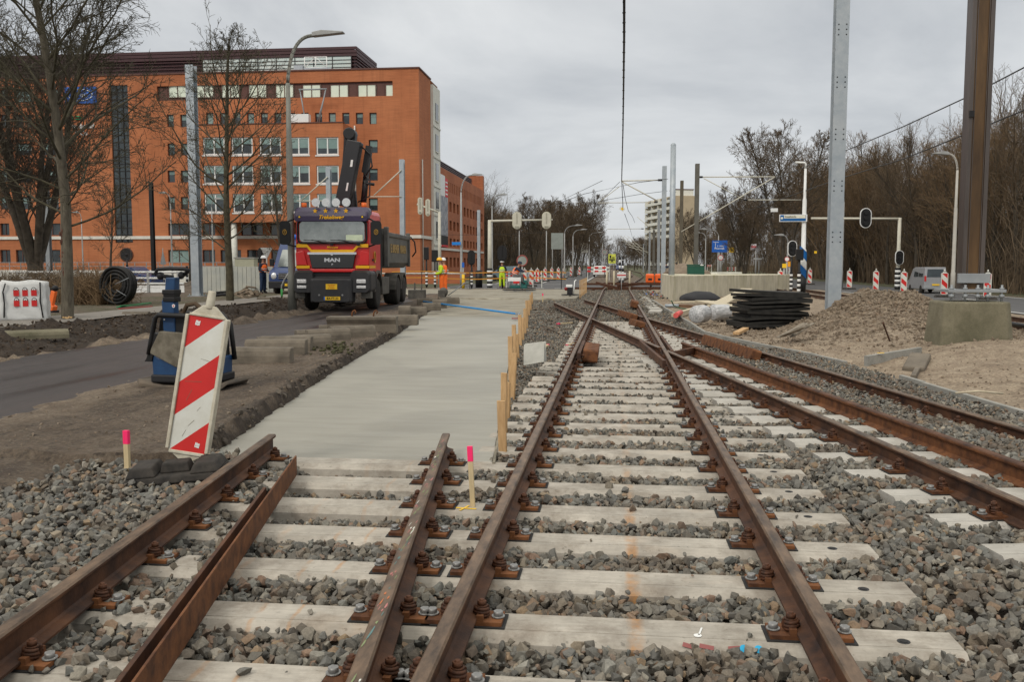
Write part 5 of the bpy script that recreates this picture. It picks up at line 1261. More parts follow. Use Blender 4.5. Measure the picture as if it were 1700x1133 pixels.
pr = tree_proto(33, M_barkd, M_barkd, H=15.0, r0=.42, nl=(18, 9, 7, 4), stems=6, spread=.36, start=.15, limb=.28, ang=(.7, .4), up=.10, twig=.011, sides=(9, 6, 4, 3, 3))
put_tree(pr, (xat(58, 47), 47, .1), .3, 1.0, "thick dark multi-stemmed tree behind the white bulk bag")
pr2 = tree_proto(44, M_barkd, M_barkd, H=13.0, r0=.20, nl=(22, 9, 7, 4), start=.2, limb=.34, ang=(1.0, .4), up=.10, twig=.010)
put_tree(pr2, (xat(-45, 42), 42, .1), .3, 1.0, "dark bare tree cut off by the picture edge above the bulk bag")
pr3 = tree_proto(45, M_barkd, M_barkg, H=9.0, r0=.13, nl=(16, 7, 6, 3), start=.24, limb=.36, ang=(1.0, .4), up=.12, twig=.012)
put_tree(pr3, (xat(183, 58), 58, .1), 1.3, .72, "small bare tree by the dark stair window of the office")
put_tree(pr3, (xat(468, 50), 50, .1), 4.3, .82, "bare tree standing just behind the lamp post and blue van")
put_tree(pr3, (xat(315, 60), 60, .1), 3.3, .75, "thin bare tree between the two little street lamps")
# wood prototypes
protos = []
for i in range(7):
    protos.append(tree_proto(100 + i, M_barkd, [M_twigb, M_twigo, M_twigb, M_twigb, M_twigo, M_twigb, M_twigb][i], H=11.0, r0=.17, nl=(20 + i, 9, 8), start=[.12, .25, .15, .3, .1, .2, .15][i], limb=[.36, .42, .3, .45, .32, .38, .34][i], ang=(.95, .35), up=.16, twig=.0095, sides=(6, 4, 3, 3), decay=.55, stems=[1, 1, 3, 1, 4, 1, 2][i], spread=.3))
rs = np.random.RandomState(77)
def wood(rows, label, group, hf, dark=None):
    for (X, Y) in rows:
        X += rs.normal() * .9; Y += rs.normal() * 1.5; i = rs.randint(0, 7); s = hf(X, Y) / 11.0 * (.82 + .36 * rs.rand())
        put_tree(protos[i], (X, Y, 0), rs.rand() * 6.28, s * (.9 + .25 * rs.rand()), label, group, sz=s)
wood([(21.5 + (Y - 40) * .00, Y) for Y in np.arange(46, 112, 3.2)], "bare brown tree at the edge of the wood beyond the dual carriageway", "trees at the edge of the right-hand wood", lambda x, y: 8.6 + (y - 46) * .045)
wood([(26 + rs.rand() * 3, Y) for Y in np.arange(44, 120, 4.0)], "bare brown tree in the second row of the wood beyond the dual carriageway", "second row of trees in the wood", lambda x, y: 10.0)
wood([(33 + rs.rand() * 9, Y) for Y in np.arange(50, 130, 4.2)], "bare tree deep in the wood beyond the dual carriageway", "deep rows of the wood", lambda x, y: 11.5)
wood([(21.0 + rs.rand() * 10, Y) for Y in np.arange(118, 260, 7.5)], "bare tree in the far wood behind the blue direction board", "far wood behind the direction board", lambda x, y: 11.5)
wood([(6.5 + rs.rand() * 9, Y) for Y in np.arange(150, 330, 14)], "distant bare tree beside the vanishing tram track", "trees by the vanishing track", lambda x, y: 1.4 + .026 * y)
wood([(-14.5 - rs.rand() * 9, Y) for Y in np.arange(129, 250, 4.6)], "bare tree in the wood beyond the empty carriageway", "wood beyond the empty carriageway", lambda x, y: 10.8)
wood([(-26 - rs.rand() * 14, Y) for Y in np.arange(130, 240, 8)], "bare tree deep behind the brick wing in the wood", "wood behind the brick wing", lambda x, y: 12)
wood([(x_, 380 + rs.rand() * 20) for x_ in np.arange(-60, 60, 5.5)], "tiny bare tree closing the view at the vanishing point", "trees closing the view", lambda x, y: 12)
prc = tree_proto(310, M_barkd, M_twigb, H=13.0, r0=.26, nl=(24, 11, 8, 3), stems=3, spread=.26, start=.20, limb=.28, ang=(1.05, .5), up=.10, twig=.012, sides=(8, 5, 3, 3, 3))
for i, (x_, y_, s_) in enumerate(((-9.3, 150, .98), (-11.2, 168, 1.05), (-9.0, 195, 1.1), (-12.5, 140, .9), (-8.5, 235, 1.15), (-11, 265, 1.2), (-8, 300, 1.2), (-6.5, 340, 1.2), (5.5, 260, 1.0), (7.5, 220, 1.0), (9.5, 185, .95), (4.5, 320, 1.1), (13, 150, .8), (17, 128, .85), (24, 108, .95))):
    put_tree(prc, (x_, y_, 0), i * 1.3, s_ if not (0 < x_ < 12) else (1.6 + .028 * y_) / 13, f"{ordn(i + 1)} broad round-crowned bare tree along the avenue beyond the crossing", "round-crowned trees of the avenue")
# two characteristic trees of the wood edge
prb = tree_proto(300, M_barkd, M_twigb, H=12.0, r0=.24, nl=(16, 9, 8, 3), stems=4, spread=.3, start=.15, limb=.30, ang=(.95, .35), up=.14, twig=.014, sides=(8, 5, 3, 3, 3))
put_tree(prc, (xat(1300, 74), 74, 0), 1.0, .97, "largest bare tree, round-topped, left of the galvanised column and behind the street-name box".replace("left of", "beside"))
put_tree(prc, (xat(1237, 80), 80, 0), 3.2, .62, "lower spreading bare tree between the blue board and the round-topped tree")
put_tree(prc, (xat(955, 118), 118, 0), 5.2, .80, "rounded dark tree standing tallest in the wood past the signal gantry")
# undergrowth and dim mass of stems
def stems(name, N_, xr, yr, hr, m, seed, label):
    rs = np.random.RandomState(seed); br = []
    for i in range(N_):
        x = xr[0] + (xr[1] - xr[0]) * rs.rand(); y = yr[0] + (yr[1] - yr[0]) * rs.rand(); h = hr[0] + (hr[1] - hr[0]) * rs.rand() ** 1.5
        p = np.array([x, y, 0.0]); d = np.array([rs.normal() * .18, rs.normal() * .18, 1]); q = p + d * h * .5; e = q + (d + rs.normal(size=3) * .25) * h * .5
        br.append((np.array([p, q, e]), np.array([.035, .022, .008]) * (.5 + h / 8), 3))
        for k_ in range(3):
            s_ = p + (e - p) * (.3 + .6 * rs.rand()); dd = rs.normal(size=3) * .6; dd[2] = abs(dd[2]) + .4; br.append((np.array([s_, s_ + dd * h * .12, s_ + dd * h * .22 + rs.normal(size=3) * .08]), np.array([.016, .012, .006]) * (.5 + h / 8), 3))
    V, F_ = tubes_np(br); o = bpy.data.objects.new(name, fast_mesh(name, V, F_, 4, m)); COL.objects.link(o); struct(o, 'stuff'); o['label'] = label
stems("undergrowth", 4200, (20.6, 27), (44, 125), (.8, 4.5), M_twigb, 1, "tangled brown undergrowth along the wood's edge")
stems("woods", 2600, (27, 60), (60, 190), (4, 10), M_barkd, 2, "dim mass of bare stems deep in the wood")
stems("woods", 3000, (-60, -13), (128, 260), (4, 9), M_barkd, 3, "dim mass of bare stems behind the empty carriageway")
stems("undergrowth", 2200, (-24, -12), (130, 200), (.6, 3.5), M_twigb, 4, "brown undergrowth along the empty carriageway")
stems("undergrowth", 1500, (21, 40), (120, 260), (.8, 4.5), M_twigb, 5, "brown undergrowth behind the blue direction board")
stems("woods", 2500, (-90, 90), (400, 460), (6, 13), M_barkd, 6, "far grey mass of wood closing the horizon")
stems("undergrowth", 900, (-30, -19.5), (30, 35), (.3, 1.2), M_twigb, 7, "low brown scrub beside the cycle path")
stems("woods", 2000, (60, 110), (70, 300), (6, 13), M_barkd, 8, "dim mass of bare stems at the wood's back")
def shrub(px, Y, h, wdt, n, label, m=M_twigo, seed=0):
    rs = np.random.RandomState(seed); br = []
    for i in range(n):
        az = rs.rand() * 2 * pi; a = rs.rand() * .9; d = np.array([cos(az) * sin(a), sin(az) * sin(a), cos(a)]); L_ = h * (.5 + .6 * rs.rand()); p = np.array([rs.normal() * wdt * .3, rs.normal() * wdt * .3, 0.0]); q = p + d * L_ * .5; e = q + (d + np.array([cos(az) * .3, sin(az) * .3, -.25])) * L_ * .5
        br.append((np.array([p, q, e]), np.array([.012, .009, .004]), 3))
        for k_ in range(4):
            s_ = p + (e - p) * rs.rand(); dd = rs.normal(size=3) * .12 * h; br.append((np.array([s_, s_ + dd, s_ + dd * 1.8]), np.array([.007, .005, .003]), 3))
    V, F_ = tubes_np(br); t = thing("bare_shrub", label, "shrub", (xat(px, Y), Y, .18), 0, "bare shrubs by the path"); child(fast_mesh("twigs", V, F_, 4, m), "branches", t)
shrub(20, 31, 1.35, 2.2, 420, "dark brown shrub directly behind the white bulk bag", M_twigb, 1)
shrub(85, 33, 1.4, 2.0, 420, "brown shrub between the orange machine and scarred trunk", M_twigb, 2)
shrub(160, 30.5, 1.5, 1.6, 420, "light brown shrub spilling over the coil of black hose", M_twigo, 3)
shrub(132, 35, 1.5, 2.0, 400, "brown shrub just behind the scarred tree trunk", M_twigb, 4)
shrub(-30, 34, 1.3, 2.0, 350, "dark shrub at the picture's edge next to the bulk bag", M_twigb, 5)
# ================================================================ vehicles
M_red = mat("cab_red", (0.60, 0.014, 0.014), 0.28, vs=3, var=.12, spec=.6)
M_purple = mat("visor_purple", (0.028, 0.016, 0.058), 0.35, var=.1, spec=.6)
M_yel = mat("stripe_yellow", (0.80, 0.42, 0.01), 0.4, var=.05)
M_tyre = mat("tyre_rubber", (0.009, 0.008, 0.007), 0.9, vs=12, col2=(.035, .030, .025))
M_rim = mat("dusty_rim", (0.11, 0.10, 0.085), 0.7, vs=6, var=.3)
M_dirtg = mat("dusty_grey", (0.045, 0.043, 0.038), 0.7, vs=4, col2=(.12, .11, .095))
M_bump = mat("bumper_grey", (0.020, 0.021, 0.024), 0.5, vs=3, col2=(.036, .035, .036))
M_chrome = mat("chrome", (0.65, 0.65, 0.66), 0.15, .9, var=.05)
M_lens = mat("lamp_lens", (0.55, 0.56, 0.57), 0.12, .3, vs=20, col2=(.8, .8, .8), spec=.8)
M_blk2 = mat("crane_black", (0.009, 0.009, 0.011), 0.5, vs=3, var=.2, spec=.5)
M_ws = mat("windscreen", (0.16, 0.18, 0.175), 0.08, .75, vs=1.0, col2=(.36, .38, .37), spec=1.0)
def wheel(parent, x, y, r, w, rot=0, name="wheel", rim=M_rim):
    o = bpy.data.objects.new(name, None); COL.objects.link(o); o.parent = parent; o.location = (x, y, r); o.empty_display_size = .1; Rm = Matrix.Rotation(pi / 2, 3, 'Y')
    c = MB(); c.lathe([(r * .60, -w / 2), (r * .93, -w / 2), (r, -w * .36), (r, w * .36), (r * .93, w / 2), (r * .60, w / 2)], n=26, R=Rm); c.build("tyre", M_tyre, o)
    c = MB(); s = 1 if x > 0 else -1; c.lathe([(r * .61, -w * .35), (r * .61, w * .42 * 1), (r * .52, w * .44), (r * .42, w * .2), (r * .25, w * .2), (r * .2, w * .4), (.01, w * .4)] if s > 0 else [(.01, -w * .4), (r * .2, -w * .4), (r * .25, -w * .2), (r * .42, -w * .2), (r * .52, -w * .44), (r * .61, -w * .42), (r * .61, w * .35)], n=26, R=Rm)
    for k in range(10): a = 2 * pi * k / 10; c.cyl((s * w * .2, r * .33 * cos(a), r * .33 * sin(a)), (s * w * .28, r * .33 * cos(a), r * .33 * sin(a)), r * .03, 6)
    c.build("rim", rim, o); return o
def star(c, x, y, z, r):
    p = [((r if k % 2 == 0 else r * .42) * sin(pi * k / 5) + x, (r if k % 2 == 0 else r * .42) * cos(pi * k / 5) + z) for k in range(10)]
    c.add([(x, y, z)] + [(a, y, b) for a, b in p], [(0, 1 + (k + 1) % 10, 1 + k) for k in range(10)], False)

tk = thing("tipper_truck", "red and purple tipper truck with yellow stripes, roof lamps and folded black crane", "truck", (-8.93, 28.0, .12), radians(4.5))
# cab: rounded hull
W2 = 1.17
def hull(c, secs):     # secs: list of (y, [(x,z)...]) with equal counts
    n = len(secs[0][1]); vs = []
    for y, pl in secs: vs += [(x, y, z) for x, z in pl]
    fs = [(i * n + j, i * n + (j + 1) % n, (i + 1) * n + (j + 1) % n, (i + 1) * n + j) for i in range(len(secs) - 1) for j in range(n)]
    fs += [tuple(range(n)), tuple(range(len(vs) - 1, len(vs) - n - 1, -1))]; c.add(vs, fs, False)
def rr(x0, x1, z0, z1, r=.12, n=3):
    p = []
    for cx_, cz_, a0 in ((x1 - r, z0 + r, -pi / 2), (x1 - r, z1 - r, 0), (x0 + r, z1 - r, pi / 2), (x0 + r, z0 + r, pi)):
        for i in range(n + 1): a = a0 + pi / 2 * i / n; p.append((cx_ + r * cos(a), cz_ + r * sin(a)))
    return p
c = MB(); hull(c, [(0.10, rr(-W2 + .04, W2 - .04, 1.28, 2.25, .1)), (.06, rr(-W2, W2, 1.30, 2.2, .1)), (.12, rr(-W2, W2, 1.25, 2.9, .1)), (.45, rr(-W2, W2, 1.05, 3.22, .14)), (2.05, rr(-W2, W2, 1.05, 3.24, .14)), (2.1, rr(-W2 + .05, W2 - .05, 1.1, 3.18, .12))])
c.build("cab", M_red, tk, bev=.015)
c = MB(); hull(c, [(-.10, rr(-W2 + .03, W2 - .03, 2.86, 3.0, .05)), (-.06, rr(-W2 - .01, W2 + .01, 2.84, 3.16, .08)), (.12, rr(-W2 - .015, W2 + .015, 2.84, 3.30, .12)), (.5, rr(-W2 - .01, W2 + .01, 3.02, 3.30, .12))]); vis = c.build("sun_visor", M_purple, tk, bev=.01)
c = MB()
for x in (-.50, -.17, .16, .48): star(c, x, -.085, 3.17, .085)
c.text("Trekelsweg", .17, facing(Vector((0, -.108, 2.97))), .004, .35, bold=.004); c.build("lettering", M_yel, vis)
for s in (-1, 1):
    c = MB(); c.cyl((s * 1.0, -.10, 2.98), (s * 1.0, -.04, 2.98), .05, 10); c.k = 1; c.disc((s * 1.0, -.105, 2.98), .03, 'y', 8, .01); c.build("marker_lamp", [M_black, M_yellow], tk)
c = MB(); hull(c, [(.02, rr(-1.04, 1.04, 2.20, 2.84, .12)), (.10, rr(-1.06, 1.06, 2.19, 2.86, .12))]); ws = c.build("windscreen", M_ws, tk)
c = MB(); pl = rr(-1.1, 1.1, 2.16, 2.88, .14)
c.tube([(x, .035, z) for x, z in pl] + [(pl[0][0], .035, pl[0][1])], .03, 6, False); c.build("seal", M_black, ws)
c = MB(); c.bx(.45, .98, -.0, .015, 2.24, 2.42); c.build("paper_sheet", mat("paper", (.6, .68, .5), .8), ws)
for s in (0, 1):
    c = MB(); x0 = -.75 + s * .85; c.cyl((x0 + .75, -.02, 2.13), (x0 + .1, -.01, 2.26), .014, 6); c.box((x0 + .75, -.02, 2.11), (.1, .04, .06)); c.beam((x0 - .15, -.015, 2.255), (x0 + .55, -.015, 2.235), .02, .02); c.build("wiper", M_black, tk)
# yellow zigzag, lower stripe
c = MB(); yb = .035
def yband(pts, h): 
    vs = []; 
    for x, z in pts: vs += [(x, yb, z - h / 2), (x, yb, z + h / 2)]
    c.add(vs, [(2 * i, 2 * i + 2, 2 * i + 3, 2 * i + 1) for i in range(len(pts) - 1)], False)
yband([(-1.15, 2.08), (-.82, 2.08), (-.66, 1.90), (.66, 1.90), (.82, 2.08), (1.15, 2.08)], .11)
c.bx(-1.175, -.74, .03, .055, 1.36, 1.45); c.bx(.74, 1.175, .03, .055, 1.36, 1.45); c.bx(1.172, 1.182, .1, 1.1, 1.36, 1.45)
c.text("Monique", .10, facing(Vector((0, .03, 2.03))), .003, .3, bold=.002); c.build("yellow_stripe", M_yel, tk)
c = MB(); g = [(-.76, 1.86), (.76, 1.86), (.66, 1.36), (-.66, 1.36)]; c.prism(g[::-1], .0, .06, 'y'); gr_ = c.build("grille", mat("grille_black", (.008, .008, .009), .15, spec=.8), tk, bev=.02)
c = MB(); c.bx(-.78, .78, -.03, .04, 1.80, 1.87); c.text("MAN", .16, facing(Vector((0, -.008, 1.62))) @ Matrix.Scale(1.45, 4, (1, 0, 0)), .006, bold=.006); c.disc((0, -.04, 1.82), .05, 'y', 12, .01); c.text("P", .09, facing(Vector((0, -.008, 1.48))), .005, bold=.003); c.build("badge", M_chrome, gr_)
c = MB(); c.bx(-.72, .72, .0, .10, 1.24, 1.34); c.build("lower_lip", M_red, tk, bev=.02)
for s in (-1, 1):
    c = MB(); c.prism([(s * .82, 1.46), (s * 1.16, 1.46), (s * 1.18, 1.86), (s * .92, 1.92)][::s], .015, .05, 'y'); c.build("corner_panel", M_red, tk, bev=.015)
# bumper
for s in (-1, 1):
    c = MB(); hull(c, [(-.16, rr(*(sorted((s * .62, s * 1.17))), .62, 1.22, .1)), (.0, rr(*(sorted((s * .6, s * 1.24))), .58, 1.30, .12)), (.75, rr(*(sorted((s * .72, s * 1.25))), .62, 1.28, .12))]); b_ = c.build("bumper_corner", M_bump, tk, bev=.02)
    c = MB(); c.box((s * .95, -.17, .95), (.30, .06, .13)); c.build("headlight", M_lens, tk, bev=.02); c = MB(); c.box((s * .95, -.17, .77), (.30, .05, .09)); c.build("fog_lamp", M_lens, tk, bev=.015)
c = MB(); c.bx(-.7, .7, .05, .3, .95, 1.22); c.build("radiator_gap", M_black, tk)
c = MB(); hull(c, [(-.28, rr(-.56, .56, .32, .98, .04)), (-.22, rr(-.66, .66, .28, 1.04, .06)), (.05, rr(-.70, .70, .30, 1.08, .06))]); fp = c.build("front_plate", M_bump, tk, bev=.015)
c = MB(); c.bx(-.15, .21, -.30, -.282, .70, .87); c.k = 1; c.text("TRANSPORT", .045, facing(Vector((.03, -.304, .83))), .002); c.text("W.V.O.", .05, facing(Vector((.03, -.304, .785))), .002); c.text("06-1234567", .045, facing(Vector((.03, -.304, .735))), .002); c.build("yellow_sign", [M_yellow, mat("red_text", (.5, .05, .01), .6)], fp)
c = MB(); c.bx(-.22, .30, -.30, -.282, .36, .47); c.k = 2; c.bx(-.22, -.18, -.304, -.300, .362, .468); c.k = 1; c.text("BX-FT-23", .095, facing(Vector((.06, -.306, .415))), .002, bold=.002); c.build("number_plate", [M_yellow, M_black, M_blue], fp)
for s in (-1, 1): c = MB(); c.disc((s * .37, -.285, .52), .03, 'y', 10, .01); c.build("bolt", M_zinc, fp)
# roof lamps, beacons, mirrors
for x in (-.49, -.17, .15, .48):
    o = MB(); o.cyl((x, -.02, 3.44), (x, .09, 3.44), .135, 18, .09); o.cyl((x, .03, 3.28), (x, .03, 3.35), .02, 6); o.k = 1; o.disc((x, -.024, 3.44), .12, 'y', 18, .012); o.build("roof_lamp", [M_chrome, M_lens], tk)
for x in (-.95, .98): o = MB(); o.cyl((x, .3, 3.25), (x, .3, 3.45), .085, 12); o.build("beacon_lamp", mat("amber", (.75, .13, .01), .3), tk)
for s in (-1, 1):
    c = MB(); c.cyl((s * 1.15, .1, 2.95), (s * 1.42, -.12, 2.82), .03, 6); c.cyl((s * 1.15, .1, 2.05), (s * 1.40, -.1, 2.12), .03, 6); hull(c, [(-.2, rr(*sorted((s * 1.3, s * 1.60)), 2.12, 2.84, .08)), (-.04, rr(*sorted((s * 1.32, s * 1.58)), 2.14, 2.82, .08))]); mr = c.build("mirror", M_black, tk, bev=.02)
    c = MB(); pts = [(s * 1.45 + .06 * cos(a), -.21, 2.50 + .08 * sin(a)) for a in np.linspace(0, 2 * pi, 12)]; c.tube(pts, .01, 5, False); c.text("S", .12, facing(Vector((s * 1.45, -.212, 2.50))), .003); c.build("emblem", mat("gold", (.45, .25, .03), .5), mr)
c = MB(); c.bx(1.172, 1.182, .35, 1.3, 2.15, 2.85); c.build("door_window", M_ws, tk, bev=.004)
c = MB(); c.bx(1.172, 1.20, .55, .75, 1.6, 1.66); c.k = 1; pts = [(1.185, .95 + .13 * cos(a), 1.72 + .18 * sin(a)) for a in np.linspace(0, 2 * pi, 14)]; c.tube(pts, .02, 5, False); c.build("door_trim", [M_black, mat("gold", (.45, .25, .03), .5)], tk)
# chassis, wings, steps
c = MB(); c.bx(-.45, .45, .3, 8.0, .75, 1.0); c.build("chassis", M_dirtg, tk)
for s in (-1, 1):
    c = MB(); pts = [(.75 + .72 * cos(a), .56 + .74 * sin(a)) for a in np.linspace(pi * .98, 0.02, 12)]; pin = [(.75 + .62 * cos(a), .56 + .64 * sin(a)) for a in np.linspace(0.02, pi * .98, 12)]
    c.prism([(y + .65, z) for y, z in pts + pin], s * .9, s * 1.24, 'x'); c.build("wheel_arch", M_dirtg, tk)
    c = MB(); c.bx(*sorted((s * .85, s * 1.2)), 2.25, 3.6, .45, 1.05); c.build("side_tank", M_dirtg, tk, bev=.03)
    wheel(tk, s * 1.03, 1.4, .51, .33); wheel(tk, s * 1.0, 5.3, .51, .5, rim=M_rim); wheel(tk, s * 1.0, 6.7, .51, .5)
    c = MB()
    for y0 in (5.3, 6.7):
        pts = [(y0 + .66 * cos(a), .56 + .62 * sin(a)) for a in np.linspace(pi, 0, 12)]; pin = [(y0 + .6 * cos(a), .56 + .56 * sin(a)) for a in np.linspace(0, pi, 12)]; c.prism(pts + pin, s * .78, s * 1.26, 'x')
    c.build("mudguard", M_dirtg, tk); c = MB(); c.bx(*sorted((s * .9, s * 1.22)), .02, .35, .40, .62); c.build("step", M_dirtg, tk, bev=.02)
# exhaust stack area
c = MB(); c.bx(-.9, 1.1, 2.2, 2.75, 1.0, 2.9); c.cyl((1.02, 2.5, 1.2), (1.02, 2.5, 3.1), .09, 10); c.cyl((.85, 2.7, 1.2), (.85, 2.7, 2.8), .06, 8); c.build("air_stack", M_blk2, tk, bev=.02)
# tipper body
c = MB(); y0, y1 = 3.1, 8.3
c.prism([(-1.2, 1.55), (-1.2, 2.45), (-1.26, 2.48), (-1.26, 2.62), (-1.12, 2.62), (-1.12, 1.6), (1.12, 1.6), (1.12, 2.62), (1.26, 2.62), (1.26, 2.48), (1.2, 2.45), (1.2, 1.55), (1.0, 1.35), (-1.0, 1.35)], y0, y1, 'y')
c.bx(-1.13, 1.13, y0, y0 + .1, 1.6, 2.75); 
for s in (-1, 1): c.bx(*sorted((s * 1.13, s * 1.27)), y0 - .12, y0 + .12, 1.4, 2.8); c.bx(*sorted((s * 1.13, s * 1.27)), y1 - .2, y1, 1.4, 2.75)
tb_ = c.build("tipper_body", mat("tipper_grey", (.065, .066, .066), .55, .2, vs=2, col2=(.15, .145, .13)), tk, bev=.015)
c = MB(); Mx = Matrix.Translation((1.215, 5.7, 2.05)) @ Matrix.Rotation(pi / 2, 4, 'Z') @ Matrix.Rotation(pi / 2, 4, 'X'); c.text("E. BREMER  VIANEN", .42, Mx @ Matrix.Scale(1.0, 4, (1, 0, 0)), .006, bold=.012); c.build("lettering", mat("faded_gold", (.34, .23, .09), .7), tb_)
c = MB(); c.tube([(1.3, y1 - .1, 2.6), (1.45, y1, 2.4), (1.5, y1, 2.0), (1.35, y1, 1.8)], .03, 6); c.build("hose", M_black, tk)
# crane
cr = MB(); cr.bx(-.4, .55, 2.15, 2.7, 1.05, 3.3); cr.cyl((.1, 2.42, 3.2), (.1, 2.42, 4.0), .26, 14, .2); kr = cr.build("crane_base", M_blk2, tk, bev=.03)
c = MB(); c.beam((-.10, 2.1, 3.45), (.36, 2.1, 5.62), .48, .5, (0, 1, 0)); bm_ = c.build("crane_boom", mat("boom_dark", (.010, .010, .013), .45, vs=2, var=.2, spec=.6), tk, bev=.03)
c = MB(); c.add([(.22, 1.835, 4.75), (.30, 1.835, 4.75), (.33, 1.835, 4.98), (.26, 1.835, 4.98)], [(0, 1, 2, 3)], False); c.add([(.06, 1.835, 3.95), (.12, 1.835, 3.95), (.17, 1.835, 4.22), (.11, 1.835, 4.22)], [(0, 1, 2, 3)], False)
c.build("sticker", M_white, bm_)
c = MB(); c.beam((.0, 2.55, 4.6), (.12, 2.55, 5.95), .38, .35, (0, 1, 0)); c.cyl((.10, 2.3, 5.92), (.10, 2.8, 5.92), .21, 12); c.build("crane_jib", M_blk2, tk, bev=.03)
c = MB(); c.cyl((.55, 2.35, 3.5), (.68, 2.35, 4.7), .10, 10); c.cyl((.62, 2.45, 4.5), (.80, 2.45, 5.3), .06, 8); c.beam((.62, 2.4, 4.6), (.78, 2.4, 5.5), .2, .3, (0, 1, 0)); c.cyl((.55, 2.3, 4.25), (.95, 2.3, 4.2), .05, 8)
c.tube([(.5, 2.2, 5.5), (.85, 2.2, 5.2), (.9, 2.2, 4.8), (.6, 2.2, 4.4)], .03, 6); c.tube([(.4, 2.2, 3.6), (.8, 2.2, 3.8), (.82, 2.2, 4.3), (.6, 2.2, 4.6)], .025, 6); c.build("hydraulics", M_blk2, tk)

# generic small car / van
def carbody(t, Lc, Wc, Hc, prof, wx, m, wr=.31, wins=(), win_h=(.55, .9), glassm=M_wind):
    c = MB(); hw = Wc / 2; n = len(prof)
    secs = [(-hw, .93), (-hw * .97, 1.0), (hw * .97, 1.0), (hw, .93)]
    vs = []
    for x, s in secs:
        for (y, z) in prof: vs.append((x * (1 - .12 * max(0, (z - Hc * .55) / Hc) * 1.6), y, z if s == 1 else z * .985))
    fs = [(i * n + j, i * n + (j + 1) % n, (i + 1) * n + (j + 1) % n, (i + 1) * n + j) for i in range(3) for j in range(n)] + [tuple(range(n - 1, -1, -1)), tuple(range(3 * n, 4 * n))]
    c.add(vs, fs, False); c.build("body", m, t, bev=.04)
    for y in wx:
        for s in (-1, 1): wheel(t, s * (hw - .1), y, wr, .2)
M_vblue = mat("van_blue", (0.022, 0.045, 0.14), 0.3, var=.1, spec=.6)
vn = thing("blue_van", "dark blue delivery van facing the camera behind the lamp post", "van", (xat(480, 41), 41, .2), radians(3))
prof = [(0, .35), (0, .95), (.15, 1.12), (.75, 1.28), (1.35, 2.15), (1.75, 2.55), (2.1, 2.62), (5.6, 2.62), (5.7, .4)]
carbody(vn, 5.7, 1.98, 2.6, prof[::-1], (.95, 4.6), M_vblue, .34)
c = MB(); c.add([(-.78, .70, 1.30), (.78, .70, 1.30), (.70, 1.27, 2.12), (-.70, 1.27, 2.12)], [(0, 1, 2, 3)], False); c.build("windscreen", M_ws, vn)
c = MB(); c.bx(-.5, .5, -.03, .02, .72, 1.0); c.k = 1
for z in (.76, .84, .92): c.bx(-.52, .52, -.05, -.031, z, z + .035)
pts = [(.13 * cos(a), -.06, .87 + .13 * sin(a)) for a in np.linspace(0, 2 * pi, 16)]; c.tube(pts, .012, 5, False)
for a in (pi / 2, pi / 2 + 2.094, pi / 2 - 2.094): c.cyl((0, -.06, .87), (.12 * cos(a), -.06, .87 + .12 * sin(a)), .012, 5)
c.build("grille", [M_black, M_chrome], vn)
for s in (-1, 1):
    c = MB(); c.ball((s * .75, .03, .86), .15, 10, 8, (1, .5, 1.1)); c.build("headlight", M_lens, vn)
    c = MB(); c.box((s * 1.12, .9, 1.5), (.2, .12, .35)); c.build("mirror", M_black, vn, bev=.02)
c = MB(); c.bx(-.99, .99, -.08, .3, .28, .62); c.build("bumper", M_dark, vn, bev=.04); c = MB(); c.bx(-.2, .32, -.10, -.082, .40, .51); c.k = 1; c.text("V-846-XB", .09, facing(Vector((.08, -.103, .455))), .002); c.build("number_plate", [M_yellow, M_black], vn)
c = MB(); c.cyl((-.25, 1.9, 2.62), (-.25, 1.9, 2.86), .13, 12); c.build("roof_beacon", M_blue, vn)
M_vgrey = mat("van_silver", (0.30, 0.31, 0.325), 0.35, .2, var=.08)
v2 = thing("silver_van", "small silver van driving away on the dual carriageway", "van", (17.35, 51.6, .02), radians(-1)); v2.scale = (.74, .8, .80)
carbody(v2, 3.9, 1.6, 1.8, [(3.85, .3), (3.85, .75), (3.3, .95), (2.7, 1.68), (2.3, 1.78), (.12, 1.80), (.0, 1.2), (-.02, .32)], (.7, 3.1), M_vgrey, .29)
c = MB(); c.add([(-.62, -.015, 1.12), (.62, -.015, 1.12), (.55, .085, 1.66), (-.55, .085, 1.66)], [(0, 1, 2, 3)], False); c.build("rear_window", M_wind, v2)
c = MB(); c.bx(-.84, .84, -.10, .1, .3, .5); c.build("bumper", M_galvd, v2, bev=.03)
for s in (-1, 1): c = MB(); c.bx(*sorted((s * .66, s * .78)), -.05, .02, .85, 1.2); c.build("tail_lamp", M_redp, v2)
for y0, y1 in ((.35, 1.3), (1.4, 2.35)):
    c = MB(); c.add([(-.79, y0, 1.13), (-.79, y1, 1.13), (-.735, y1 - .04, 1.6), (-.735, y0, 1.6)], [(3, 2, 1, 0)], False); c.build("side_window", M_wind, v2)
c = MB(); c.bx(-.26, .26, -.115, -.101, .55, .66); c.build("number_plate", M_yellow, v2)
def smallcar(px, Y, label, m, rz=0.0):
    t = thing("parked_car", label, "car", (xat(px, Y), Y, .02), rz)
    carbody(t, 4.2, 1.7, 1.45, [(4.2, .3), (4.2, .7), (3.4, .9), (2.7, 1.38), (1.5, 1.42), (.9, .95), (0, .75), (0, .3)], (.8, 3.4), m, .31)
    c = MB(); c.add([(-.66, .92, .98), (.66, .92, .98), (.58, 1.46, 1.36), (-.58, 1.46, 1.36)], [(0, 1, 2, 3)], False); c.build("windscreen", M_wind, t)
    for s in (-1, 1): c = MB(); c.box((s * .62, -.01, .62), (.26, .06, .13)); c.build("headlight", M_lens, t)
smallcar(996, 116, "white car coming toward the crossing beside the red and white boards", M_white)
smallcar(999, 134, "blue-grey car following the white one", M_vblue)
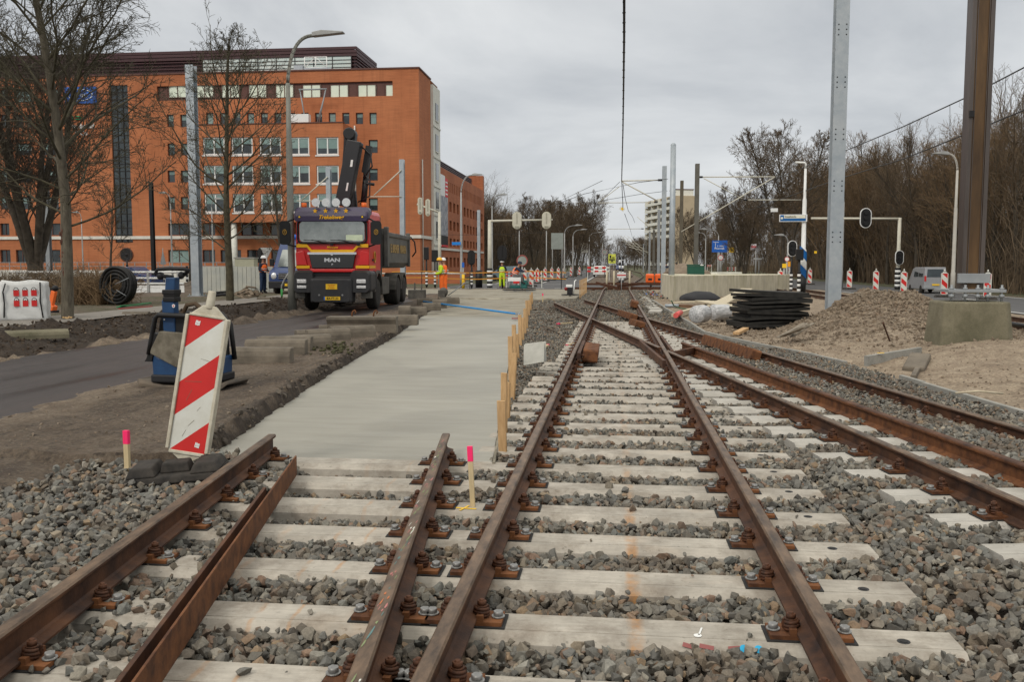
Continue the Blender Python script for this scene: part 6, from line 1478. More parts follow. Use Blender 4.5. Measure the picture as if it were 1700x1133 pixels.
smallcar(1028, 240, "distant blue vehicle at the start of the track's bend", M_vblue)
smallcar(880, 88, "light blue-grey car behind the red barrier boards and round sign back", mat("car_bluegrey", (.12, .17, .20), .4), radians(80))
smallcar(262, 60, "dark blue car parked behind the white railing", M_vblue, radians(85))

# ================================================================ beacons and stakes
def beacon_mesh(mirror=False, hero=False):
    w_, h_ = .26, 1.0; c = MB(); f = -1 if mirror else 1
    def Q(u, v): return ((u - .5) * w_ * f, 0, h_ * (1 - v) + .11)
    bands = [([(0, 0), (1, 0), (0, .245)], 1), ([(1, 0), (1, .26), (0, .5), (0, .245)], 0), ([(1, .26), (1, .505), (0, .745), (0, .5)], 1), ([(1, .505), (1, .76), (0, 1), (0, .745)], 0), ([(1, .76), (1, 1), (0, 1)], 1)]
    for side in (-1, 1):
        for poly, k in bands:
            c.k = k; vs = [(Q(u, v)[0], side * .0225, Q(u, v)[2]) for u, v in poly]; c.add(vs, [tuple(range(len(vs))) if side * f > 0 else tuple(range(len(vs) - 1, -1, -1))], False)
    panel = c
    fr = MB(); t = .028
    out = [(-w_ / 2 - .016, .115), (-.05, .045), (.05, .045), (w_ / 2 + .016, .115), (w_ / 2 + .026, .20), (w_ / 2 + .026, 1.02), (w_ / 2 + .012, 1.105), (.045, 1.19), (-.045, 1.19), (-w_ / 2 - .012, 1.105), (-w_ / 2 - .026, 1.02), (-w_ / 2 - .026, .20)]
    fr.prism(out, -.02, .02, 'y')
    for s in (-1, 1):
        fr.beam((s * (w_ / 2 + .014), -.024, .12), (s * (w_ / 2 + .014), -.024, 1.11), .024, .03, (0, 1, 0)); fr.beam((s * (w_ / 2 + .014), .024, .12), (s * (w_ / 2 + .014), .024, 1.11), .024, .03, (0, 1, 0))
    fr.bx(-w_ / 2, w_ / 2, -.032, -.02, 1.105, 1.125); fr.bx(-w_ / 2, w_ / 2, -.032, -.02, .09, .115)
    fr.cyl((0, 0, 1.17), (0, 0, 1.30), .033, 12, .028); fr.cyl((0, 0, .0), (0, 0, .06), .035, 8)
    return panel, fr
def foot_mesh():
    c = MB(); 
    def fr_(x0, x1, y0, y1, z0, z1, tp): c.hexa([(x0, y0, z0), (x1, y0, z0), (x1, y1, z0), (x0, y1, z0), (x0 + tp, y0 + tp, z1), (x1 - tp, y0 + tp, z1), (x1 - tp, y1 - tp, z1), (x0 + tp, y1 - tp, z1)])
    fr_(-.42, .42, -.21, .21, 0, .05, .02); fr_(-.40, -.14, -.19, .19, .05, .115, .04); fr_(.14, .40, -.19, .19, .05, .115, .04); fr_(-.13, .13, -.09, .09, .05, .12, .02)
    return c
M_bwhite = mat("beacon_white", (0.66, 0.67, 0.63), 0.5, vs=7, col2=(.56, .56, .50))
M_bframe = mat("beacon_frame", (0.60, 0.57, 0.47), 0.55, vs=14, col2=(.42, .38, .29))
M_rubber = mat("rubber_foot", (0.013, 0.012, 0.011), .85, vs=9, col2=(.05, .043, .036), bump=.003, bs=50)
pn1, fr1 = beacon_mesh(); bf = gr(303, 792, .06)
hb = thing("beacon_board", "large striped beacon tilting over on a black rubber foot by the cut rail", "beacon", (bf.x, bf.y + .05, .125), radians(9))
hb.rotation_euler = (radians(-4), radians(9.0), radians(6))
p_ = pn1.build("striped_panel", [M_bwhite, M_redp], hb); 
fr1.build("frame", M_bframe, hb, bev=.005)
c = MB()
for dx_, dz in ((-.075, 1.055), (.055, .17)):
    for k in range(4): c.box((dx_ + k * .009, -.0245, dz + random.uniform(-.004, .004)), (.006, .002, .034), Matrix.Rotation(.12, 3, 'Y'))
    c.box((dx_ + .013, -.0242, dz + .008), (.030, .0015, .012)); c.box((dx_ + .013, -.0242, dz - .012), (.030, .0015, .008))
c.build("sticker", M_white, p_)
c = MB()
for a, b in (((-.09, .62), (.03, .635)), ((-.03, .57), (-.06, .48)), ((.0, .80), (.07, .79)), ((-.02, .30), (.02, .35)), ((-.05, .22), (-.03, .27)), ((.03, .42), (.05, .45))):
    c.beam((a[0], -.0237, a[1]), (b[0], -.0237, b[1]), .0022, .001, (0, 1, 0))
c.build("scratch", mat("scratch", (.18, .15, .1), .9), p_)
fc = foot_mesh(); ft = fc.build("beacon_foot", M_rubber, bev=.012); ft.location = (bf.x + .02, bf.y - .10, .085); ft.rotation_euler = (radians(2), radians(-4), radians(14)); ft.scale = (.80, .9, 1.0)
bpy.context.view_layer.update(); ft.parent = hb; ft.matrix_parent_inverse = hb.matrix_world.inverted()
pn2, fr2 = beacon_mesh(True); pm2 = pn2.mesh("striped_panel", [M_bwhite, M_redp]); fm2 = fr2.mesh("frame", M_bwhite); fo2 = foot_mesh().mesh("foot", M_rubber)
bl = [(1296, 452, 60, "beacon barely showing over the platform's far end"), (1309, 469, 0, "beacon between the platform's end and the striped signal post"), (1345, 473, 0, "beacon right beside the blue and white banded mast"), (1411, 481, 0, "beacon on the road just past the galvanised column"),
      (1455, 485, 0, "beacon behind the top of the gravel mound"), (1501.5, 490, 0, "beacon standing clear beside the silver van"), (1569, 494, 0, "beacon half hidden by the rusty column's bolts"), (1641, 498, 0, "beacon just past the rusty column over the concrete foundation"),
      (871, 474, 0, "beacon next to the man riding the power trowel"), (882, 476, 0, "beacon beside the white barrier sheet"), (892, 471, 0, "beacon at the end of the red barrier plank"), (905, 468, 0, "first beacon of the row across the carriageway mouth"), (916, 466, 0, "second beacon of the row across the carriageway mouth"), (927, 465, 0, "third beacon of the row across the carriageway mouth"), (936.5, 463, 0, "fourth beacon of the row across the carriageway mouth"), (948, 460, 0, "fifth beacon of the row across the carriageway mouth"), (962, 458, 0, "sixth beacon, set where the carriageway begins"), (1008, 447, 0, "distant leaning beacon before the yellow detour sign"), (1010.5, 444, 0, "farthest beacon by the yellow detour sign")]
for px, py, Yf, lab in bl:
    if Yf: Y = Yf
    else: Y = gr(px, py, .02).y
    t = thing("beacon_board", "red and white " + lab, "beacon", (xat(px, Y), Y, .02), radians(-10 + random.uniform(-8, 8)), "red and white beacons along the roads")
    if Yf == 60: t.location = (xat(px, 55), 55, .02)
    child(pm2, "striped_panel", t, (0, 0, .05)); child(fm2, "frame", t, (0, 0, .05)); child(fo2, "foot", t)
def barrier(px0, px1, py0, py1, Y, label, segs=4, frame=True):
    a = at(px0, py1, Y); b = at(px1, py0, Y); t = thing("barrier_board", label, "barrier", (a.x, Y, 0)); w_ = b.x - a.x; z0, z1 = a.z, b.z
    c = MB(); n = 6
    for r in ((z0, z0 + (z1 - z0) * .33), (z0 + (z1 - z0) * .62, z1)):
        c = MB()
        for i in range(n): c.k = (i + 1) % 2; c.bx(w_ * i / n, w_ * (i + 1) / n, -.02, .02, r[0], r[1])
        c.build("plank", [M_bwhite, M_redp], t)
    c = MB()
    for x in (.03, w_ - .03): c.bx(x - .03, x + .03, .022, .06, 0, z1 + .05)
    c.build("leg", M_bwhite, t)
barrier(840, 862, 451, 459, 60, "red and white barrier planks behind the man on the trowel")
barrier(884, 900, 451, 464, 62, "red and white barrier planks between two beacons by the carriageway")
barrier(975, 1012, 443, 452, 92, "long red and white barrier across the carriageway before the white car")
barrier(1174, 1182, 440, 443, 105, "little red and white barrier beyond the dark column")
barrier(1207, 1222, 444, 449, 90, "low red and white barrier below the yellow board")
def stake(x, y, z, h, label, w_=.045, tilt=0, cat="stake", top=True, wood=M_wood):
    c = MB(); c.box((0, 0, h / 2 - .06), (w_, w_ * .6, h + .12 - (.1 if top else 0)))
    if top: c.k = 1; c.box((0, 0, h - .045), (w_ + .003, w_ * .6 + .003, .10))
    o = c.build("wooden_stake", [wood, M_pinkp]); o.location = (x, y, z); o.rotation_euler = (tilt * .3, tilt, random.uniform(-.3, .3)); return tag(o, label, cat)
pale = mat("pale_wood", (0.55, 0.44, 0.26), 0.75, vs=7, var=.12, stretch=(6, 6, 1))
q = gr(212, 787, 0.05); stake(q.x, q.y, .03, .34, "pink-topped wooden stake standing in gravel by the bare earth", wood=pale, w_=.04)
q = gr(785, 842, 0.0); stake(q.x, q.y, .0, .40, "pink-topped wooden stake standing between the two near rails", tilt=-.05, wood=pale, w_=.032)
q = gr(901, 503, -.05); stake(q.x, q.y, -.1, .45, "small pink-topped stake at the corner of the far slab", wood=pale, w_=.05)
for (a, b, lab) in (((925, 538), (950, 536), "thin lath lying on the ballast beyond the leaning board"), ((940, 574), (953, 571), "pale lath lying beside the straight rail"), ((975, 500), (990, 502), "pink-ended lath lying by the crossing"), ((910, 573), (905, 576), "short pink-tipped lath beside the leaning board")):
    c = MB(); p, q = gr(*a, 0), gr(*b, 0); c.beam(p, q, .05, .03); c.k = 1; c.beam(p, p + (q - p) * .15, .054, .034); tag(c.build("lath", [pale, M_pinkp]), lab, "lath")
# formwork along the slab
yy = [7.6, 8.7, 9.35, 11.0, 12.3, 12.9, 15.2, 16.2, 18.6, 20.0, 22.0, 24.0, 26.5, 29.5, 33, 38]; hh = [.50, .62, .42, .58, .70, .46, .66, .40, .64, .48, .6, .42, .62, .5, .56, .5]
for i, y in enumerate(yy):
    x = float(slabR(y)) + .06; h = hh[i] * .88
    c = MB(); c.box((0, 0, h / 2 - .2), (.026, .072, h + .4)); o = c.build("formwork_stake", M_wood, bev=.003); o.location = (x + random.uniform(0, .05), y, 0); o.rotation_euler = (random.uniform(-.05, .05), random.uniform(-.05, .06), 1.25 + random.uniform(-.35, .35))
    tag(o, f"{ordn(i + 1)} upright wooden formwork stake along the fresh slab, counted from the camera", "stake", "stakes holding the slab formwork")
fbm_ = thing("formwork_board", "long timber formwork boards holding the edge of the fresh slab", "formwork", (0, 0, 0)); yb_ = 7.1
while yb_ < 40.5:
    e = min(yb_ + 2.45, 40.7); c = MB(); z = random.uniform(-.035, .03); c.beam((float(slabR(yb_)) + .025, yb_, z - .11), (float(slabR(e)) + .025, e - .02, z - .11), .022, .24); c.build("board", mat("form_board", (.12, .11, .085), .8, vs=3, col2=(.26, .235, .18), stretch=(6, 1, 6)), fbm_); yb_ = e
q = [at(870, 573, 13.6), at(904, 569, 13.3), at(903, 601, 12.9), at(869, 607, 13.1)]
c = MB(); c.hexa([q[3], q[2], q[2] + Vector((.02, .25, -.02)), q[3] + Vector((.02, .25, -.02)), q[0], q[1], q[1] + Vector((.02, .02, .02)), q[0] + Vector((.02, .02, .02))]); tag(c.build("leaning_board", mat("grey_board", (.27, .27, .24), .8, vs=4, col2=(.38, .375, .34)), bev=.004), "grey sheet leaning outward beside the formwork stakes", "board")
for i, px in enumerate((963, 966.5, 970, 972.5, 976, 979)):
    Y = 44 + i * 1.6; c = MB(); c.box((0, 0, .35), (.05, .1, 1.0)); o = c.build("formwork_stake", M_wood); o.location = (-1.68 + .012 * i, Y, 0); tag(o, f"{ordn(i + 1)} stake at the far slab's edge beside the straight track", "stake", "stakes at the far slab's edge")
# ================================================================ plate compactor behind the beacon
pc = thing("plate_compactor", "blue and black vibrating plate compactor with tall handle behind the large beacon", "compactor", (gr(320, 648, .1).x, gr(318, 648, .1).y, .12), radians(-6)); pc.scale = (.90, .90, .95)
M_cblue = mat("compactor_blue", (0.003, 0.028, 0.09), 0.5, vs=5, col2=(.007, .052, .145), spec=.5)
M_cdust = mat("dusty_cover", (0.085, 0.073, 0.052), .9, vs=7, col2=(.20, .18, .14))
c = MB()
for s in (-1, 1):
    c.add([(s * .18, -.3, .01), (s * .60, -.3, .04), (s * .66, -.25, .10), (s * .66, .3, .10), (s * .60, .35, .04), (s * .18, .35, .01), (s * .18, -.3, .06), (s * .58, -.3, .09), (s * .64, -.25, .14), (s * .64, .3, .14), (s * .58, .35, .09), (s * .18, .35, .06)], [(0, 1, 2, 3, 4, 5)[::-s], (6, 7, 8, 9, 10, 11)[::s]] + [tuple((i, (i + 1) % 6, 6 + (i + 1) % 6, 6 + i))[::s] for i in range(6)], False)
c.bx(-.3, .3, -.32, .36, .01, .07); c.build("base_plate", mat("plate_dusty", (.14, .11, .08), .8, vs=5, col2=(.07, .06, .05)), pc, bev=.01)
c = MB(); c.prism([(-.40, .12), (.42, .12), (.44, .42), (-.30, .42), (-.42, .50)], -.28, .3, 'y'); c.build("body", M_cblue, pc, bev=.03)
c = MB(); c.bx(-.42, .45, -.30, .32, .10, .20); c.build("skirt", M_dark, pc, bev=.02)
c = MB(); c.prism([(-.43, .47), (-.05, .30), (.30, .30), (.32, .70), (-.27, .74)], -.305, .26, 'y'); c.build("cover", M_cdust, pc, bev=.01)
c = MB()
for y in (-.29, .28): c.tube([(-.44, y, .45), (-.40, y, .62), (-.33, y, .90), (-.28, y, .94), (.30, y, .93), (.42, y, .80), (.47, y, .35)], .032, 8)
c.prism([(-.40, .45), (-.31, .91), (.30, .90), (.40, .76), (.43, .3)][::-1], -.2, .24, 'y'); c.prism([(-.50, .36), (-.47, .40), (-.36, .72), (-.30, .70), (-.40, .36)][::-1], -.30, -.1, 'y'); c.build("guard_frame", M_black, pc)
c = MB(); c.prism([(-.25, .35), (-.09, .35), (-.10, 1.10), (-.07, 1.40), (-.21, 1.40), (-.23, 1.2), (-.28, 1.1)], -.22, -.1, 'y'); hd = c.build("drawbar", M_cblue, pc, bev=.015)
c = MB(); c.bx(-.25, -.075, -.235, -.085, 1.10, 1.16); c.bx(-.255, -.07, -.24, -.08, 1.19, 1.25); c.bx(-.245, -.08, -.23, -.09, 1.16, 1.21); c.build("bellows", M_black, hd, bev=.01)
c = MB(); c.k = 0; c.disc((-.10, -.224, 1.05), .022, 'y', 12, .004); c.k = 1; c.disc((-.10, -.227, 1.05), .010, 'y', 8, .004); c.k = 0; c.disc((-.24, -.224, .95), .009, 'y', 8, .006); c.disc((-.24, -.224, .88), .009, 'y', 8, .006); c.build("label_plate", [M_white, M_redp], hd)
c = MB(); c.tube([(-.13, -.16, 1.40), (-.28, -.20, 1.42), (-.35, -.22, 1.46), (-.30, -.24, 1.50), (-.12, -.26, 1.51), (.08, -.25, 1.505), (.13, -.22, 1.49), (.08, -.18, 1.46), (-.04, -.15, 1.40)], .026, 8); c.ball((-.29, -.2, 1.42), .05, 8, 6); c.ball((.0, -.18, 1.43), .045, 8, 6); c.build("handle_loop", M_dark, pc)
c = MB(); c.tube([(-.03, -.15, .78), (.0, -.18, .95), (.08, -.2, 1.06), (.2, -.2, 1.08), (.30, -.18, 1.0), (.34, -.15, .85)], .03, 8); c.build("hose", mat("rusty_hose", (.07, .045, .025), .8), pc)
# ================================================================ kerb stones lying along the old road
KB = {}
def kerb(px, py, Ln, rz, label, h=.25, w_=.22, z=.12, roll=0.0, m=M_curb, off=0):
    key = (Ln, h, w_, m.name)
    if key not in KB:
        c = MB(); c.prism([(-w_ / 2, 0), (w_ / 2, 0), (w_ / 2, h), (-w_ / 2 + .06, h), (-w_ / 2 + .02, h - .05), (-w_ / 2, h - .12)], -Ln / 2, Ln / 2, 'x'); KB[key] = c.mesh("kerbstone", m)
    q = gr(px, py, z); o = bpy.data.objects.new("kerbstone", KB[key]); COL.objects.link(o); o.location = (q.x, q.y + off, z); o.rotation_euler = (roll, 0, radians(rz))
    b = o.modifiers.new("bevel", 'BEVEL'); b.width = .015; b.segments = 2
    return tag(o, label, "kerbstone", "kerbstones lying along the old road")
kerb(430, 605, 1.0, 4, "long kerbstone lying in front, white paint fleck on its face, beside the compactor")
kerb(455, 590, 1.0, 6, "long kerbstone lying just behind the front one by the compactor", off=.1)
kerb(475, 583, .9, 5, "kerbstone in the third place behind the front pair")
kerb(455, 574, .6, 33, "shorter tilted kerbstone touching the wet asphalt", h=.16)
kerb(512, 580, .80, 36, "mossy kerbstone in the middle of the row, lying skew")
kerb(545, 568, .85, 38, "kerbstone with chipped end beside the mossy clods")
kerb(515, 560, .6, 40, "small kerbstone lying behind the skew ones", h=.15)
kerb(586, 562, .9, 33, "kerbstone in front of the long concrete beam with hooks")
kerb(560, 551, .8, 20, "low kerbstone between the row and the long beam", h=.15)
kerb(664, 540, .9, 3, "kerbstone poking out behind the beam with hooks")
kerb(672, 525, .35, 10, "short block near the truck's front wheel", h=.3)
kerb(694, 524, .5, 20, "block lying skew near the truck's wheel")
kerb(716, 516, .6, 30, "block in the scattered row beside the rear wheels")
kerb(730, 512, .5, 12, "dark block at the slab edge below the blue handle", h=.3)
kerb(745, 505, .8, 25, "long block nearest the blue float handle's end")
kerb(706, 507, .6, 15, "block just behind the truck beside the workers' machine")
kerb(226, 524, .7, 6, "dark kerbstone lying on the tiled path", h=.10, z=.22)
kerb(62, 560, 1.1, 38, "mossy kerbstone tipped over the bank beside the tiled path", h=.12, z=.2, roll=.3, m=mossc)
kerb(455, 500, 1.3, 4, "kerbstone lying under the blue van's bumper", h=.15, z=.2)
mc = MB()
for i in range(110):
    q = gr(random.gauss(556, 14), random.gauss(580, 5), .13); mc.ball((q.x, q.y, .13 + random.random() * .05), random.uniform(.012, .04), 5, 4, (1, 1, .7))
struct(mc.build("moss_clods", mat("moss_earth", (.035, .032, .015), .95, vs=20, col2=(.07, .07, .03))), 'stuff')
bmx = thing("concrete_beam", "long concrete beam with two rusty lifting hooks before the truck", "concrete beam", tuple(gr(600, 553, .12)), radians(6))
c = MB(); c.prism([(-.14, 0), (.14, 0), (.15, .2), (.22, .30), (.22, .36), (-.22, .36), (-.22, .30), (-.15, .2)], -.72, .78, 'x'); c.build("beam", M_curb, bmx, bev=.012)
for x in (-.20, .27):
    c = MB(); c.tube([(x, 0, .3), (x, 0, .42), (x + .02, 0, .47), (x + .06, 0, .49), (x + .09, 0, .455), (x + .06, 0, .42)], .018, 8); c.build("hook", M_rustor, bmx)
# broken asphalt lumps along the slab's cut edge
lm = []; rs = np.random.RandomState(5); n = 520; y = 7.2 + 34 * rs.rand(n) ** 1.4; x = slabL(y) - .0 - .16 * rs.rand(n) ** 1.6
scatter("asphalt_rubble", np.stack([x, y, ground_h(x, y) + .01], 1), .014 + .04 * rs.rand(n) ** 2, PR_N, mat("asphalt_lump", (.05, .042, .035), .9, vs=9, col2=(.12, .10, .08)), .8, 4, label="broken asphalt lumps along the cut edge of the slab")
# float handle
a = gr(703, 501, .30); b = gr(862, 522, .16)
fh = thing("bull_float", "long blue handled concrete float lying across the slab with a red blade", "tool", tuple(b)); c = MB(); c.cyl(a - b, (0, 0, 0), .028, 8); c.build("handle", mat("float_blue", (.01, .22, .55), .4), fh)
c = MB(); c.box((-.05, 0, .0), (.12, .06, .08)); c.cyl((0, 0, .05), (0, -.3, -.08), .02, 6); c.build("bracket", M_galvd, fh); c = MB(); c.box((.06, -.38, -.10), (.46, .14, .025), .05); c.build("blade", mat("blade_red", (.22, .02, .02), .5), fh)
# ================================================================ left side clutter
q = gr(29, 534, .22); bg_ = thing("bulk_bag", "white bulk bag printed with six red warning panels", "bulk bag", (q.x - .10, q.y + .45, .22), radians(29))
me = bmesh.new(); bmesh.ops.create_cube(me, size=1.0); bmesh.ops.subdivide_edges(me, edges=me.edges, cuts=9, use_grid_fill=True)
for v in me.verts:
    x, y, z = v.co; k = 1 + .05 * cos(z * pi) + .02 * sin(9 * x + 5 * z); v.co.x = x * k * 1.02 + .012 * sin(17 * z + 8 * y); v.co.y = y * k + .012 * sin(14 * z + 11 * x); v.co.z = (z + .5) * .96 + .02 * sin(9 * x) * (z > .4) + .02 * sin(7 * y) * (z > .4)
mm_ = bpy.data.meshes.new("bag_cloth"); me.to_mesh(mm_); me.free(); mm_.materials.append(mat("bag_white", (.62, .63, .62), .7, vs=3, var=.06, bump=.02, bs=7)); mm_.polygons.foreach_set("use_smooth", [True] * len(mm_.polygons)); o = child(mm_, "bag_cloth", bg_)
c = MB()
for r_ in range(2):
    for k in range(3):
        x = -.12 + k * .19; z = .74 - r_ * .25; yb2 = -.545; c.k = 0; c = MB(); c.k = 0; c.bx(x - .06, x + .06, yb2, yb2 + .02, z - .12, z + .02); c.k = 1
        pl_ = [(x + .055 * cos(a_), z + .02 + .07 * sin(a_)) for a_ in np.linspace(0, pi, 8)]; c.prism(pl_, yb2, yb2 + .018, 'y'); c.k = 2; pl_ = [(x + .038 * cos(a_), z + .024 + .05 * sin(a_)) for a_ in np.linspace(0, pi, 8)]; c.prism(pl_, yb2 - .004, yb2, 'y'); c.k = 1; c.text("a", .06, facing(Vector((x, yb2 - .006, z + .04))), .002); c.build("warning_panel", [M_redp, M_black, M_white], bg_)
c = MB(); c.tube([(-.34, -.54, .93), (-.40, -.55, .72), (-.38, -.555, .45), (-.40, -.55, .1)], .018, 6); c.build("lifting_strap", M_black, bg_); c = MB(); c.tube([(.40, -.54, .95), (.405, -.55, .7), (.39, -.555, .5), (.44, -.55, .08)], .018, 6); c.build("lifting_strap", M_black, bg_)
t = copy_tree(bg_, loc=(q.x - 1.15, q.y - .05, .22), rz=radians(32), label="second white bulk bag, cut off by the picture's edge")
q = gr(74, 520, .22); om = thing("orange_machine", "small orange walk-behind compactor leaning beside the bulk bag", "compactor", (q.x, q.y + .3, .22))
c = MB(); c.beam((.0, 0, .16), (.13, 0, .62), .13, .13, (0, 1, 0)); c.beam((-.08, 0, .2), (.02, 0, .5), .05, .05, (0, 1, 0)); c.build("guide", M_orange, om, bev=.015); c = MB(); c.prism([(-.15, .02), (.1, .0), (.15, .18), (-.05, .26), (-.2, .22)], -.12, .12, 'y'); c.build("body", M_orange, om, bev=.02); c = MB(); c.bx(-.25, .15, -.16, .16, -.03, .06); c.build("foot", M_dark, om, bev=.01); c = MB(); c.ball((.16, 0, .70), .09, 10, 6); c.cyl((-.0, 0, .68), (.34, 0, .70), .02, 6); c.build("handle", M_dark, om)
hc = thing("hose_coil", "big upright coil of ribbed black drainage hose by the scarred tree", "hose coil", (gr(188, 506, .22).x, gr(188, 506, .22).y + .2, .22), radians(-8))
c = MB()
for k, (R_, yo) in enumerate(((.62, 0), (.62, .13), (.50, .02), (.50, .15), (.38, .0), (.38, .14), (.60, .26), (.49, .27), (.27, .05))):
    pts = [(R_ * cos(a_), yo + .02 * sin(3 * a_), .66 + R_ * sin(a_)) for a_ in np.linspace(0, 2 * pi, 72)]; c.tube(pts, [.058 + .006 * (i % 2) for i in range(72)], 8, False)
c.build("hose", mat("hose_black", (.006, .006, .006), .6), hc); c = MB(); c.cyl((.05, -.1, .70), (.62, -.12, .92), .012, 6); c.cyl((.1, -.1, .5), (.5, -.12, .3), .012, 6); c.build("tie_wire", M_galvd, hc)
c = MB(); p, q = gr(195, 510, .24), gr(250, 503, .24); c.beam(p, q, .08, .03); c.beam(gr(200, 508, .27), gr(247, 504, .27), .06, .02); tag(c.build("lath", mat("green_lath", (.02, .22, .08), .6)), "green painted laths on the ground before the white railing", "lath")
c = MB(); c.beam(gr(198, 513, .24), gr(252, 509, .24), .06, .03); tag(c.build("lath", mat("red_lath", (.4, .05, .05), .6)), "red painted lath lying in front of the green ones", "lath")
rl = thing("white_railing", "pale grey steel railing with three bars behind the hose coil", "railing", (xat(160, 43), 43, .2)); s_ = 43 / 1500
c = MB()
for z in (.45, .72, 1.02): c.cyl((-165 * s_, 0, z), (160 * s_, 0, z), .05, 8)
c.build("bar", M_white, rl); 
for px in (-150, -60, 95, 150): c = MB(); c.bx(px * s_ - .05, px * s_ + .05, -.05, .05, 0, 1.05); c.build("post", M_greypost, rl)
c = MB(); c.bx(-165 * s_, 160 * s_, .02, .06, 0, .36); c.build("skirting_board", M_white, rl)
pw = thing("panel_fence", "row of tall grey concrete sheet panels between column and blue van", "fence", (xat(336, 43.5), 43.5, .15)); 
for i in range(8): c = MB(); x0 = i * .46 ; c.bx(x0, x0 + .44, 0, .08, 0, 1.35 - .0 * i); c.k = 0; c.bx(x0 + .20, x0 + .24, -.02, -.001, .02, 1.33); c.build("panel", [mat("panel_grey", (.34, .36, .34), .8, vs=1.5, col2=(.46, .46, .40))], pw)
cb = thing("utility_cabinet", "beige flat-topped utility cabinet behind the grey panels", "cabinet", (xat(409, 52), 52, .1)); c = MB(); c.bx(-.6, .6, -.3, .3, 0, 1.85); c.build("body", mat("cabinet_beige", (.36, .36, .27), .7, var=.06), cb, bev=.02); c = MB(); c.bx(-.64, .64, -.34, .34, 1.852, 1.93); c.build("lid", M_conc, cb)
c = MB()
for (a, b) in (((350, 487), (385, 484)), ((352, 491), (392, 488)), ((357, 483), (400, 481))): c.cyl(gr(*a, .28), gr(*b, .28), .06, 10)
tag(c.build("drain_pipe", M_dark), "dark plastic pipes lying beneath the grey panels", "pipe")
c = MB()
for i in range(26):
    q = gr(random.uniform(395, 440), random.uniform(484, 497), .25); c.box((q.x, q.y, .25 + random.random() * .25), (random.uniform(.3, .8), .12, .05), Euler((random.uniform(-.4, .4), random.uniform(-.5, .5), random.uniform(-1, 1))).to_matrix())
tag(c.build("timber_debris", mat("old_wood", (.11, .085, .06), .9, vs=5, col2=(.22, .17, .12))), "heap of old planks at the feet of the man by the van", "debris heap")
ys_ = thing("priority_sign", "back of a grey triangular sign beside the dark signal near the blue van", "sign", (xat(443, 52), 52, .1)); c = MB(); c.cyl((0, 0, 0), (0, 0, 2.4), .04, 8); c.build("post", M_greypost, ys_); c = MB(); c.prism([(-.38, 2.5), (.38, 2.5), (0, 1.8)][::-1], -.02, .01, 'y'); c.build("plate", M_greypost, ys_, bev=.01)
t2 = signal_post(436, 53, 425, "dark oval signal back between the office column and the blue van", .5, 1.0, face=False, zs=0)
t3 = thing("warning_sign", "thin triangular sign on a pale post by the round window", "sign", (xat(271, 58), 58, .1)); c = MB(); c.cyl((0, 0, 0), (0, 0, 2.6), .03, 6); c.build("post", M_greypost, t3); c = MB(); c.prism([(-.2, 1.5), (.2, 1.5), (0, 2.5)], -.02, .01, 'y'); c.build("plate", M_galvd, t3)
t4 = thing("round_window", "round dark opening low in the brick wall of the office", "window", (xat(211, YB), YB - .05, zat(423, YB, 211))); c = MB(); c.disc((0, 0, 0), .66, 'y', 28, .09); c.k = 1; pts = [(.64 * cos(a_), 0, .64 * sin(a_)) for a_ in np.linspace(0, 2 * pi, 28)]; c.tube(pts, .06, 6, False); c.build("pane", [M_black, M_panelbr], t4)
gp = MB(); p = gr(468, 496, .25); gp.tube([p, p + Vector((0, 0, .5)), p + Vector((.12, 0, .75)), p + Vector((.55, 0, 1.35))], .035, 8); gp.k = 1; gp.cyl(p - Vector((0, 0, .05)), p + Vector((0, 0, .38)), .045, 8); tag(gp.build("bent_pipe", [M_greypost, mat("green_pipe", (.05, .35, .08), .5)]), "bent grey pipe with a green foot in front of the blue van", "pipe")
# orange tape between thin posts
tp = thing("barrier_tape", "two yellow-orange tapes strung on thin posts before the cross street", "tape", (0, 57.5, 0))
for py in (452, 462.5):
    c = MB(); z = zat(py, 57.5, 800); x0, x1 = xat(650, 57.5), xat(940, 57.5); n = 24
    for i in range(n): xa = x0 + (x1 - x0) * i / n; xb = x0 + (x1 - x0) * (i + 1) / n; sg = lambda x: .05 * sin((x - x0) * .9); c.beam((xa, 0, z + sg(xa)), (xb, 0, z + sg(xb)), .01, .06)
    c.build("tape", mat("tape_yellow", (.55, .25, .03), .5), tp)
for px in (665, 700, 780, 857, 932): c = MB(); x = xat(px, 57.5); c.cyl((x, 0, 0), (x, 0, 1.15), .025, 6); c.k = 0; c.cyl((x, 0, 0), (x, 0, .04), .16, 10); c.build("post", M_black, tp)
# signs around the crossing
def sign(px, Y, pyt, pyb, w_px, m, label, posts=(0,), name="road_sign", text=None, rnd=False, rim=None, backpost=M_greypost, shape=None):
    s = Y / 1500; x = xat(px, Y); zt, zb = zat(pyt, Y, px), zat(pyb, Y, px); t = thing(name, label, "sign", (x, Y, 0))
    c = MB(); w_ = w_px * s
    if rnd: c.disc((0, -.05, (zt + zb) / 2), w_ / 2, 'y', 24, .03); 
    elif shape == 'diamond': h = (zt - zb) / 2; c.prism([(0, zb), (h, zb + h), (0, zt), (-h, zb + h)], -.07, -.04, 'y')
    else: c.bx(-w_ / 2, w_ / 2, -.08, -.04, zb, zt)
    if rim: c.k = 1; pts = [((w_ / 2) * cos(a_), -.06, (zt + zb) / 2 + (w_ / 2) * sin(a_)) for a_ in np.linspace(0, 2 * pi, 24)]; c.tube(pts, w_ * .06, 6, False)
    c.build("plate", [m, rim or m], t, bev=0)
    for p in posts: c = MB(); c.cyl((p * s, 0, 0), (p * s, 0, zt - .05), .05, 8); c.build("post", backpost, t)
    if text:
        c = MB()
        for (tx, ty, sz, bdy) in text: c.text(bdy, sz, facing(Vector((tx, -.085, zb + (zt - zb) * ty))), .004, bold=.004)
        c.build("lettering", M_white if m is not M_yellow else M_dark, t)
    return t
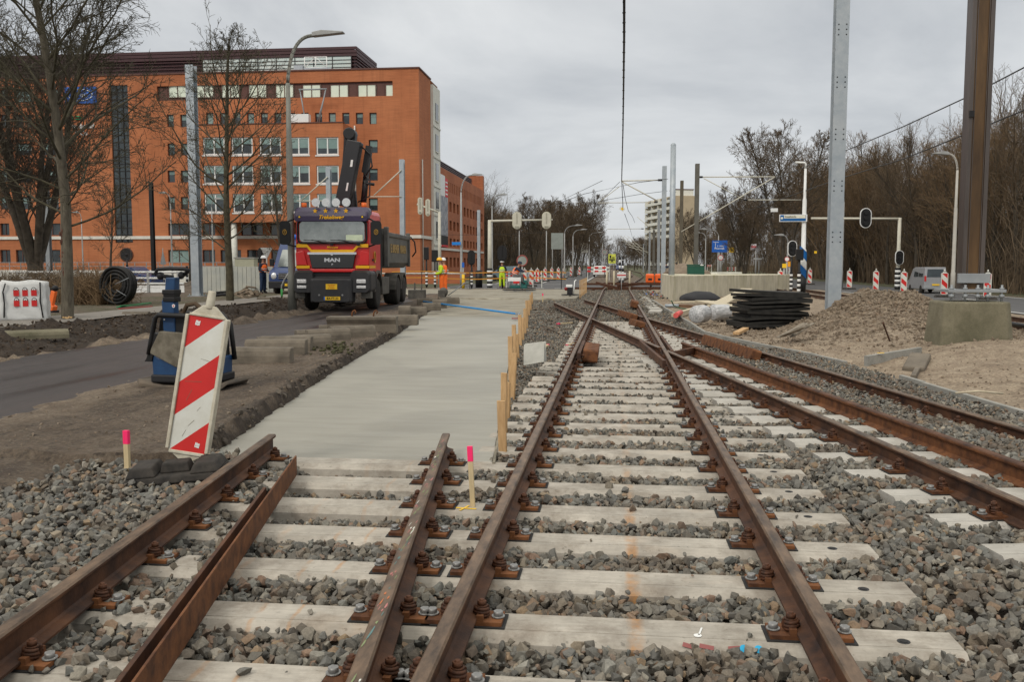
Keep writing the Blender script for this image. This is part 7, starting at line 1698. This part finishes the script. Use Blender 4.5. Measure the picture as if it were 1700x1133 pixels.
M_backg = mat("sign_back", (.26, .29, .27), .6, .2, vs=4, var=.1)
sign(925, 95, 387, 414, 20, M_backg, "large grey-green back of a direction board beyond the roller", (-8, 8))
sign(970, 120, 404, 420, 11, M_cream, "white stacked direction board beside the receding lamps", (-4, 4))
sign(867, 55, 424, 442, 17, M_backg, "round grey sign back with red rim beside the man on the trowel", rnd=True, rim=mat("faded_red", (.30, .07, .06), .6))
sign(862, 90, 383, 384, 1, M_greypost, "tall thin grey pole behind the first oval signal back", name="sign_pole")
sign(907, 90, 383, 384, 1, M_greypost, "tall thin grey pole behind the second oval signal back", name="sign_pole")
sign(758, 61.8, 402, 407, 15, mat("street_blue", (.01, .20, .60), .5), "small blue street-name plate on the lamp by the brick wing", ())
sign(769, 60, 436, 444, 4, M_blue, "small blue sign above a yellow bollard near the workers"); c = MB(); c.cyl((0, 0, 0), (0, 0, .95), .1, 10); yb3 = c.build("yellow_bollard", M_yellow); yb3.location = (xat(769, 59.7), 59.7, 0); tag(yb3, "yellow bollard beneath the small blue sign", "bollard")
dt = sign(1016, 112, 422, 437.5, 12, mat("fluor_yellow", (.62, .66, .10), .5), "fluorescent yellow detour sign with black symbols beside the track", (-3, 3))
c = MB(); z0 = zat(437, 112); c.bx(-.35, .35, -.12, -.09, z0 + .35, z0 + .5); c.prism([(-.2, z0 + .15), (.2, z0 + .15), (0, z0 + .35)], -.12, -.09, 'y'); c.bx(-.3, -.1, -.12, -.09, z0 + .6, z0 + .95); c.bx(.0, .3, -.12, -.09, z0 + .62, z0 + .72); c.build("symbol", M_black, dt)
sign(1004, 108, 415, 422.5, 7.5, M_backg, "round grey sign back above the grey diamond one", rnd=True, rim=mat("faded_pink", (.35, .25, .24), .6))
sign(1004, 109, 423, 431.5, 8, M_backg, "grey diamond sign back below the round one", shape='diamond')
bs_ = sign(1194, 88, 399.5, 419, 24.5, M_blue, "blue direction board with white lettering beyond the dark column", (0, 4), text=[(-.35, .86, .14, "Centrum"), (.1, .52, .2, "5  HMC"), (-.02, .32, .24, "Moerwijk")])
c = MB(); z0 = zat(419, 88); c.bx(-.42, -.38, -.10, -.085, z0 + .3, z0 + .85); c.build("arrow", M_white, bs_)
sign(1214, 84, 411, 419.5, 8, M_yellow, "yellow square board on the pale post beside the blue direction board", text=[(0, .5, .22, "S")])
sign(1196, 86, 424, 432, 8, M_white, "round red-rimmed speed sign under the blue board", rnd=True, rim=M_redp, text=[(0, .45, .2, "50")])
sign(1250, 90, 405, 415, 9.5, mat("shop_sign", (.62, .60, .62), .5), "white sign with red and blue bands on a pole by the side road", (4,)); 
c = MB(); sy = 89.8; sx0 = xat(1250, sy); c.bx(-.25, .25, 0, .02, zat(412, sy), zat(409, sy)); o = c.build("red_band", mat("pink_red", (.6, .12, .14), .5)); o.location = (sx0, sy - .12, 0); o.parent = bpy.data.objects[[q_.name for q_ in bpy.data.objects if q_.get('label', '').startswith("white sign with red")][0]]; o.location = (0, -.32, 0)
sign(1283, 66, 346, 352, 11, M_white, "small white number plate hanging before the bare wood", (), text=[(0, .5, .18, "1")])
sign(1306, 58, 427, 434, 7, M_white, "round red-rimmed sign above yellow boards near the platform end", rnd=True, rim=M_redp)
sign(1302, 57, 438, 445, 6.5, M_yellow, "yellow square board beside the striped signal post, lower one"); sign(1311, 56, 434.5, 443, 7, mat("amber_board", (.80, .33, .01), .5), "orange-yellow board fixed on the striped signal post")
sign(1353, 60, 417, 421, 4, M_yellow, "tiny yellow sign peeping out beside the galvanised column", ())
for i, (px, Y) in enumerate(((1255, 86), (1260, 84))): sign(px, Y, 429, 431, 8, M_white, ["white finger sign by the side road", "second white finger sign overlapping the first"][i])
cl = thing("track_closed_sign", "white board with a red bar on a thin stand between the rails", "sign", (xat(1032, 52), 52, -.05)); s_ = 52 / 1500
z0, z1 = zat(460, 52), zat(451.5, 52)
c = MB(); c.k = 1; c.bx(-.27, .27, -.01, .01, z0 - .02, z1 + .02); c.k = 0; c.bx(-.25, .25, -.02, -.011, z0, z1); c.k = 2; c.bx(-.24, .24, -.025, -.021, z0 + .11, z0 + .18); c.build("board", [M_white, M_black, M_redp], cl); c = MB(); c.cyl((0, 0, 0), (0, 0, z0), .02, 6); c.cyl((0, 0, .0), (0, 0, .03), .2, 10); c.build("stand", M_greypost, cl)
wbm = thing("rail_barrier", "two old dark rails laid in a shallow V across the straight track", "barrier", (.2, 53, 0))
c = MB(); p = at(990, 470, 53.5), at(1031, 480, 52.6), at(1068, 471, 53.5); o_ = Vector((.2, 53, 0)); c.beam(p[0] - o_, p[1] - o_, .14, .16); c.build("beam", M_rustdk, wbm); c = MB(); c.beam(p[1] - o_ + Vector((-.2, 0, 0.17)), p[2] - o_, .14, .16); c.build("beam", M_rustdk, wbm)
for i, px in enumerate((1007.5, 1019.5, 1045.5)): 
    Y = 56.5; c = MB(); c.cyl((0, 0, 0), (0, 0, .0 + zat(450, Y, px)), .055, 8); o = c.build("marker_post", mat("post_cream", (.52, .46, .33), .7)); o.location = (xat(px, Y), Y, 0); tag(o, ["thin cream marker post nearest the slab side of the crossing", "thicker cream marker post at the middle of the crossing", "thin cream marker post beside the closure board"][i], "post")
c = MB(); 
for z in (.28, .0): c.bx(-2.0, 3.0, -.12, .12, z, z + .12)
o = c.build("stacked_rail", M_rustdk); o.location = (1.2, 61, .0); tag(o, "bundle of brown rails on the far side of the closure board", "rail")
# concrete platform
A_ = Vector((2.42, 38.9, 0)); B_ = Vector((10.7, 56.5, 0)); d_ = (B_ - A_).normalized(); nrm = Vector((-d_.y, d_.x, 0)) * 1.0
C_ = Vector((2.35, 46.5, 0)); D_ = B_ + Vector((-.6, 3.0, 0))
pl_ = thing("concrete_platform", "long raised concrete platform wall stained green along its top", "platform", tuple(A_)); loc = lambda v, z: (v.x - A_.x, v.y - A_.y, z)
c = MB(); c.hexa([loc(A_, 0), loc(B_, 0), loc(D_, 0), loc(C_, 0), loc(A_, 1.13), loc(B_, 1.0), loc(D_, 1.0), loc(C_, 1.13)]); c.build("wall", M_plat, pl_, bev=.02)
st = MB(); rs = np.random.RandomState(3)
for i in range(70):
    u = rs.rand() ** 1.2 * .9; p = A_ + (B_ - A_) * u - nrm * (-.0); h = 1.13 - .13 * u; ln = .12 + .5 * rs.rand() ** 2; w_ = .05 + .25 * rs.rand(); off = Vector((d_.y, -d_.x, 0)) * .004; q0 = p + off; q1 = p + d_ * w_ + off
    st.add([loc(q0, h - .03 - ln), loc(q1, h - .03 - ln * .8), loc(q1, h - .022), loc(q0, h - .022)], [(0, 1, 2, 3)], False)
pass
gb = thing("green_box", "dark green storage box on top of the concrete platform", "box", (xat(1155, 47), 47, 1.08)); c = MB(); c.bx(-.42, .42, -.3, .3, 0, .46); c.build("body", mat("box_green", (.008, .07, .045), .5), gb, bev=.015); c = MB(); c.bx(-.44, .44, -.32, .32, .465, .53); c.k = 1; c.bx(.2, .36, -.325, -.321, .47, .52); c.build("lid", [mat("box_green", (.008, .07, .045), .5), M_white], gb, bev=.01)
c = MB(); c.box((0, 0, 0), (2.6, .5, .12)); o = c.build("concrete_plank", M_cream); o.location = (xat(1205, 52), 52, 1.12); o.rotation_euler = (0, 0, .9); tag(o, "pale plank lying on the platform behind the green box", "plank")
sh = MB(); n = 14
for i in range(n):
    for j in range(n): pass
hp = bmesh.new(); bmesh.ops.create_icosphere(hp, subdivisions=4, radius=1.0); from mathutils import noise as mnoise
for v in hp.verts: k = 1 + .18 * mnoise.noise(v.co * 2.2) + .06 * mnoise.noise(v.co * 8); v.co = Vector((v.co.x * 1.3 * k, v.co.y * 1.1 * k, max(-.1, v.co.z * .62 * k)))
mh = bpy.data.meshes.new("sand_heap"); hp.to_mesh(mh); hp.free(); mh.materials.append(mat("sand_dull", (.17, .13, .095), .95, vs=7, col2=(.25, .2, .15), bump=.02, bs=30)); mh.polygons.foreach_set("use_smooth", [True] * len(mh.polygons)); o = bpy.data.objects.new("sand_heap", mh); COL.objects.link(o); o.location = (xat(1138, 50), 50, 1.0); tag(o, "sand heap piled on the platform beside the green box", "sand heap")
ogm = thing("orange_compressor", "orange mobile compressor between the grey poles and far track", "machine", (xat(1093, 62), 62, 0)); ogm.scale = (.62, .8, .72)
for i, (x, w_) in enumerate(((-.9, .9), (.15, 1.0))):
    c = MB(); c.bx(x - w_ / 2, x + w_ / 2, -.5, .5, .5, 1.35); c.build("housing", mat("machine_orange", (.80, .13, .02), .45, vs=3, var=.1), ogm, bev=.12); c = MB(); c.bx(x - .2, x + .2, -.515, -.501, .75, .95); c.build("vent", M_dark, ogm)
for x in (-.8, .4): wheel(ogm, x, -.3, .26, .18)
# mats, rolls, boards and pipes at the platform's foot
M_mat = mat("black_mat", (.007, .007, .0065), .7, vs=4, col2=(.030, .028, .024), bump=.004, bs=30)
q = gr(1283, 543, .12); rs = np.random.RandomState(8); z = .10
for i in range(11):
    tt = .052 + .02 * rs.rand(); w_, l_ = 1.50 + .12 * rs.rand(), 1.0 + .1 * rs.rand(); c = MB(); seg_ = 8
    for k in range(seg_):
        x0 = -w_ / 2 + w_ * k / seg_; x1 = x0 + w_ / seg_; f = lambda x: .035 * sin(x * 2 + i) * (i % 3) * .5
        c.hexa([(x0, -l_ / 2, f(x0)), (x1, -l_ / 2, f(x1)), (x1, l_ / 2, f(x1)), (x0, l_ / 2, f(x0)), (x0, -l_ / 2, f(x0) + tt), (x1, -l_ / 2, f(x1) + tt), (x1, l_ / 2, f(x1) + tt), (x0, l_ / 2, f(x0) + tt)])
    o = c.build("rubber_mat", M_mat); o.location = (q.x + .02 + rs.normal() * .04, q.y + .62 + rs.normal() * .05, z); o.rotation_euler = (rs.normal() * .012, rs.normal() * .014, radians(16) + rs.normal() * .05); z += tt + .016
    tag(o, f"{ordn(i + 1)} black mat from the ground in the stack before the platform", "mat", "black mats stacked before the platform")
def roll(px, py, r, L_, rz, label):
    q = gr(px, py, .1); c = MB(); n = 40; R = Matrix.Rotation(pi / 2, 3, 'Y'); pr_ = [(.02, -L_ / 2 - .03), (r * .6, -L_ / 2), (r * .93, -L_ / 2 + .05)] + [(r * (1 + .03 * random.uniform(-1, 1)), -L_ / 2 + .06 + (L_ - .12) * k / 6) for k in range(7)] + [(r * .93, L_ / 2 - .05), (r * .6, L_ / 2), (.02, L_ / 2 + .03)]
    c.lathe(pr_, n=n, R=R); o = c.build("plastic_roll", mat("plastic_wrap", (.20, .205, .21), .3, vs=7, col2=(.62, .63, .64), bump=.02, bs=14, stretch=(.6, 3, 3), spec=.7)); o.location = (q.x, q.y + r, .08 + r); o.rotation_euler = (0, 0, radians(rz)); o["label"] = label; o["category"] = "roll"
roll(1164, 536, .23, .58, 60, "plastic-wrapped roll nearer to the pink-ended pipe"); roll(1197, 532, .22, .58, 25, "plastic-wrapped roll nearer to the black mats")
def plank(pa, pb, w_, th, m, label, z0=.15, z1=.15, name="timber_board"):
    a, b = gr(*pa, z0), gr(*pb, z1); c = MB(); c.beam(a, b, w_, th); return tag(c.build(name, m, bev=.004), label, "board")
M_pboard = mat("pale_board", (.42, .36, .25), .8, vs=3, col2=(.56, .50, .38), stretch=(3, 3, 3))
plank((1120, 503), (1225, 499), .35, .05, M_pboard, "long pale board lying flat along the platform's foot"); plank((1180, 512), (1240, 480), .5, .05, M_pboard, "wide pale board sloping up against the platform", .2, .55)
plank((1165, 500), (1220, 510), .5, .05, M_pboard, "pale board crossing beneath the sloping one", .3, .3); plank((1130, 508), (1235, 516), .16, .1, mat("brown_beam", (.16, .09, .05), .85, vs=4, var=.25), "brown beam lying under the pale boards", .2, .2)
plank((1118, 524), (1175, 506), .12, .1, M_pboard, "whitish plank lying toward the pink-ended pipe", .14, .2)
plank((1222, 554), (1238, 546), .14, .06, M_wood, "short new timber offcut on the sand", .12, .16)
c = MB(); a, b = gr(1122, 524, .2), gr(1130, 519, .2); c.cyl(a, b, .075, 14); tag(c.build("pipe_end", mat("pink_pipe", (.62, .10, .09), .5)), "pink-red pipe end lying on the stones", "pipe")
c = MB(); c.cyl(gr(1104, 508, .12), gr(1128, 508, .12), .06, 12); tag(c.build("grey_pipe", M_galv), "short blue-grey pipe by the platform corner", "pipe")
c = MB(); c.tube([gr(1115, 500, .5), gr(1118, 507, .25), gr(1128, 512, .15), gr(1145, 514, .12)], .02, 6); tag(c.build("garden_hose", mat("hose_green", (.02, .10, .04), .5)), "thin green hose hanging from the platform corner", "hose")
tpn = bmesh.new(); bmesh.ops.create_uvsphere(tpn, u_segments=24, v_segments=12, radius=1)
for v in tpn.verts: k = 1 + .1 * mnoise.noise(v.co * 2); v.co = Vector((v.co.x * .75 * k, v.co.y * .4 * k, max(-.02, v.co.z * .32 * k)))
mt_ = bpy.data.meshes.new("tarp"); tpn.to_mesh(mt_); tpn.free(); mt_.materials.append(mat("dark_cloth", (.03, .031, .035), .8, bump=.01, bs=9)); mt_.polygons.foreach_set("use_smooth", [True] * len(mt_.polygons)); o = bpy.data.objects.new("dark_tarpaulin", mt_); COL.objects.link(o); q = gr(1163, 503, .2); o.location = (q.x, q.y + .3, .3); tag(o, "crumpled dark sheet draped on the boards beside the platform", "tarpaulin")
c = MB(); rs = np.random.RandomState(2)
for i in range(9): a = gr(1288 + rs.rand() * 30, 556 + rs.rand() * 8, .18); b = gr(1330 + rs.rand() * 24, 536 + rs.rand() * 10, .42); c.beam(a, b, .07, .02)
tag(c.build("torn_sheet", mat("dusty_sheet", (.22, .19, .15), .9, vs=6, var=.2)), "dusty crumpled sheeting beside the black mats", "sheeting")
plank((1466, 536), (1477, 566), .02, .035, M_rustdk, "thin rusty bar stuck in the mound's slope", .62, .25, "rusty_bar")
c = MB(); c.tube([gr(1668, 536, .25), gr(1700, 541, .25), gr(1760, 552, .2)], .05, 8); tag(c.build("black_cable", M_black), "black cable lying by the track behind the foundation", "cable")
# mossy slabs on the sandy slope
c = MB(); c.beam(gr(1516, 616, .07), gr(1528, 592, .20), .30, .12); tag(c.build("concrete_slab_piece", M_curb, bev=.03), "broken concrete slab half buried in the sand", "slab piece")
c = MB(); p = gr(1590, 652, .3); c.tube([gr(1586, 653, .27), gr(1625, 650, .3), gr(1665, 654, .26)], .012, 6); tag(c.build("pale_stick", M_pboard), "thin pale stick on the sandy slope", "stick")
for i, (pa, pb) in enumerate((((1103, 505), (1112, 520)), ((1080, 497), (1092, 508)))):
    pass
# concrete units stacked in the track's far side
for i in range(8):
    Y = 31 + i * 1.9; c = MB(); c.box((0, 0, 0), (.42, 1.3, .10)); o = c.build("concrete_tile", M_sleeper2); o.location = (1.38 + .03 * random.random(), Y, .0); o.rotation_euler = (0, 0, random.uniform(-.15, .15)); tag(o, f"{ordn(i + 1)} pale flat slab in the row beside the straight track past the crossing", "slab", "flat slabs beside the straight track")
# rubbish heap at the grey poles' feet
c = MB()
for i in range(70):
    q = Vector((random.gauss(2.0, .35), random.uniform(41, 52), .05)); c.k = random.choice([0, 0, 0, 0, 2, 2, 2, 2, 2, 0, 0, 1, 3]); c.box(q, (random.uniform(.06, .3), random.uniform(.04, .16), random.uniform(.02, .07)), Euler((random.random(), random.random(), random.random() * 3)).to_matrix())
o = c.build("rubble", [mat("old_wood", (.11, .085, .06), .9), M_redp, M_conc, M_blue]); struct(o, 'stuff'); o['label'] = "litter and rubble around the feet of the grey poles"

# ================================================================ people
SKINM = mat("skin", (.42, .22, .15), .6, var=.05)
def skin_obj(name, V, E, R, m, parent, sub=1):
    me = bpy.data.meshes.new(name); me.from_pydata([Vector(v) for v in V], E, []); me.materials.append(m); o = bpy.data.objects.new(name, me); COL.objects.link(o); o.parent = parent
    sk = o.modifiers.new("skin", 'SKIN'); sk.use_smooth_shade = True; ly = me.skin_vertices[0] if len(me.skin_vertices) else None
    if ly is None:
        bm_ = bmesh.new(); bm_.from_mesh(me); bm_.verts.layers.skin.verify(); bm_.to_mesh(me); bm_.free(); ly = me.skin_vertices[0]
    for i, r in enumerate(R): ly.data[i].radius = (r, r) if not isinstance(r, tuple) else r; ly.data[i].use_root = (i == 0)
    sb2 = o.modifiers.new("sub", 'SUBSURF'); sb2.levels = sub; sb2.render_levels = sub; return o
def person(label, loc, rz, pose, top, trou, helmet, sleeves=None, boots=None, hs=1.0):
    """pose: dict of joint positions in metres, figure facing -y"""
    t = thing("person", label, "person", loc, rz); t.scale = (hs, hs, hs); P = pose; V = []; E = []; R = []
    def ch(names_r, start=None):
        prev = start
        for p, r in names_r: V.append(p); R.append(r); i = len(V) - 1; (E.append((prev, i)) if prev is not None else None); prev = i
        return prev
    ch([(P['pel'], .14)]); hipL = ch([(P['hipL'], .095), (P['kneeL'], .062), (P['ankL'], .042), (P['toeL'], .035)], 0); ch([(P['hipR'], .095), (P['kneeR'], .062), (P['ankR'], .042), (P['toeR'], .035)], 0)
    w_ = ch([(P['waist'], .13), (P['chest'], .15)], 0); ch([(P['neck'], .055), (P['headb'], .06), (P['head'], .09), (P['crown'], .075)], w_)
    for s in 'LR':
        h = ch([(P['sh' + s], .06), (P['el' + s], .043), (P['wr' + s], .028), (P['pa' + s], .035)], w_); pa = Vector(P['pa' + s]); d = (pa - Vector(P['wr' + s])).normalized(); sd = d.cross(Vector((0, 0, 1))); sd = sd.normalized() if sd.length > .1 else Vector((1, 0, 0))
        for k, ln in enumerate((.055, .065, .07, .06)): a = pa + sd * (.03 - .02 * k) + d * .03; ch([(a, .012), (a + d * ln * .6, .009), (a + d * ln + Vector((0, 0, -.01)), .008)], h)
        a = pa + sd * .04; ch([(a, .012), (a + d * .03 + sd * .02, .010)], h)
    skin_obj("body", V, E, R, SKINM, t)
    J = lambda names, rad, nm, m, extra=None: skin_obj(nm, [P[n] if isinstance(n, str) else n for n in names], extra, rad, m, t)
    J(['pel', 'hipL', 'kneeL', 'ankL', 'hipR', 'kneeR', 'ankR', 'waist'], [.165, .115, .088, .075, .115, .088, .075, .15], "trousers", trou, [(0, 1), (1, 2), (2, 3), (0, 4), (4, 5), (5, 6), (0, 7)])
    wv = Vector(P['waist']); pv = Vector(P['pel'])
    J([wv.lerp(pv, .6), 'waist', 'chest', 'shL', 'elL', 'wrL', 'shR', 'elR', 'wrR', Vector(P['neck']).lerp(Vector(P['chest']), .35)], [.165, .155, .175, .085, .065, .05, .085, .065, .05, .085], "jacket", top if not sleeves else sleeves, [(0, 1), (1, 2), (2, 3), (3, 4), (4, 5), (2, 6), (6, 7), (7, 8), (2, 9)])
    if sleeves: J([wv.lerp(pv, .6), 'waist', 'chest', Vector(P['neck']).lerp(Vector(P['chest']), .4)], [.21, .21, .235, .13], "vest", top, [(0, 1), (1, 2), (2, 3)])
    # reflective bands
    c = MB(); up = (Vector(P['chest']) - wv).normalized()
    for f in (.0, .45):
        q_ = wv.lerp(Vector(P['chest']), f); rr_ = .19; ax1 = up.cross(Vector((0, 1, 0))).normalized(); ax2 = up.cross(ax1)
        pts = [q_ + ax1 * rr_ * cos(a) * 1.0 + ax2 * rr_ * sin(a) for a in np.linspace(0, 2 * pi, 18)]; c.tube(pts, .022, 5, False)
    c.build("reflective_band", mat("reflective", (.5, .52, .53), .4), t)
    for s in 'LR':
        a, b = Vector(P['ank' + s]), Vector(P['toe' + s]); skin_obj("boot", [a + Vector((0, 0, .1)), a + Vector((0, 0, -.02)), a.lerp(b, .6), b], [(0, 1), (1, 2), (2, 3)], [.062, .058, .055, .05], boots or M_dark, t)
    hd_ = Vector(P['head']); f = Vector(P.get('face', (0, -1, 0))).normalized(); sdv = f.cross(Vector((0, 0, 1))).normalized()
    c = MB(); c.ball(hd_ + f * .10 + Vector((0, 0, -.01)), .02, 6, 5, (1, 1, 1.4)); c.build("nose", SKINM, t)
    c = MB()
    for s in (-1, 1): c.ball(hd_ + f * .09 + sdv * s * .035 + Vector((0, 0, .02)), .012, 6, 4)
    c.beam(hd_ + f * .095 + sdv * .025 + Vector((0, 0, -.055)), hd_ + f * .095 - sdv * .025 + Vector((0, 0, -.055)), .01, .008); c.build("face", M_dark, t)
    c = MB(); c.M = Matrix.Translation(hd_ + Vector((0, 0, .04))); c.lathe([(.155, .0), (.135, .02), (.128, .07), (.09, .12), (.03, .14), (.005, .142)], n=18); c.M = None; c.build("helmet", helmet, t); return t
def stand(turn=0, arms='down', lean=0):
    P = dict(pel=(0, 0, .95), hipL=(-.1, 0, .90), hipR=(.1, 0, .90), kneeL=(-.12, -.02, .50), kneeR=(.12, .0, .50), ankL=(-.13, .02, .10), ankR=(.13, .04, .10), toeL=(-.15, -.13, .05), toeR=(.15, -.11, .05), waist=(0, 0, 1.10), chest=(0, -lean * .5, 1.33), neck=(0, -lean, 1.50), headb=(0, -lean - .01, 1.57), head=(0, -lean - .03, 1.66), crown=(0, -lean - .02, 1.74))
    for s, k in (('L', -1), ('R', 1)):
        P['sh' + s] = (k * .19, -lean * .7, 1.42); P['el' + s] = (k * .26, .02 - lean, 1.13)
        if arms == 'down': P['wr' + s] = (k * .26, -.06 - lean, .88); P['pa' + s] = (k * .255, -.08 - lean, .80)
        elif arms == 'front': P['wr' + s] = (k * .16, -.24 - lean, 1.05); P['pa' + s] = (k * .10, -.28 - lean, 1.03)
        elif arms == 'back': P['el' + s] = (k * .27, .12, 1.14); P['wr' + s] = (k * .12, .17, .98); P['pa' + s] = (k * .06, .18, .95)
    return P
def clothm(n, c_): return mat(n, c_, .8, vs=9, var=.12)
HVY = clothm("hivis_yellow", (.52, .72, .03)); HVO = clothm("hivis_orange", (.85, .15, .02)); NAVY = clothm("navy_cloth", (.015, .022, .045)); JEAN = clothm("jeans", (.02, .04, .09))
HY = mat("helmet_yellow", (.85, .45, .01), .35); HW = mat("helmet_white", (.75, .75, .75), .35)
Y = 41.8; person("worker in yellow jacket, orange trousers and yellow helmet looking down at the slab", (xat(733, Y), Y, .1), radians(-75), stand(arms='front', lean=.06), HVY, HVO, HY)
Y = 43.2; person("worker in orange jacket and white helmet partly hidden behind the yellow-jacketed one", (xat(738, Y), Y, .1), radians(-60), stand(arms='front', lean=.04), HVO, HVO, HW)
Y = 59.0; person("worker in full yellow hi-vis clothing and white helmet, standing and facing the camera", (xat(833.5, Y), Y, .05), radians(5), stand(arms='back'), HVY, HVY, HW, sleeves=NAVY, boots=mat("brown_boot", (.12, .07, .04), .8))
Y = 42.0; person("worker in orange vest and dark trousers standing beside the blue van's front", (xat(436, Y), Y, .2), radians(70), stand(arms='front', lean=.03), HVO, JEAN, HW, sleeves=NAVY)
# ride-on power trowel with its driver
Y = 51; ptw = thing("power_trowel", "ride-on power trowel with white seat box and green motor on the far slab", "power trowel", (xat(862, Y), Y, .10))
c = MB()
for z, r in ((.06, .72), (.16, .70)):
    for k in (-.36, .36): pts = [(k + r * .82 * cos(a), r * .8 * sin(a), z) for a in np.linspace(0, 2 * pi, 24)]; c.tube(pts, .018, 5, False)
c.build("guard_ring", M_black, ptw); c = MB()
for k in (-.36, .36):
    for a in range(4): an = a * pi / 2 + .4; c.beam((k, 0, .05), (k + .5 * cos(an), .5 * sin(an), .02), .16, .012)
c.build("blade", M_galvd, ptw); c = MB(); c.bx(-.55, .45, -.25, .3, .14, .34); c.bx(.1, .5, -.2, .25, .34, .62); c.build("motor", mat("motor_green", (.01, .10, .09), .5), ptw, bev=.03); c = MB(); c.bx(-.62, .12, -.3, .3, .56, .78); c.k = 1; c.bx(-.3, .05, -.32, -.301, .44, .56); c.build("seat_box", [M_white, M_redp], ptw, bev=.03)
c = MB(); 
for x in (-.5, .1): c.cyl((x, -.26, .2), (x, -.26, .58), .02, 6); c.cyl((x, .26, .2), (x, .26, .58), .02, 6)
c.cyl((.48, -.2, .5), (.52, -.2, 1.0), .02, 6); c.cyl((.48, .2, .5), (.52, .2, 1.0), .02, 6); c.build("lever", M_galvd, ptw)
P = dict(pel=(0, 0, .0), hipL=(-.1, -.02, .0), hipR=(.1, -.02, .0), kneeL=(-.16, -.42, .06), kneeR=(.16, -.42, .06), ankL=(-.15, -.50, -.36), ankR=(.15, -.50, -.36), toeL=(-.15, -.66, -.40), toeR=(.15, -.66, -.40), waist=(0, -.04, .16), chest=(0, -.14, .38), neck=(0, -.22, .53), headb=(0, -.26, .59), head=(0, -.31, .67), crown=(0, -.32, .75), shL=(-.18, -.18, .46), elL=(-.22, -.42, .28), wrL=(-.16, -.62, .26), paL=(-.14, -.69, .25), shR=(.18, -.18, .46), elR=(.22, -.42, .28), wrR=(.16, -.62, .26), paR=(.14, -.69, .25))
person("worker in orange vest and dark sleeves bent forward riding the power trowel", (xat(854, Y), Y, .94), radians(85), P, HVO, clothm("grey_trousers", (.10, .10, .10)), NAVY, sleeves=NAVY, hs=1.0)
Y = 96; person("dark-clothed walker far behind the grey poles", (xat(1106, Y), Y, .0), .3, stand(), NAVY, NAVY, M_dark); person("second dark-clothed walker nearer the brown column", (xat(1123, Y), Y, .0), -.4, stand(), NAVY, NAVY, M_dark)
# the workers' small machines
Y = 40.5; vp = thing("vibrating_plate", "muddy vibrating plate with a long thin handle at the two workers' feet", "compactor", (xat(736, Y), Y, .05)); c = MB(); c.bx(-.3, .3, -.3, .3, .0, .08); c.bx(-.22, .1, -.2, .2, .08, .4); c.ball((.0, 0, .3), .22, 8, 6); c.build("body", M_dirtg, vp, bev=.03); c = MB(); c.cyl((.2, 0, .15), (1.0, 0, .72), .02, 6); c.cyl((.2, .1, .15), (1.0, .1, .72), .02, 6); c.cyl((.9, -.15, .7), (1.1, .25, .75), .02, 6); c.build("handle", M_galvd, vp)
Y = 43.5; ht_ = thing("walk_behind_trowel", "small walk-behind trowel with white tank near the straight track", "power trowel", (xat(947, Y), Y, .08)); c = MB(); pts = [(.42 * cos(a), .42 * sin(a), .08) for a in np.linspace(0, 2 * pi, 20)]; c.tube(pts, .02, 5, False)
for a in range(4): c.beam((0, 0, .05), (.4 * cos(a * pi / 2), .4 * sin(a * pi / 2), .03), .1, .01)
c.build("guard_ring", M_dark, ht_); c = MB(); c.bx(-.15, .12, -.14, .14, .1, .42); c.build("motor", M_dark, ht_, bev=.02); c = MB(); c.bx(-.2, .1, -.15, .15, .43, .56); c.k = 1; c.ball((-.2, -.1, .36), .09, 8, 6); c.build("tank", [M_white, mat("dark_red", (.2, .01, .01), .5)], ht_, bev=.02); c = MB(); c.tube([(.16, 0, .1), (.18, 0, .4), (.2, .1, .72), (.26, .3, .78)], .025, 6); c.build("handle", M_white, ht_)
t = thing("tool_bucket", "muddy pump box and hoses standing behind the truck's rear wheel", "machine", (xat(692, 39), 39, .1)); c = MB(); c.bx(-.35, .35, -.25, .25, 0, .4); c.cyl((-.1, 0, .3), (-.1, 0, .7), .04, 6); c.cyl((.2, 0, .3), (.2, 0, .65), .03, 6); c.build("box", M_dirtg, t, bev=.03)
# chalk and paint marks rubbed on the short rail's head
c = MB(); cols = [mat("chalk_teal", (.10, .19, .19), .7), mat("chalk_pink", (.40, .16, .15), .7), mat("chalk_green", (.20, .24, .12), .7), mat("spray_orange", (.50, .16, .06), .7), M_cream]
rs = np.random.RandomState(12)
for i in range(70):
    y_ = 2.9 + 4.3 * rs.rand(); k = [0, 0, 2, 1, 4][min(4, int(rs.rand() * 5))] if y_ < 4.6 else [1, 2, 1, 4, 2][int(rs.rand() * 5)]
    if 3.62 < y_ < 3.75: k = 3
    x_ = r4x(y_) + (rs.rand() - .5) * .04; c.k = k; n_ = 7; ln = .015 + .05 * rs.rand() ** 2; wd_ = .0015 + .004 * rs.rand()
    c.add([(x_ + wd_ * cos(a) * (.6 + .6 * rs.rand()), y_ + ln * sin(a) * (.6 + .6 * rs.rand()), .1766) for a in np.linspace(0, 2 * pi, n_ + 1)[:-1]], [tuple(range(n_))], False)
struct(c.build("paint_markings", cols))
